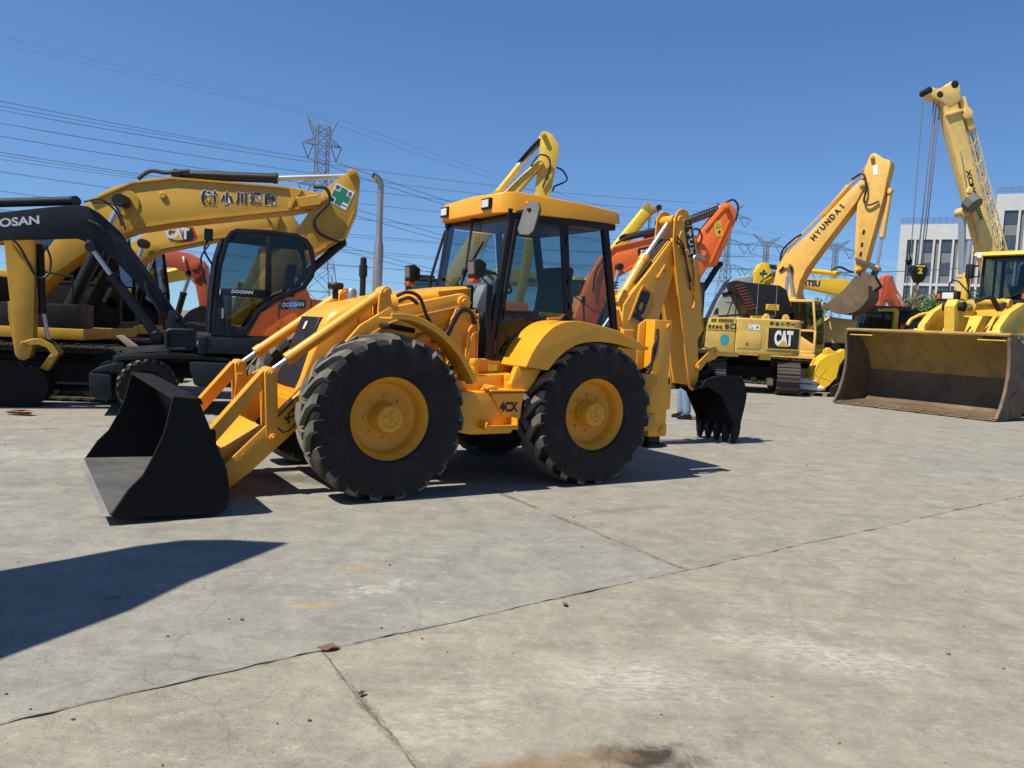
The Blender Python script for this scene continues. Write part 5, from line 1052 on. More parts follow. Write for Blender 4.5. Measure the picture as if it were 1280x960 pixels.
for pts in ([(1.35, -.32, 4.5), (1.62, -.35, 4.55), (1.75, -.35, 4.3), (1.62, -.34, 4.05)], [(2.5, 0, 5.4), (2.72, 0, 5.5), (2.88, 0, 5.3), (2.83, 0, 4.9)], [(-.7, -.2, 4.02), (-.3, -.2, 4.25), (.3, -.2, 4.38), (.7, -.2, 4.48)], [(-1.0, -.34, 3.6), (-1.25, -.36, 3.2), (-1.3, -.36, 2.6)]): hose(OX, pts, .03)
m = MB(); m.prism([(.30, 1.7), (.62, 1.7), (.66, 1.2), (.34, 1.1)], -.25, .25); m.build('bucket_link', M['blk'], OX, .01)
dig_bucket(OX, (.5, 1.3), -15, .9, 1.1, M['bkt'], flip=-1)
house(OX, -2.3, M['org'], 1.0, cab=M['blk']); undercarriage(OX, -2.2, 0, 1.0)

# ---------------------------------------------------------------- tall yellow boom behind the cab
YB = empty('excavator', (-.045, 26.3, 0), 0, 'yellow excavator with its folded arm rising above the backhoe cab roof', 'excavator', 'tracked excavators in the yard')
B = [(-3.2, 1.35), (-2.91, 1.95), (-2.29, 3.10), (-1.46, 4.56), (-.49, 5.83), (.50, 6.86), (.66, 6.86), (.74, 6.74), (.53, 6.54), (-.10, 5.75), (-.81, 4.49), (-1.99, 2.72), (-2.6, 1.5), (-2.9, 1.2)]
m = MB(); m.prism(B, -.30, .22); yb = m.build('boom', M['yel'], YB, .025)
m = MB(); m.tube([(-.55, -.33, 5.7), (.0, -.33, 6.3), (.35, -.33, 6.62)], .025); m.build('steel_pipe', M['yel'], yb)
S = [(.58, 7.70), (.64, 7.80), (.74, 7.80), (.95, 7.70), (1.18, 7.38), (1.18, 7.14), (.96, 5.71), (.63, 4.42), (.36, 2.79), (.10, 1.3), (-.16, 1.3), (.11, 3.16), (.25, 4.43), (.47, 5.74), (.55, 7.0)]
m = MB(); m.prism(S, -.20, .24); ys = m.build('stick', M['yel'], YB, .03); pins(ys, [(.66, 7.68), (.62, 6.75)], -.28, .28, .08, M['yel'])
rod_cyl(YB, (-.75, 0, 5.78), (-.10, 0, 6.66), (.64, 0, 7.66), .10, M['yel'], .10, 'stick_cylinder')
m = MB()
for k in range(24): f = k / 23; m.lathe([(-.02, .09), (0, .14), (.02, .09)], 10, (.0 + f * .60, 0, 6.84 + f * .75), 'z', True)
m.build('rod_gaiter', M['hose'], YB)
hose(YB, [(.30, -.33, 6.65), (.55, -.36, 7.0), (.85, -.3, 6.95), (.92, -.28, 6.6), (.78, -.26, 6.2), (.72, -.24, 6.0)], .028); hose(YB, [(1.14, .0, 6.72), (1.35, 0, 6.62), (1.5, 0, 6.35), (1.3, 0, 6.2), (1.1, 0, 6.1), (1.06, 0, 5.95)], .028)
m = MB(); m.prism([(-.4, 2.0), (-.15, 2.1), (.1, 1.4), (-.2, 1.2)], -.2, .2); m.build('bucket_link', M['yel'], YB, .01)
dig_bucket(YB, (0, 1.35), -30, .95, 1.1, M['rust'], flip=-1)
house(YB, -3.3, M['yel'], 1.0); undercarriage(YB, -3.2, 0, 1.0, n=34)
# pale yellow excavators glimpsed through the cab glass
for i, (x, y, hd, lab) in enumerate(((-2.6, 31, 10, 'pale yellow excavator glimpsed through the backhoe windscreen'),)):
    e = empty('excavator', (x, y, 0), hd, lab, 'excavator', 'tracked excavators in the yard')
    m = MB(); m.prism([(.2, 1.4), (.9, 2.9), (1.9, 3.8), (3.9, 3.6), (5.2, 3.2), (5.2, 2.9), (3.9, 3.1), (2.1, 3.1), (1.4, 2.4), (.6, 1.2)], -.25, .25); bq = m.build('boom', M['cat_l'], e, .02)
    text('KOMATSU', bq, (3.2, -.256, 3.35), PX, UP, 1.1, .22, M['blue'], bold=.04) if i == 0 else None
    m = MB(); m.prism([(4.9, 3.6), (5.3, 3.6), (5.2, 2.6), (4.4, 1.0), (4.2, 1.0), (4.7, 2.4)], -.2, .2); m.build('stick', M['cat_l'], e, .02)
    dig_bucket(e, (4.3, 1.0), -20, .9, 1.0, M['rust'], flip=-1); house(e, 0, M['cat_l'], 1.0, cab=M['cat_l'], cab_kw=dict(gl=M['glass'])); undercarriage(e, 0, 0, 1, n=30)

# ---------------------------------------------------------------- ochre excavator with black counterweight badge (right)
GX = empty('excavator', (6.557, 23.369, 0), 178, 'pale ochre excavator with open black hood and a large badge on its counterweight', 'excavator', 'tracked excavators in the yard')
m = MB(); m.prism([(1.25, 1.22), (1.23, 1.75), (1.17, 2.05), (.45, 2.08), (.45, 1.09), (.9, 1.12)], -1.30, 1.345); g1 = m.build('side_door', M['cat_l'], GX, .025)
m = MB(); m.box(.455, 1.235, 1.343, 1.35, 1.70, 1.712); m.build('panel_seam', M['black'], g1)
m = MB()
for k in range(3): m.prism([(1.10 - k * .05, 1.93), (1.13 - k * .05, 1.93), (1.12 - k * .05, 2.02), (1.09 - k * .05, 2.02)], 1.342, 1.352)
for k in range(8): m.prism([(.90 - k * .052, 1.935), (.93 - k * .052, 1.935), (.92 - k * .052, 2.025), (.89 - k * .052, 2.025)], 1.342, 1.352)
m.build('vent_slot', M['black'], g1)
for i, ch in enumerate('株式会社'): text(ch, g1, (1.16 - i * .10, 1.348, 1.80), NX, UP, .09, .105, M['black'], bold=.02)
for i, ch in enumerate('谷口'): text(ch, g1, (.69 - i * .165, 1.348, 1.825), NX, UP, .145, .155, M['black'], bold=.03)
gc = Vector((.735, 1.347, 1.46)); decal(g1, gc, NX, UP, [(.125 * math.cos(k * .3927), .15 * math.sin(k * .3927)) for k in range(16)], M['teal'], 'sticker', .004)
decal(g1, gc + Vector((.0, .0045, -.02)), NX, UP, [(-.06, -.09), (.05, -.10), (.07, -.02), (.01, .02), (.0, .09), (-.04, .03), (-.08, -.02)], M['sky'], 'sticker', .003)
CW = [(.44, 1.345), (-1.12, 1.345), (-1.34, 1.22), (-1.45, .95), (-1.50, 0), (-1.45, -.95), (-1.34, -1.22), (-1.12, -1.345), (.44, -1.345)]
m = MB(); m.prism(CW, 1.09, 2.08, 'z'); g2 = m.build('counterweight', M['cat_l'], GX, .06, 3)
m = MB(); m.prism([(.38, 1.24), (.38, 1.70), (-.22, 1.715), (-.26, 1.66), (-.26, 1.28), (-.2, 1.24)], 1.343, 1.356); m.build('access_cover', M['cat_l'], g2, .012)
decal(g2, (-.86, 1.346, 1.56), NX, UP, rect(.90, .62), M['cat_l'], 'badge_frame', .022); decal(g2, (-.86, 1.368, 1.56), NX, UP, rect(.83, .56), M['black'], 'badge', .003)
text('CAT', g2, (-.86, 1.371, 1.575), NX, UP, .50, .42, M['white'], bold=.06); decal(g2, (-.86, 1.376, 1.415), NX, UP, [(-.17, -.07), (.17, -.07), (0, .11)], M['cat_l'], 'badge', .003)
decal(g2, (-.05, 1.347, 1.83), NX, UP, rect(.30, .15), M['white'], 'warning_sticker', .003); decal(g2, (.03, 1.3505, 1.83), NX, UP, [(-.06, -.05), (.06, -.05), (0, .06)], M['black'], 'warning_triangle', .002); decal(g2, (.03, 1.353, 1.828), NX, UP, [(-.042, -.038), (.042, -.038), (0, .042)], M['white'], 'warning_triangle', .002); decal(g2, (-.13, 1.3505, 1.83), NX, UP, [(-.04, -.02), (.02, -.02), (.03, .04), (.0, .05), (-.01, .0), (-.04, .0)], M['black'], 'warning_mark', .002)
decal(g2, (.12, 1.358, 1.37), NX, UP, [(.04 * math.cos(k * .52), .04 * math.sin(k * .52)) for k in range(12)], M['redp'], 'reflector', .006)
for i, (ch, mt) in enumerate(zip('安全+第一', ('black', 'black', 'green', 'black', 'black'))): text(ch, g2, (-.52 - i * .145, 1.348, 1.965), NX, (0, 0, 1), .115, .10 if ch != '一' else .03, M[mt], bold=.03)
for x in (-.44, -.98):
    m = MB(); m.prism([(x - .10, 2.06), (x - .09, 2.16), (x - .04, 2.23), (x + .04, 2.23), (x + .09, 2.16), (x + .10, 2.06)], 1.0, 1.07); m.cyl((x, .99, 2.15), (x, 1.08, 2.15), .03); m.build('lifting_eye', M['cat_l'], g2, .008, 1)
HO = [(.52, 3.08), (.42, 3.12), (.15, 3.08), (-.80, 3.03), (-.98, 2.92), (-1.20, 2.32), (-1.12, 2.24), (-.05, 2.16), (.02, 2.22)]
m = MB(); m.prism(HO, -.3, .92); g3 = m.build('raised_hood', M['blk'], GX, .04, 2)
for P in ([(.10, 2.26), (.16, 2.22), (.30, 2.62), (.24, 2.66)],): pass
m = MB()
for k in range(9):
    for q in range(5):
        x = .42 - k * .048 - q * .05; z = 2.95 - k * .078 + q * .012
        m.prism([(x - .017, z), (x + .017, z), (x + .017, z + .03), (x - .017, z + .03)], .915, .93)
m.build('hood_grille', paint('dusty_red', (.22, .06, .03), .7, .4), g3)
m = MB(); m.box(-.20, -.19, .918, .926, 2.2, 3.04); m.box(-.72, -.71, .918, .926, 2.22, 3.0); m.build('hood_seam', M['grey'], g3)
decal(g3, (-.62, .922, 2.42), NX, UP, rect(.36, .16), M['ylw'], 'warning_sticker', .004); [decal(g3, (-.62, .9265, 2.37 + k_ * .05), NX, UP, rect(.30 - .04 * k_, .018), M['black'], 'sticker_line', .002) for k_ in range(3)]
m = MB(); m.prism([(.88, 2.07), (.69, 2.56), (.42, 3.12), (.30, 3.25), (-.20, 3.36), (-.30, 3.32), (-.30, 2.07)], -.9, -.1); g4 = m.build('raised_side_hood', M['grey'], GX, .05, 3)
m = MB(); m.prism([(.78, 2.18), (.72, 2.34), (.66, 2.36), (.64, 2.18)], -.1, -.085); m.prism([(.58, 2.80), (.28, 2.88), (.26, 2.78), (.54, 2.70)], -.1, -.085); m.build('hood_opening', M['blk'], g4)
m = MB(); m.tube([(.55, .6, 2.08), (.40, .6, 2.6), (.33, .6, 2.75), (.30, .6, 2.6), (.32, .6, 2.08)], .016, 6, 2); m.tube([(.6, .62, 2.5), (.1, .62, 2.48)], .014, 6, 0); m.tube([(.8, .7, 2.1), (0, .7, 2.2)], .03, 6, 0); m.build('handrail', M['blk'], GX)
m = MB(); m.cyl((-1.02, .75, 2.05), (-1.02, .75, 2.45), .07, n=18); m.cyl((-1.02, .75, 2.40), (-1.02, .75, 2.52), .085, n=18); gx_ = m.build('exhaust_base', M['hyu'], GX, .01); m = MB(); m.cyl((-1.02, .75, 2.52), (-1.02, .75, 3.3), .045, n=16); m.build('exhaust_pipe', M['chr'], gx_)
m = MB(); m.box(.3, 3.2, -1.3, 1.3, 1.0, 1.2); m.box(1.26, 2.4, -1.3, -.4, 1.2, 1.9); m.build('deck', M['cat_l'], GX, .02)
excavator_cab(GX, 1.35, 3.1, .40, 1.32, 1.22, 2.95, M['blk'])
m = MB(); m.prism([(1.6, 1.3), (2.3, 2.3), (3.2, 2.75), (4.8, 2.5), (6.5, 1.9), (6.4, 1.5), (4.8, 2.05), (3.5, 2.2), (2.8, 1.8), (2.1, 1.1)], -.3, .25); m.build('boom', M['cat_l'], GX, .02)
m = MB(); m.prism([(6.2, 2.1), (6.7, 1.9), (6.2, .9), (5.9, .9)], -.2, .2); m.build('stick', M['cat_l'], GX, .02); dig_bucket(GX, (6.0, .95), 0, .8, .9, M['bkt'], flip=-1)
undercarriage(GX, -.50, 78, 1.0, 4.2, cy=-.7, gauge=.98, n=46)
m = MB(); m.box(-.6, -.3, 1.0, 1.2, .95, 1.08); m.build('mud_flap', M['kom'], GX)

# ---------------------------------------------------------------- excavator with raised boom and hanging stick (right)
HX = empty('excavator', (10.085, 27.23, 0), -40, 'orange yellow excavator with high raised boom and rusty bucket held in the air', 'excavator', 'tracked excavators in the yard')
B = [(-.95, 1.6), (-1.30, 2.7), (-1.36, 3.43), (-1.29, 3.90), (-1.05, 4.38), (-.22, 5.18), (.98, 6.49), (1.30, 6.78), (1.42, 6.72), (1.42, 6.55), (1.35, 6.40), (1.19, 6.05), (.27, 4.73), (-.26, 3.93), (-.44, 3.52), (-.55, 2.9), (-.45, 1.6)]
m = MB(); m.prism(B, -.30, .26); hb = m.build('boom', M['hyu'], HX, .025)
for i, ch in enumerate('HYUNDAI'):
    f = i / 6; c = Vector((-.08 + f * .84, -.304, 4.98 + f * .985)); d = Vector((.65, 0, .76)).normalized(); text(ch, hb, c, d, (-.76, 0, .65), .17 if ch != 'I' else .05, .20, M['black'], bold=.05)
m = MB(); m.tube([(-1.3, -.2, 4.0), (-1.0, -.2, 4.6), (-.3, -.2, 5.35), (.5, -.2, 6.2), (1.0, -.2, 6.75)], .03); m.tube([(-1.25, -.05, 4.1), (-.9, -.05, 4.75), (0, -.05, 5.75), (.9, -.05, 6.7)], .03); m.build('steel_pipe', M['hyu'], hb)
hose(HX, [(-1.2, -.25, 4.25), (-1.1, -.3, 4.6), (-.75, -.3, 4.95), (-.5, -.3, 5.1)], .035); hose(HX, [(1.0, -.3, 6.8), (1.35, -.36, 6.95), (1.5, -.36, 6.5), (1.45, -.34, 6.1), (1.6, -.34, 5.95), (1.9, -.3, 6.05)], .035); hose(HX, [(-1.15, -.32, 3.85), (-.95, -.36, 4.05), (-.75, -.34, 4.0), (-.7, -.33, 3.85)], .04)
S = [(1.45, 7.44), (1.52, 7.58), (1.64, 7.60), (1.9, 7.40), (2.10, 7.33), (2.14, 7.2), (2.05, 6.6), (2.02, 6.28), (1.76, 4.91), (1.60, 4.05), (1.42, 3.75), (1.28, 3.78), (1.24, 4.86), (1.21, 6.01), (1.28, 6.85)]
m = MB(); m.prism(S, -.24, .24); hs_ = m.build('stick', M['hyu'], HX, .025); pins(hs_, [(1.58, 7.46), (1.33, 6.6), (1.40, 3.9)], -.3, .3, .07, M['hyu'])
decal(hs_, (1.70, -.2445, 7.05), (1, 0, .1), (-.1, 0, 1), rect(.13, .30), M['white'], 'sticker', .004)
for z in (4.4, 4.7, 5.1): decal(hs_, (1.45 + (z - 4.4) * .05, -.2445, z), (1, 0, 0), UP, [(-.04, -.06), (.03, -.08), (.05, .06), (-.02, .09)], M['und'], 'scuff', .003)
rod_cyl(HX, (.1, 0, 5.75), (.8, 0, 6.6), (1.52, 0, 7.48), .09, M['hyu'], .05, 'stick_cylinder')
rod_cyl(HX, (2.12, 0, 6.40), (2.0, 0, 5.0), (1.92, 0, 3.97), .085, M['hyu'], .045, 'bucket_cylinder')
for s in (-1, 1): rod_cyl(HX, (-.15, s * .42, 1.3), (-.55, s * .42, 2.9), (-.85, s * .42, 4.05), .10, M['hyu'], .06, 'boom_cylinder')
m = MB(); m.prism([(1.30, 4.22), (1.34, 4.30), (1.90, 4.05), (1.98, 3.93), (1.88, 3.88)], -.33, -.26); m.prism([(1.30, 4.22), (1.34, 4.30), (1.90, 4.05), (1.98, 3.93), (1.88, 3.88)], .26, .33); m.prism([(1.86, 4.0), (1.98, 3.98), (1.75, 3.25), (1.60, 3.30)], -.15, .15); m.build('bucket_link', M['worn'], HX, .01)
dig_bucket(HX, (1.50, 3.72), -72, 1.2, 1.15, M['rust'], flip=1)
house(HX, -.85, M['hyu'], .96, cab=M['hyu'], cabside=-1, cab_kw=dict(gl=M['glass'])); undercarriage(HX, -1.1, 10, 1.0, 4.3)

# ---------------------------------------------------------------- lemon yellow excavator boom behind it
KX = empty('excavator', (11.216, 31.7, 0), 180, 'lemon yellow excavator with blue lettered boom lying level behind the raised one', 'excavator', 'tracked excavators in the yard')
B = [(1.60, 3.98), (1.2, 4.02), (.04, 3.93), (-1.59, 4.0), (-2.3, 3.6), (-3.2, 2.2), (-3.5, 1.4), (-3.1, 1.2), (-2.6, 2.0), (-1.9, 3.1), (-1.34, 3.36), (.12, 3.6), (1.03, 3.72), (1.6, 3.74)]
m = MB(); m.prism(B, -.25, .30); kb = m.build('boom', M['kom'], KX, .02)
text('KOMATSU', kb, (.10, .304, 3.77), NX, (0, 0, 1), 1.35, .24, M['blue'], bold=.05)
m = MB(); m.prism([(1.92, 3.95), (1.95, 4.1), (1.78, 4.42), (1.62, 4.50), (1.44, 4.46), (1.38, 4.3), (1.2, 3.95), (1.3, 3.7), (1.5, 2.6), (1.9, 1.0), (2.1, 1.0), (1.95, 2.6)], -.18, .2); ks = m.build('stick', M['kom'], KX, .02)
decal(ks, (1.62, .204, 4.05), NX, UP, [(-.05, -.15), (.05, -.15), (.05, -.05), (.15, -.05), (.15, .05), (.05, .05), (.05, .15), (-.05, .15), (-.05, .05), (-.15, .05), (-.15, -.05), (-.05, -.05)], M['dgreen'], 'green_cross', .004)
rod_cyl(KX, (-1.3, 0, 4.2), (.2, 0, 4.28), (1.55, 0, 4.36), .10, M['kom'], .06, 'stick_cylinder'); m = MB(); m.cyl((1.45, 0, 4.36), (.9, 0, 4.33), .09); m.build('rod_gaiter', M['hose'], KX)
for k in range(2): hose(KX, [(1.1, .3, 3.9), (1.3, .36, 4.0 + k * .08), (1.6, .36, 3.85), (1.75, .3, 3.7)], .03)
hose(KX, [(-1.0, .2, 4.3), (-1.3, .25, 4.45), (-1.7, .25, 4.3), (-2.0, .2, 4.25)], .04)
dig_bucket(KX, (2.0, 1.0), 0, .9, 1.1, M['bkt'], flip=1); house(KX, -3.6, M['kom'], 1.0); undercarriage(KX, -3.6, 0, 1, n=30)

# ---------------------------------------------------------------- black cab with yellow corner post and number disc
NXc = empty('excavator', (12.7, 28.6, 0), 186, 'yellow excavator with a black cab, yellow corner post and red number disc', 'excavator', 'tracked excavators in the yard')
excavator_cab(NXc, -.15, 1.0, .40, 1.3, 1.3, 2.62, M['blk'], slope=.05)
m = MB(); m.prism([(-.15, 1.2), (-.15, 2.70), (-.05, 2.78), (.55, 2.72), (.55, 2.64), (.05, 2.66), (.02, 2.60), (.02, 1.2)], 1.18, 1.36); m.build('corner_post', M['kom'], NXc, .02)
m = MB(); m.box(-1.0, -.18, .3, 1.32, 1.2, 2.62); nb_ = m.build('engine_cover', M['blk'], NXc, .06, 3); decal(nb_, (-.33, 1.323, 2.12), NX, UP, [(.11 * math.cos(k * .3927), .18 * math.sin(k * .3927)) for k in range(16)], M['redp'], 'number_disc', .004); text('15', nb_, (-.33, 1.328, 2.12), NX, UP, .12, .16, M['ylw'], bold=.04)
m = MB(); m.box(-1.0, .6, -.2, 1.28, 2.66, 2.74); m.build('canopy', M['blk'], NXc, .02)
m = MB(); m.box(-1.6, 1.5, -1.3, 1.3, .95, 1.2); m.build('deck', M['kom'], NXc, .03); m = MB(); m.box(1.0, 1.45, .9, 1.3, 1.2, 1.65); m.build('tank', M['kom'], NXc, .05)
m = MB(); m.prism([(-.8, 1.3), (.3, 2.0), (1.6, 2.3), (3.0, 2.0), (3.0, 1.7), (1.6, 1.95), (.7, 1.7), (-.2, 1.2)], -.6, -.2); m.build('boom', M['kom'], NXc, .02)
m = MB(); m.prism([(2.7, 2.1), (3.2, 2.0), (2.9, 1.0), (2.7, 1.0)], -.55, -.25); m.build('stick', M['kom'], NXc, .02); undercarriage(NXc, 0, 0, .9, 4.0)
dig_bucket(NXc, (2.8, 1.0), 0, .7, .8, M['bkt'], flip=-1, yc=-.4)
# loose yellow bucket on the ground
LB = empty('digging_bucket', (8.95, 22.9, 0), 170, 'yellow digging bucket with black teeth resting on the concrete beside sacks', 'bucket')
S = [(.55, .42), (.28, 1.0), (.05, 1.20), (-.12, 1.22), (-.22, 1.05), (-.25, .85), (-.20, .55), (-.02, .32), (.10, .22), (.45, .30)]
m = MB()
for y in (-.5, .48): m.prism(S, y, y + .03)
m.sheet([(.5, .40), (.27, .98), (.06, 1.17)], .025, -.48, .49); m.sheet([(-.10, 1.2), (-.22, 1.05), (-.25, .85), (-.20, .55), (-.02, .33)], .025, -.48, .49); lb = m.build('bucket_shell', M['kom'], LB, .01, 1)
for y in (.512,):
    for q_ in (([(.46, .50), (.30, .92)]), ([(.36, .34), (.10, .80)]), ([(.42, .62), (-.05, .45)])): m = MB(); m.bar((q_[0][0], y, q_[0][1]), (q_[1][0], y, q_[1][1]), .012, .025); m.build('side_rib', M['kom'], LB)
for y in (-.2, .14):
    m = MB(); m.prism([(.10, 1.15), (.08, 1.30), (-.02, 1.38), (-.10, 1.30), (-.25, 1.25), (-.40, 1.36), (-.48, 1.28), (-.44, 1.1), (-.28, .8), (-.2, .7)], y, y + .06); m.build('hanger_plate', M['kom'], LB, .012, 1)
for k in range(4):
    m = MB(); m.prism([(-.15, .55), (.0, .30), (-.10, .02), (-.16, .02), (-.30, .35)], -.45 + k * .27, -.35 + k * .27); m.build('tooth', M['blk'], LB, .01, 1)
m = MB(); m.prism([(-.1, .30), (-.4, .45), (-.55, .25), (-.5, .01), (.0, .01)], -.48, .48); m.build('cutting_lip', M['blk'], LB, .01, 1)

# ---------------------------------------------------------------- brick red boom far right
RF = empty('excavator', (16.0, 34, 0), 190, 'brick red excavator arm rising beyond the large loader bucket', 'excavator', 'tracked excavators in the yard')
m = MB(); m.prism([(.62, 4.25), (.50, 4.42), (.35, 4.40), (.30, 4.2), (.1, 3.8), (-.35, 3.3), (-.85, 2.6), (-1.2, 1.6), (-.7, 1.4), (-.45, 2.3), (-.05, 2.9), (.30, 3.35), (.65, 3.4)], -.22, .22); rf_ = m.build('boom', M['red'], RF, .02)
text('HITACHI', rf_, (-.15, .224, 3.32), (-.64, 0, -.77), (-.77, 0, .64), .8, .13, M['white'], bold=.02)
m = MB(); m.prism([(.50, 4.45), (.75, 4.3), (.85, 3.4), (.8, 1.5), (.6, 1.5), (.55, 3.2), (.4, 4.0)], -.17, .17); m.build('stick', M['red'], RF, .02); dig_bucket(RF, (.7, 1.5), 0, .9, 1.0, M['rust'])
house(RF, -1.3, M['red'], .9); undercarriage(RF, -1.3, 0, .9, n=30)

# ================================================================== WHEEL LOADER (front = +x, lip at x = 0, image right = +y)
WL = empty('wheel_loader', (9.335, 18.714, 0), 215.56, 'big yellow wheel loader with rusty wide bucket on the ground at right', 'wheel loader')
W2 = 1.92
SP = [(.03, .02), (-.5, .015), (-1.15, .05), (-1.42, .25), (-1.52, .6), (-1.48, 1.0), (-1.30, 1.38), (-.95, 1.72), (-.62, 1.86), (-.30, 1.90), (-.26, 1.80), (-.36, 1.35), (-.37, 1.0), (-.30, .65), (-.16, .30)]
m = MB()
for y in (-W2, W2 - .04): m.prism(SP, y, y + .04)
SH = [(-.28, 1.885), (-.62, 1.84), (-.95, 1.70)] + cat2([(-1.28, 1.37), (-1.46, 1.0), (-1.50, .6), (-1.40, .26), (-1.14, .065)], 4) + [(-.5, .03)]
wb = m.build('bucket', M['rust'], WL, .008, 1)
iS = [i for i, p in enumerate(SH) if p[1] < .98][0]
m = MB(); m.sheet(SH[:iS + 1], .035, -W2 + .03, W2 - .03); m.build('upper_plate', M['rusty'], wb, .004, 1); m = MB(); m.sheet(SH[iS:], .03, -W2 + .03, W2 - .03); m.build('lower_plate', M['rust'], wb, .004, 1)
m = MB(); m.sheet([(-1.14, .10), (-.5, .066), (-.02, .05)], .012, -W2 + .04, W2 - .04); m.build('bucket_floor', M['rust'], wb)
m = MB(); m.prism([(.10, .015), (.10, .03), (-.28, .075), (-.28, .02)], -W2 - .02, W2 + .02); m.build('cutting_edge', M['rust'], wb, .006, 1)
for k in range(8):
    y = -W2 + .12 + k * (2 * W2 - .24) / 7; m = MB(); m.prism([(.14, .03), (-.10, .085), (-.16, .085), (-.10, .045)], y - .05, y + .05); m.build('edge_bolt_plate', M['rust'], wb, .006, 1)
m = MB(); m.sheet([(-.24, 1.885), (-.34, 1.92), (-.62, 1.90)], .05, -W2 - .01, W2 + .01); m.build('top_rail', M['rusty'], wb, .008, 1)
for s in (-1, 1):
    y0 = s * (W2 - .38)
    m = MB(); m.box(-.40, -.30, y0 - .30, y0 + .30, 1.74, 1.765); m.build('corner_ledge', M['lib'], wb, .004, 1); m = MB(); m.box(-.345, -.325, y0 - .20, y0 + .20, 1.775, 1.86); m.build('corner_slot', M['black'], wb)
    m = MB(); m.prism([(-.66, .05), (-.95, .10), (-.98, .55), (-.80, .66), (-.52, .45)], s * (W2 + .005) - .012, s * (W2 + .005) + .012); m.build('side_wear_plate', M['rust'], wb, .006, 1)
    m = MB(); m.sheet([(-.27, 1.80), (-.37, 1.35), (-.38, 1.0), (-.31, .65), (-.17, .30), (.02, .03)], .05, s * W2 - .035, s * W2 + .035); m.build('side_edge', M['rust'], wb, .006, 1)
    # lift arms
    yy = (s * .90 - .09, s * .90 + .09)
    m = MB(); m.prism([(-1.60, .35), (-1.66, .55), (-1.72, 1.3), (-1.95, 2.1), (-2.4, 2.45), (-3.1, 2.72), (-4.6, 2.62), (-4.7, 2.35), (-3.3, 2.22), (-2.6, 1.9), (-2.2, 1.3), (-1.85, .35), (-1.70, .25)], *yy); la = m.build('lift_arm', M['lib'], WL, .03)
    pins(la, [(-1.72, .42), (-1.90, 1.9)], yy[0], yy[1], .09, M['lib'])
    rod_cyl(WL, (-3.9, s * 1.12, .9), (-3.1, s * 1.12, 1.35), (-2.3, s * 1.12, 1.75), .11, M['lib'], .06, 'lift_cylinder')
m = MB(); m.prism([(-1.45, 2.55), (-1.60, 2.72), (-1.82, 2.70), (-1.95, 2.45), (-2.0, 1.9), (-1.9, 1.2), (-1.75, .85), (-1.55, .85), (-1.48, 1.2), (-1.55, 1.9)], -.13, .13); bc = m.build('bell_crank', M['lib'], WL, .03); pins(bc, [(-1.70, 2.55), (-1.75, 1.75)], -.2, .2, .12, M['und'])
rod_cyl(WL, (-4.2, .02, 2.75), (-2.5, .02, 2.62), (-1.72, .02, 2.55), .13, M['lib'], .075, 'tilt_cylinder')
for dy in (.16, .22): hose(WL, [(-2.4, dy, 2.72), (-2.9, dy + .1, 2.85), (-3.4, dy + .1, 2.55), (-3.9, dy, 2.75)], .035)
m = MB()
for y in (-.5, -.2, .24, .55): m.prism([(-1.50, .8), (-1.6, 1.2), (-2.6, 2.35), (-2.9, 2.35), (-2.3, 1.2), (-1.8, .6)], y - .03, y + .03)
m.build('arm_web', M['lib'], WL, .01, 1)
# front frame, lamps
m = MB(); m.prism([(-2.3, .7), (-2.5, 1.7), (-3.4, 2.4), (-4.2, 2.3), (-4.3, .6)], -.6, .6); m.build('front_frame', M['lib'], WL, .04)
for s in (-1, 1):
    m = MB(); m.bar((-3.6, s * 1.05, 2.3), (-3.5, s * 1.05, 2.9), .10); wl_ = m.build('lamp_post', M['lib'], WL, .01); m = MB(); m.box(-3.60, -3.40, s * 1.05 - .28, s * 1.05 + .28, 2.78, 3.05); hlp = m.build('lamp_box', M['blk'], wl_, .03)
    m = MB(); m.box(-3.41, -3.385, s * 1.05 - .12, s * 1.05 + .18, 2.83, 3.0); m.build('lamp_lens', M['lamp'], wl_, .01, 1); m = MB(); m.box(-3.41, -3.385, s * 1.05 - .26, s * 1.05 - .16, 2.83, 2.97); m.build('indicator', M['amb'], wl_, .01, 1)
lt = {'tyre': tyre_mesh(1.0, .70, .52, 22, .05), 'rim': rim_mesh(.53, .70, M['lib'], .16), 'hub': hub_mesh(.53, .70, M['lib'], .16, .2, .14)}
for x in (-2.85, -6.4):
    for s in (1, -1): wheel(WL, lt, (x, s * 1.42, 1.0), s, 4)
m = MB(); m.box(-7.6, -4.4, -.75, .75, .7, 1.6); m.box(-4.6, -4.1, -.4, .4, .7, 1.7); 
for x in (-2.85, -6.4): m.cyl((x, -1.2, 1.0), (x, 1.2, 1.0), .22)
m.build('chassis', M['und'], WL, .03)
m = MB(); m.prism([(-5.9, 1.6), (-5.9, 2.75), (-7.9, 2.55), (-8.1, 2.3), (-8.1, 1.2), (-7.6, 1.2)], -.95, .95); m.build('engine_hood', M['lib'], WL, .06, 3)
m = MB(); m.box(-5.9, -4.55, -1.0, 1.0, 1.6, 2.75); m.build('cab_base', M['lib'], WL, .04)
excavator_cab(WL, -5.85, -4.6, -.78, .78, 2.78, 4.05, M['slate'], M['glass'], lower=.12, slope=.06)
m = MB(); m.prism([(-4.35, 4.05), (-4.45, 4.16), (-6.0, 4.16), (-6.05, 4.05)], -.92, .92); wr = m.build('cab_roof', M['lib'], WL, .04)
for y in (-.72, .72): m = MB(); m.cyl((-4.36, y, 4.06), (-4.30, y, 4.06), .085, n=20); m.build('work_lamp', M['lamp'], wr, .01, 1)
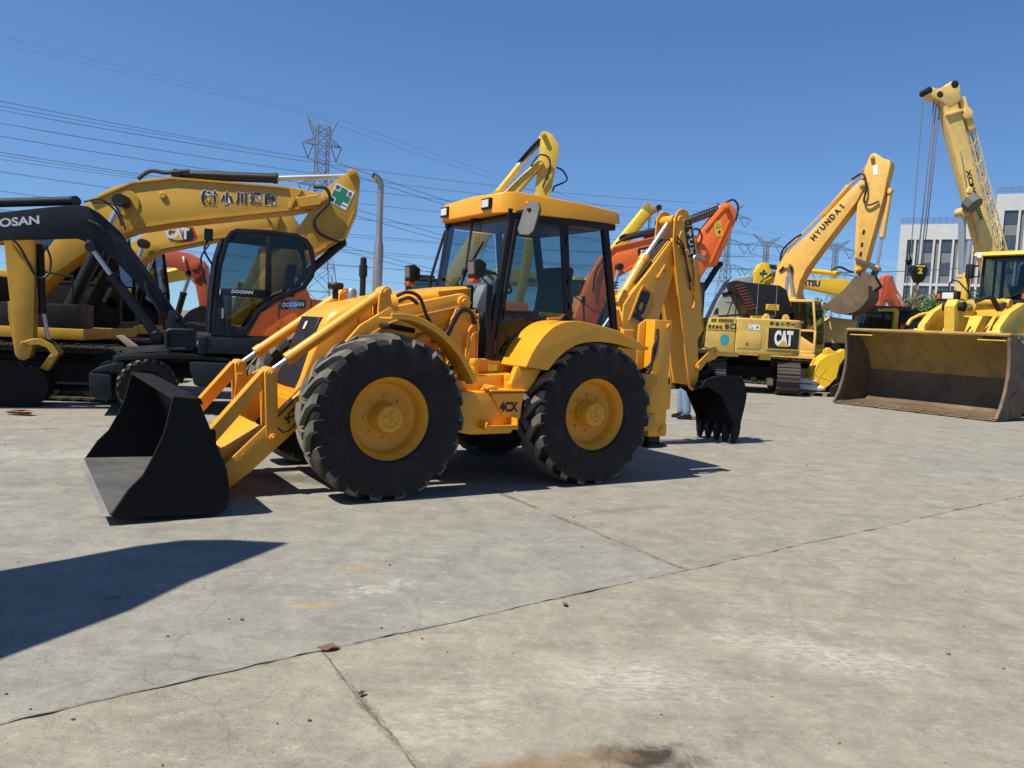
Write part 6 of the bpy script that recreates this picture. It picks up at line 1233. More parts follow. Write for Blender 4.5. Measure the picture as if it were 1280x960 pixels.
m = MB(); m.tube([(-4.52, -.1, 2.9), (-4.53, .25, 3.05), (-4.55, .5, 3.4)], .02); m.tube([(-4.52, .3, 3.0), (-4.55, .62, 3.6)], .018); m.build('wiper', M['blk'], WL)
m = MB(); m.cyl((-4.6, -1.15, 2.5), (-4.6, -1.15, 3.62), .10, n=20); e1 = m.build('exhaust_shield', M['lib'], WL, .01); m = MB(); m.cyl((-4.6, -1.15, 3.62), (-4.6, -1.15, 4.5), .07, n=18); m.build('exhaust_pipe', M['chr'], e1)
m = MB(); m.tube([(-4.4, -.9, 2.8), (-4.4, -1.0, 3.3), (-4.45, -1.05, 3.75), (-4.6, -.85, 3.8)], .022, 8, 3); m.tube([(-4.2, -1.35, 2.5), (-4.2, -1.4, 3.3), (-4.2, -1.15, 3.35), (-4.3, -.8, 2.9)], .022, 8, 2); m.tube([(-4.5, -.8, 3.5), (-4.5, -1.05, 3.5)], .02, 6, 0); ml = m.build('handrail', M['blk'], WL)
m = MB(); m.box(-4.55, -4.42, -1.12, -.92, 3.45, 3.85); m.build('mirror', M['blk'], WL, .04)
m = MB(); m.tube([(-4.4, -1.3, 2.2), (-3.9, -1.7, 2.45), (-3.4, -1.9, 2.3), (-3.2, -1.95, 2.1)], .05); m.build('mudguard_rail', M['lib'], WL)

# ================================================================== TRUCK CRANE behind the loader
CR = empty('truck_crane', (15.514, 28.0, 0), 180, 'pale yellow truck crane with tall telescopic boom and hanging hook block', 'crane')
bd = Vector((.94, 0, 6.2)).normalized()   # boom direction
def boom_section(p0, p1, w_, h_, par, mat, name):
    m = MB(); p0 = Vector(p0); p1 = Vector(p1); d = (p1 - p0).normalized(); y = Vector((0, 1, 0)); n = y.cross(d)
    ring = [(-.5, -.35), (-.35, -.5), (.35, -.5), (.5, -.35), (.5, .35), (.35, .5), (-.35, .5), (-.5, .35)]
    m.loft([[p + n * a * h_ + y * b * w_ for a, b in ring] for p in (p0, p1)]); return m.build(name, mat, par, .015, 1)
c0 = Vector((-1.35, 0, 3.0)); c1 = Vector((1.18, 0, 9.95)); cd = (c1 - c0).normalized(); cn = Vector((0, 1, 0)).cross(cd)
cbm = boom_section(c0, c0 + cd * 6.9, .50, .60, CR, M['crane'], 'boom'); boom_section(c0 + cd * 6.8, c1, .44, .54, CR, M['crane'], 'boom_section')
m = MB()
for f in (.93,): 
    p = c0 + cd * 7.4 * f; m.bar(p - cd * .05, p + cd * .05, .66, .56, cn)
m.build('boom_collar', M['crane'], CR, .02)
for txt, f, l in (('XCMG', .60, .95), ('QY25K', .47, .75)): text(txt, cbm, c0 + cd * 7.4 * f + Vector((0, .253, 0)) + cn * .05, -cd, cn if cn.x < 0 else -cn, l, .16, M['black'], bold=.03)
[decal(cbm, c0 + cd * 7.4 * (.235 - k_ * .016) + Vector((0, .252, 0)), -cd, cn if cn.x < 0 else -cn, rect(.075, .10), M['grey'], 'faded_mark', .003) for k_ in range(8)]
hp = c1 + cd * .15
m = MB(); m.prism([(c1.x - .38, c1.z - .05), (c1.x - .30, c1.z + .45), (c1.x - .05, c1.z + .58), (c1.x + .15, c1.z + .4), (c1.x + .45, c1.z + .28), (c1.x + .72, c1.z + .35), (c1.x + .82, c1.z + .22), (c1.x + .6, c1.z + .02), (c1.x + .25, c1.z - .12), (c1.x, c1.z - .3)], -.24, .24); ch_ = m.build('boom_head', M['crane'], CR, .03)
m = MB()
for x, z, r in ((.72, .23, .11), (.35, .10, .11), (-.12, .46, .13)): m.cyl((c1.x + x, -.25, c1.z + z), (c1.x + x, .25, c1.z + z), r, n=20)
m.build('sheave', M['und'], CR, .02)
m = MB()
for k, (a, b) in enumerate((((-.35, -.1), (-.7, -.9)), ((-.5, .1), (-.75, -.6)), ((-.6, -.3), (-.85, -1.0)))): m.bar((c1.x + a[0] if 0 else c1.x + a, .1 * k, c1.z + b) if 0 else (c1.x + a[0], -.15 + k * .15, c1.z + a[1]), (c1.x + b[0], -.15 + k * .15, c1.z + b[1]), .16, .22)
m.cyl((c1.x - .62, -.3, c1.z - .5), (c1.x - .62, .3, c1.z - .5), .18); m.build('winch_bracket', M['crane'], CR, .02)
# lattice fly jib stowed along the boom
m = MB(); j0 = c0 + cd * 1.2 - cn * (.50 if cn.x > 0 else -.50); j1 = c0 + cd * 6.6 - cn * (.50 if cn.x > 0 else -.50)
for a, b in ((-.11, -.13), (-.11, .13), (.11, -.13), (.11, .13)): m.bar(j0 + cn * a + Vector((0, b, 0)), j1 + cn * a + Vector((0, b, 0)), .035)
n_ = 16
for k in range(n_):
    p = j0.lerp(j1, k / n_); q = j0.lerp(j1, (k + 1) / n_); sg = 1 if k % 2 else -1
    for b in (-.13, .13): m.bar(p + cn * (.11 * sg) + Vector((0, b, 0)), q - cn * (.11 * sg) + Vector((0, b, 0)), .022)
    for a in (-.11, .11): m.bar(p + cn * a + Vector((0, .13 * sg, 0)), q + cn * a + Vector((0, -.13 * sg, 0)), .022)
m.build('fly_jib', M['crane'], CR)
rod_cyl(CR, (.02, 0, 2.2), (.12, 0, 4.0), (.30, 0, 6.2), .16, M['crane'], .12, 'derrick_cylinder')
m = MB(); m.cyl((.30, .35, 6.55), (.18, .55, 6.35), .30, n=8); m.build('lamp_reflector', M['mir'], CR)
for k in range(3): m = MB(); m.prism([(.18 + k * .02, 6.2 + k * .28), (.42, 6.25 + k * .28), (.36, 6.45 + k * .28), (.22, 6.42 + k * .28)], .3, .42); m.build('boom_lug', M['crane'], CR, .02)
for x, y, xb in ((1.98, .0, 1.95), (1.62, .08, 1.72), (1.56, -.08, 1.66), (1.50, .12, 1.60), (1.45, -.12, 1.55), (1.38, 0, 1.5)):
    m = MB(); m.tube([(x, y, 9.95), ((x + xb) / 2, y * .7, 7.0), (xb, y * .4, 4.3)], .018, 5, 3); m.build('hoist_rope', M['wire'], CR)
m = MB(); m.tube([(-.9, 0, 3.6), (.2, .3, 6.3), (.7, .3, 8.2)], .012, 5, 0); m.build('hoist_rope', M['wire'], CR)
m = MB(); m.prism([(1.38, 4.18), (1.45, 4.30), (1.62, 4.36), (1.85, 4.30), (1.92, 4.12), (1.80, 3.95), (1.70, 3.72), (1.52, 3.74), (1.42, 3.95)], -.18, .18); hk = m.build('hook_block', M['blk'], CR, .04)
text('2', hk, (1.66, .183, 4.12), NX, UP, .16, .2, M['ylw'], bold=.05); decal(hk, (1.66, .182, 4.28), NX, UP, rect(.3, .05), M['ylw'], 'hazard_band', .004)
m = MB(); m.tube([(1.62, 0, 3.75), (1.68, 0, 3.55), (1.62, 0, 3.35), (1.70, 0, 3.15), (1.66, 0, 2.95), (1.72, 0, 2.8)], .06, 8, 3); m.build('hook_chain', M['rust'], CR)
m = MB(); m.cyl((2.0, 0, 5.1), (2.0, 0, 4.55), .02); m.lathe([(4.30, .03), (4.38, .10), (4.48, .12), (4.58, .05), (4.66, .02)], 14, (1.99, 0, 0), 'z'); m.tube([(1.99, 0, 4.3), (1.99, 0, 3.4), (1.98, 0, 2.6)], .012, 5, 0); m.build('anti_two_block_weight', M['blk'], CR)
m = MB(); m.box(-4.5, 5.5, -1.25, 1.25, 1.0, 1.5); m.build('carrier', M['blk'], CR, .04)
m = MB(); m.prism([(4.2, 1.5), (4.1, 2.3), (5.0, 2.35), (5.6, 1.7), (5.6, 1.2)], -1.2, 1.2); m.build('driver_cab', M['crane'], CR, .06); m = MB(); m.box(-2.2, 1.2, -1.1, 1.1, 1.5, 2.4); m.build('turntable', M['crane'], CR, .05); m = MB(); m.box(-1.5, -2.9, -1.2, 1.2, 1.5, 2.6); m.build('counterweight', M['crane'], CR, .05)
ct = {'tyre': tyre_mesh(.53, .30, .29, 24, .02), 'rim': rim_mesh(.292, .30, M['und'], .08), 'hub': hub_mesh(.292, .30, M['und'], .08, .09, .08)}
for x in (4.3, -2.0, -3.4):
    for s in (1, -1): wheel(CR, ct, (x, s * 1.05, .53), s)
m = MB(); m.box(.2, 2.4, 1.12, 1.3, 1.95, 2.35); ec = m.build('engine_cover', M['slate'], CR, .03); text('HYUNDAI', ec, (1.6, 1.303, 2.25), NX, UP, .75, .13, M['grey'], bold=.03)

# smaller crane head behind the orange excavator
KC = empty('truck_crane', (5.037, 34, 0), 0, 'lemon yellow crane boom tip with small hook above the orange arm', 'crane')
k0 = Vector((-3.4, 0, 1.6)); k1 = Vector((.22, 0, 6.55)); kd = (k1 - k0).normalized(); boom_section(k0, k1, .45, .50, KC, M['kom'], 'boom')
m = MB(); m.prism([(-.05, 6.50), (.10, 6.90), (.30, 6.95), (.42, 6.74), (.62, 6.86), (.80, 6.85), (.80, 6.66), (.60, 6.55), (.45, 6.42)], -.2, .2); m.build('boom_head', M['rusty'], KC, .03)
m = MB(); m.cyl((.72, -.22, 6.75), (.72, .22, 6.75), .12); m.build('sheave', M['und'], KC); m = MB(); m.tube([(.74, 0, 6.7), (.74, 0, 6.3)], .018, 5, 0); m.tube([(.42, 0, 6.4), (.42, 0, 5.6)], .018, 5, 0); m.tube([(.36, 0, 6.4), (.36, 0, 5.6)], .018, 5, 0); m.build('hoist_rope', M['wire'], KC)
m = MB(); m.lathe([(5.98, .03), (6.05, .12), (6.2, .12), (6.3, .05)], 14, (.74, 0, 0), 'z'); m.tube([(.74, 0, 6.0), (.80, 0, 5.85), (.72, 0, 5.78), (.66, 0, 5.85)], .03); m.box(.2, .6, -.15, .15, 5.35, 5.65); m.build('hook_block', M['blk'], KC)
m = MB(); m.box(-6, 2.5, -1.2, 1.2, .9, 1.4); m.box(-4.6, -1.8, -1.0, 1.0, 1.4, 2.2); m.build('carrier', M['kom'], KC, .05)
for x in (-5, -3.6, 1.5):
    for s in (1, -1): wheel(KC, ct, (x, s * 1.0, .53), s)

# ================================================================== OFFICE BUILDING (right background)
M['clad'] = paint('pale_cladding', (.48, .48, .47), .6, .15, var=.06, gscale=.2); M['spand'] = paint('grey_spandrel', (.16, .165, .17), .5, .1, var=.06, gscale=.3); M['wglass'] = paint('window_glass', (.045, .058, .072), .10, .05, spec=.8); M['parap'] = paint('parapet_rail', (.08, .10, .14), .5, .1)
def office(name, x, y, rz, W, Hh, bays, floors, label, fh=3.9, dx=0):
    b = empty(name, (x, y, 0), rz, label, 'building', 'office blocks behind the yard'); D_ = 18.0
    m = MB(); m.box(0, W, .35, D_, 0, Hh - .2); m.build('wall', M['spand'], b)
    bw = W / bays
    m = MB(); m.box(0, W, -.0, .35, Hh - 2.6, Hh); m.box(0, 1.2, -.02, .35, 0, Hh - 2.6); m.box(-.02, .0, 0, D_, 0, Hh); m.build('parapet', M['clad'], b)
    for k in range(1, bays + 1):
        m = MB()
        for d in (-.62, .30): m.box(k * bw + d, k * bw + d + .34, -.02, .35, 0, Hh - 2.6)
        m.build('pilaster', M['clad'], b)
    for f in range(floors):
        z1 = Hh - 2.6 - f * fh
        if z1 < 1: break
        if f == 2: m = MB(); m.box(0, W, .04, .34, z1 - .1, z1 + .35); m.build('ledge', M['clad'], b)
        for k in range(bays):
            x0 = k * bw + (1.2 if k == 0 else .70); x1 = (k + 1) * bw - .66
            m = MB(); m.box(x0, x1, .25, .345, z1 - 2.1, z1 - .03); wi = m.build('window', M['wglass'], b)
            m = MB(); xm = (x0 + x1) / 2; m.box(xm - .03, xm + .03, .22, .25, z1 - 2.1, z1 - .03); m.box(x0, x1, .22, .25, z1 - .65, z1 - .59); m.build('window_frame', M['parap'], wi)
    m = MB()
    for k in range(int(W / 1.0) + 1): m.box(k * 1.0 - .03, k * 1.0 + .03, .1, .16, Hh, Hh + 1.1)
    for z in (.4, .75, 1.08): m.box(0, W, .1, .15, Hh + z - .03, Hh + z + .03)
    for k in range(int(W / .33)): m.box(k * .33, k * .33 + .03, .11, .14, Hh, Hh + 1.05)
    m.build('roof_railing', M['parap'], b)
    return b
office('office_building', 66.2, 141, -28, 14.5, 22.3, 5, 6, 'pale office block with rows of dark windows behind the crane cables')
office('office_building', 76.6, 131.0, -28, 30, 26.4, 8, 7, 'taller pale office block at the right edge behind the crane boom')

# ================================================================== PYLONS AND WIRES
def pylon(name, x, y, rz, Hh, label, arms, bw=9.0, tw=1.9, waist=.60, r=.16):
    p = empty(name, (x, y, 0), rz, label, 'pylon', 'power line pylons')
    def half(z):
        f = z / Hh; return (bw / 2) * (1 - f / waist) + (tw / 2) * (f / waist) if f < waist else tw / 2
    lv = [0]; 
    while lv[-1] < Hh * .93: lv.append(lv[-1] + max(2.0, half(lv[-1]) * 1.55))
    lv[-1] = Hh * .95
    m = MB(); cs_ = [(-1, -1), (1, -1), (1, 1), (-1, 1)]
    for a, b in zip(lv, lv[1:]):
        ha, hb_ = half(a), half(b)
        for i in range(4):
            c, d = cs_[i], cs_[(i + 1) % 4]
            m.bar((c[0] * ha, c[1] * ha, a), (c[0] * hb_, c[1] * hb_, b), r * 1.5)
            m.bar((c[0] * ha, c[1] * ha, a), (d[0] * hb_, d[1] * hb_, b), r * .8); m.bar((d[0] * ha, d[1] * ha, a), (c[0] * hb_, c[1] * hb_, b), r * .8)
            m.bar((c[0] * hb_, c[1] * hb_, b), (d[0] * hb_, d[1] * hb_, b), r * .8)
    m.build('tower', M['galv'], p)
    for z, L, up in arms:
        for s in (1, -1):
            m = MB(); h0 = half(z)
            tip = Vector((s * L, 0, z + up))
            for yv in (-h0, h0):
                for dz in (0, 2.2):
                    m.bar((s * h0, yv, z + dz * (1 if up <= 0 or dz == 0 else -1)), tip, r)
            for k in range(1, 5):
                f = k / 5; q = Vector((s * h0, 0, z)).lerp(tip, f); w_ = h0 * (1 - f); hz = 2.2 * (1 - f) * (1 if up <= 0 else -1)
                m.bar(q + Vector((0, -w_, 0)), q + Vector((0, w_, 0)), r * .7); m.bar(q + Vector((0, -w_, 0)), q + Vector((0, -w_, hz)), r * .7); m.bar(q + Vector((0, w_, 0)), q + Vector((0, w_, hz)), r * .7); m.bar(q + Vector((0, w_, hz)), q + Vector((-s * L * .12, w_ * 1.1, 0)), r * .6)
            m.build('crossarm', M['galv'], p)
            if up <= 0:
                m = MB(); b = Vector((s * L * .72, 0, z - 4.2)); m.bar(tip, b, .22); m.bar(Vector((s * L * .45, 0, z)), b, .22); m.build('insulator', M['wire'], p)
    return p
pylon('power_pylon', -57.3, 232, 28, 58, 'tall lattice pylon standing behind the ochre boom tip', [(50.0, 5.6, .0), (38.5, 6.4, 0), (27.0, 6.0, 0), (53.5, 4.6, 4.5)], bw=11, tw=3.3, waist=.55)
pylon('power_pylon', 128.5, 420, 20, 54, 'lattice pylon left of the raised boom, seen against the sky', [(49, 13, .0), (36, 14.5, 0), (51, 9, 3.5)], bw=10)
pylon('power_pylon', 164.5, 420, 20, 55, 'lattice pylon between the raised boom and its hanging stick', [(49, 13, .0), (36, 14.5, 0), (51, 9, 3.5)], bw=10)
pylon('power_pylon', 103, 400, 20, 68, 'tall lattice pylon beside the tip of the orange arm', [(60, 13, .0), (47, 14, 0), (35, 14, 0), (63, 8, 3.5)], bw=11)
def wire(p, q, sag, r=.05, lab=None):
    p, q = Vector(p), Vector(q); lab = lab or '%s overhead cable %s' % ('highest' if q.z > 56 else 'high' if q.z > 44 else 'middle' if q.z > 34 else 'low', 'left of the tall pylon behind the ochre boom' if q.x < 0 else 'crossing behind the machines to the right pylons' if p.x < 90 else 'right of the pylons beside the raised boom'); pts = [p.lerp(q, k / 14) - Vector((0, 0, 4 * sag * (k / 14) * (1 - k / 14))) for k in range(15)]
    o = MB().tube(pts, r, 4, 0).build('overhead_cable', M['wire']); return tag(o, lab, 'cable', 'overhead power cables')
P1 = Vector((-57.3, 232, 0)); T0 = P1 - Vector((150, 142, 0)); P2 = Vector((128.5, 420, 0)); P3 = Vector((103, 400, 0)); P4 = Vector((164.5, 420, 0))
ax = Vector((math.cos(R(28)), math.sin(R(28)), 0)); ax2 = Vector((math.cos(R(-35)), math.sin(R(-35)), 0))
for L, z in ((4.1, 45.8), (4.6, 34.3), (4.3, 22.8)):
    for s in (1, -1):
        for d in (-.25, .25):
            a = P1 + ax * (s * L + d) + Vector((0, 0, z)); wire(T0 + ax2 * (s * L * 1.2 + d) + Vector((0, 0, z + 2)), a, 2.5, .033); wire(a, P2 + ax * (s * L * 1.5 + d) + Vector((0, 0, z - 1)), 9, .05)
for s in (1, -1): a = P1 + ax * (s * 4.6) + Vector((0, 0, 58)); wire(T0 + ax2 * (s * 6) + Vector((0, 0, 60)), a, 1.2, .022); wire(a, P2 + ax * (s * 9) + Vector((0, 0, 54)), 6, .045)
for P_, zz, far in ((P3, (66, 62, 58, 53, 47, 41, 35, 29), Vector((-290, 215, 0))), (P4, (45, 38, 32, 26, 20), Vector((-330, 330, 0)))):
    for z in zz:
        for s in (-1, 1):
            for d in (0, .6): wire(far + Vector((s * 3, s * 6 + d, z * 1.08 + 4)), P_ + Vector((s * 9 + d, 0, z)), 10, .052)
for P_, zz in ((P2, (45, 32)), (P4, (45, 32)), (P3, (56, 43))):
    for z in zz:
        for s in (-1, 1): wire(P_ + Vector((s * 9, 0, z)), P_ + Vector((210 + s * 9, 60, z - 3)), 8, .06)
wire((9.5, 30, 4.0), (36, 52, 8.0), .4, .02, 'dark low cable strung past the hook block'); 

# ================================================================== TREES behind the yard (right)
def leaf_mat(name, a, b_):
    m, t, out = new_mat(name); b = N(t, 'ShaderNodeBsdfPrincipled'); t.links.new(b.outputs[0], out.inputs[0])
    oi = N(t, 'ShaderNodeTexCoord'); t.links.new(mixc(t, ramp(t, noise_tex(t, oi.outputs['Object'], 1.6, 4), .35, .65), a, b_), b.inputs['Base Color']); b.inputs['Roughness'].default_value = .6; b.inputs['Subsurface Weight'].default_value = 0
    return m
M['leaf'] = leaf_mat('tree_leaf', (.035, .07, .018), (.09, .15, .03)); M['bark'] = paint('bark', (.10, .075, .05), .9, .3)
def tree(x, y, h, r, label, seed):
    rnd = random.Random(seed); t = empty('tree', (x, y, 0), rnd.uniform(0, 360), label, 'tree', 'trees behind the yard')
    m = MB(); m.tube([(0, 0, -.1), (.08, .05, h * .35), (-.05, .1, h * .7)], lambda f: .16 * (1 - f * .7), 8, 4)
    cl = []
    for k in range(9):
        a = rnd.uniform(0, 6.28); rr_ = r * rnd.uniform(.3, .85); z = h * rnd.uniform(.42, .92); c = Vector((rr_ * math.cos(a), rr_ * math.sin(a), z)); cl.append((c, r * rnd.uniform(.28, .5)))
        m.tube([(0, 0, h * .4), tuple(c * .6 + Vector((0, 0, h * .15))), tuple(c)], lambda f: .06 * (1 - f * .8), 6, 3)
    m.build('trunk', M['bark'], t)
    vs, fs = [], []
    for c, cr_ in cl + [(Vector((0, 0, h * .85)), r * .5)]:
        for k in range(260):
            d = Vector((rnd.gauss(0, 1), rnd.gauss(0, 1), rnd.gauss(0, .8))).normalized() * cr_ * (rnd.random() ** .45); p = c + d
            u = Vector((rnd.gauss(0, 1), rnd.gauss(0, 1), rnd.gauss(0, 1))).normalized(); v = u.orthogonal().normalized(); s = rnd.uniform(.07, .14); n = len(vs)
            vs += [p - u * s, p + v * s * .5, p + u * s, p - v * s * .5]; fs.append((n, n + 1, n + 2, n + 3))
    me = bpy.data.meshes.new('crown'); me.from_pydata([tuple(v) for v in vs], [], fs); me.materials.append(M['leaf']); obj('crown', me, t)
for i, (x, y, h, r, lab) in enumerate(((24.5, 50, 4.6, 1.6, 'green tree left of the red arm, beyond the loader bucket'), (28.0, 52, 5.0, 1.9, 'broad green tree right of the red arm under the hook'), (30.6, 53, 5.6, 1.8, 'green tree behind the loader headlamp'), (33.0, 55, 5.2, 1.7, 'green tree behind the loader exhaust pipe'), (21.0, 56, 4.4, 1.5, 'small green tree showing above the black cab'), (17.8, 50, 4.0, 1.4, 'small green tree behind the amber cab'))): tree(x, y, h, r, lab, i + 3)

# ================================================================== PERSON behind the backhoe bucket
PE = empty('person', (3.22, 14.75, 0), 178, 'person in blue jeans and white shirt standing behind the backhoe dipper', 'person')
def skin(name, verts, edges, radii, mat, par, root=0, lev=2):
    me = bpy.data.meshes.new(name); me.from_pydata(verts, edges, []); o = obj(name, me, par)
    md = o.modifiers.new('skin', 'SKIN'); sk = me.skin_vertices.get('') if me.skin_vertices else None
    if not me.skin_vertices: 
        bm = bmesh.new(); bm.from_mesh(me); bm.verts.layers.skin.verify(); bm.to_mesh(me); bm.free()
    for v, r in zip(me.skin_vertices[0].data, radii): v.radius = r if isinstance(r, tuple) else (r, r)
    me.skin_vertices[0].data[root].use_root = True
    sb = o.modifiers.new('sub', 'SUBSURF'); sb.levels = lev; sb.render_levels = lev
    me.materials.append(mat)
    return o
M['skinc'] = flat('skin', (.42, .24, .16), .6); M['denim'] = paint('denim', (.16, .24, .34), .85, .3, gcol=(.28, .36, .45), bump=.1); M['shirt'] = flat('white_shirt', (.7, .7, .7), .8); M['hair'] = flat('dark_hair', (.012, .01, .008), .6)
V = [(0, 0, .93), (0, 0, 1.12), (0, 0, 1.33), (.01, 0, 1.45), (.02, 0, 1.54), (.03, 0, 1.63), (.02, 0, 1.70),
     (0, .19, 1.40), (-.03, .25, 1.14), (.06, .27, .90), (.10, .26, .84), (0, -.19, 1.40), (-.03, -.25, 1.14), (.08, -.26, .92), (.12, -.25, .86),
     (0, .10, .86), (.02, .12, .48), (-.02, .13, .09), (.10, .15, .04), (0, -.10, .86), (.06, -.13, .48), (.04, -.14, .09), (.16, -.16, .04)]
E_ = [(0, 1), (1, 2), (2, 3), (3, 4), (4, 5), (5, 6), (2, 7), (7, 8), (8, 9), (9, 10), (2, 11), (11, 12), (12, 13), (13, 14), (0, 15), (15, 16), (16, 17), (17, 18), (0, 19), (19, 20), (20, 21), (21, 22)]
rad = [(.14, .10), (.13, .10), (.15, .10), .055, .075, .085, .06, .055, .042, .03, .035, .055, .042, .03, .035, .085, .06, .042, .035, .085, .06, .042, .035]
skin('body', V, E_, rad, M['skinc'], PE)
for s, (kx, ax_) in ((1, (.02, -.02)), (-1, (.06, .04))):
    skin('trouser_leg', [(0, s * .06, .95), (0, s * .10, .84), (kx, s * .125, .48), (ax_, s * .135, .06)], [(0, 1), (1, 2), (2, 3)], [.125, .115, .088, .082], M['denim'], PE, 0)
    m = MB(); m.prism([(ax_ - .09, .0), (ax_ + .18, .0), (ax_ + .17, .05), (ax_ + .05, .10), (ax_ - .08, .09)], s * .14 - .045, s * .14 + .045); m.build('shoe', M['blk'], PE, .02)
skin('shirt', [(0, 0, .90), (0, 0, 1.12), (0, 0, 1.34), (0, 0, 1.42), (0, .19, 1.41), (-.02, .24, 1.22), (0, -.19, 1.41), (-.02, -.24, 1.22)], [(0, 1), (1, 2), (2, 3), (2, 4), (4, 5), (2, 6), (6, 7)], [(.165, .125), (.15, .12), (.17, .12), .07, .075, .065, .075, .065], M['shirt'], PE)
skin('hair', [(-.02, 0, 1.66), (.01, 0, 1.73)], [(0, 1)], [.09, .075], M['hair'], PE)
for s in (1, -1):
    bx_, by_, bz_ = (.10, .26 * s, .84) if s > 0 else (.12, -.25, .86)
    for k in range(4): MB().tube([(bx_ + .01 - k * .012, by_ + s * .0, bz_ - .02), (bx_ + .035 - k * .018, by_ + s * .01, bz_ - .07), (bx_ + .02 - k * .018, by_, bz_ - .105 + abs(k - 1.5) * .008)], .009, 6, 3).build('finger', M['skinc'], PE)
    MB().tube([(bx_ + .03, by_, bz_), (bx_ + .06, by_ - s * .01, bz_ - .03), (bx_ + .065, by_ - s * .015, bz_ - .06)], .011, 6, 3).build('thumb', M['skinc'], PE)
m = MB(); m.lathe([(-.012, .004), (.0, .018), (.014, .006)], 8, (.125, 0, 1.63), 'x'); m.build('nose', M['skinc'], PE)
for s in (1, -1): m = MB(); m.cyl((.09, s * .035, 1.655), (.112, s * .035, 1.655), .012, n=10); m.build('eye', M['black'], PE); m = MB(); m.cyl((.02, s * .085, 1.64), (.03, s * .10, 1.645), .03, .022, 10); m.build('ear', M['skinc'], PE)
m = MB(); m.box(.105, .115, -.025, .025, 1.585, 1.595); m.build('mouth', flat('lip', (.3, .1, .08), .5), PE)

# ================================================================== PALLET, SACKS, PAIL
PA = empty('pallet', (8.45, 22.75, 0), -8, 'small wooden pallet under the white sacks', 'pallet')
for k in range(3): m = MB(); m.box(-.42 + k * .36, -.30 + k * .36, -.4, .4, 0, .09); m.build('block', M['wood'], PA, .006, 1)
for k in range(4): m = MB(); m.box(-.5, .5, -.4 + k * .21, -.25 + k * .21, .092, .115); m.build('plank', M['wood'], PA, .004, 1)
def sack(x, y, z, rz, sx, sy, sz, label):
    bm = bmesh.new(); bmesh.ops.create_uvsphere(bm, u_segments=22, v_segments=12, radius=1)
    for v in bm.verts:
        p = v.co.copy(); q = Vector((math.copysign(abs(p.x) ** .55, p.x), math.copysign(abs(p.y) ** .55, p.y), math.copysign(abs(p.z) ** .8, p.z)))
        q += noise.noise_vector(q * 2.3 + Vector((x * 5, y, z))) * .12; v.co = Vector((q.x * sx, q.y * sy, max(q.z, -.9) * sz))
    me = bpy.data.meshes.new('sack'); bm.to_mesh(me); bm.free(); me.materials.append(M['sack'])
    for p in me.polygons: p.use_smooth = True
    o = obj('sack', me, None, (x, y, z), (0, 0, R(rz))); tag(o, label, 'sack', 'white sacks on the pallet'); return o
s1 = sack(8.42, 22.70, .225, -8, .44, .30, .10, 'crumpled white sack lying flat on the pallet boards'); s2 = sack(8.30, 22.72, .40, -14, .36, .26, .075, 'smaller white sack on top of the other one'); sack(8.92, 22.55, .145, 20, .26, .2, .07, 'white sack end sagging off the right side of the pallet') if 0 else None
m = MB(); m.lathe([(0, .145), (.28, .165), (.285, .175), (.30, .175), (.30, .15), (.02, .13)], 28, ax='z'); PL = m.build('pail', M['blue'], None, loc=(7.80, 22.95, 0)); tag(PL, 'blue paint pail with white lid left of the pallet', 'pail')
m = MB(); m.lathe([(.292, .182), (.33, .182), (.335, .16), (.335, .01)], 28, ax='z'); m.build('lid', M['white'], PL); m = MB(); m.lathe([(.14, .158), (.25, .165)], 28, ax='z', close=True); m.build('paper_band', M['white'], PL)

# ================================================================== OFF-FRAME EXCAVATOR (casts the long shadow at lower left)
SX = empty('excavator', (-4.16, -2.45, 0), 90, 'yellow excavator standing left of the camera, only its shadow in view', 'excavator', 'tracked excavators in the yard')
m = MB(); m.prism([(.3, 1.3), (.6, 1.9), (1.6, 2.2), (3.2, 2.6), (4.2, 2.95), (4.66, 3.15), (5.0, 3.5), (5.3, 3.8), (6.1, 4.2), (6.0, 3.9), (5.8, 3.5), (5.4, 3.0), (4.6, 2.7), (3.4, 2.3), (2.2, 1.9), (1.2, 1.4), (.9, 1.2)], -.22, .22); m.build('boom', M['cat'], SX, .02)
m = MB(); m.prism([(5.75, 4.05), (6.20, 4.45), (6.42, 4.62), (6.52, 4.1), (6.47, 3.66), (6.30, 3.2), (6.14, 2.7), (5.98, 2.2), (5.9, 1.5), (5.75, 1.5), (5.75, 2.6), (5.70, 3.5)], -.22, .22); m.build('stick', M['cat'], SX, .02)
dig_bucket(SX, (5.9, 1.5), -10, .9, 1.0, M['bkt'], flip=-1); house(SX, .2, M['cat'], 1.0); undercarriage(SX, .2, 0, 1.0, n=30)
rod_cyl(SX, (1.5, .4, 1.3), (3.0, .4, 2.1), (4.6, .4, 2.9), .10, M['blk'], .06, 'boom_cylinder')

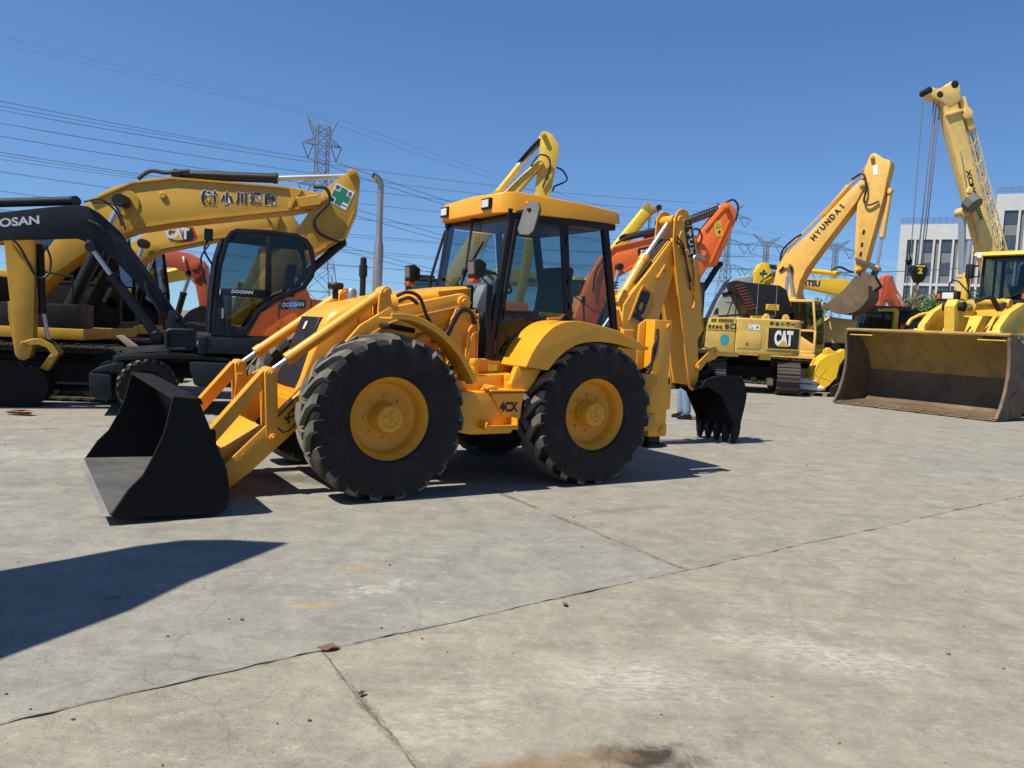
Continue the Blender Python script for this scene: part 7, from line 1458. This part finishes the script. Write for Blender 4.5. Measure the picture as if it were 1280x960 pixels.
# ================================================================== SMALL THINGS ON THE GROUND
rnd = random.Random(11); m = MB()
for k in range(130):
    y = 2.6 + rnd.random() ** 1.4 * 12; x = rnd.uniform(-.72, .72) * y; s = .002 + rnd.random() ** 3 * .009
    bm2 = bmesh.ops.create_icosphere(m.bm, subdivisions=1, radius=s, matrix=Matrix.Translation((x, y, s * .4)) @ Matrix.Rotation(rnd.random() * 6, 4, 'Z') @ Matrix.Diagonal((rnd.uniform(.7, 1.6), 1, rnd.uniform(.4, .8), 1)))
pb = m.build('gravel', paint('grit', (.15, .13, .11), .9, .4), None, ang=10); pb['kind'] = 'stuff'; tag(pb, 'scattered small stones and grit on the concrete', 'gravel')
def leaf(x, y, s, rz, c, lab, nm='dry_leaf'):
    P = cat2([(-1, 0), (-.5, .42), (.1, .5), (.6, .25), (1, 0), (.55, -.3), (0, -.45), (-.6, -.3), (-1, 0)], 3)[:-1]; m = MB()
    rings = [[(a * s, b * s, .012 + .25 * s * (b * b) + .12 * s * math.sin(a * 5) + d) for a, b in P] for d in (0, .002)]; m.loft(rings)
    o = m.build(nm, c, None, loc=(x, y, 0), rot=(0, 0, R(rz))); return tag(o, lab, 'leaf')
leaf(-.80, 3.66, .055, 25, flat('dry_leaf', (.16, .08, .035), .8), 'crumpled brown leaf lying on the near concrete joint')
leaf(-.56, 3.22, .022, 60, flat('dark_leaf', (.05, .035, .025), .8), 'small dark leaf beside the lower joint')
leaf(.36, 4.42, .03, 100, flat('grey_chip', (.12, .11, .10), .8), 'grey flat chip on the long joint in mid foreground')
m = MB(); m.tube([(0, 0, .006), (.04, .01, .01), (.07, .01, .006)], .003); o = m.build('twig', M['bark'], None, loc=(-2.1, 4.15, 0), rot=(0, 0, R(30))); tag(o, 'short dark twig inside the long shadow', 'twig')
m = MB()
for k in range(5): m.loft([[(rnd.uniform(-.1, .1) + a * .1, b * .06 + rnd.uniform(-.02, .02), .02 + k * .012 + c) for a, b in ((-1, -1), (1, -1), (1, 1), (-1, 1))] for c in (0, .01)])
o = m.build('rag', flat('dusty_rag', (.25, .16, .10), .9), None, loc=(-6.75, 10.95, 0)); tag(o, 'small brown rag on the concrete by the wheeled excavator', 'rag')
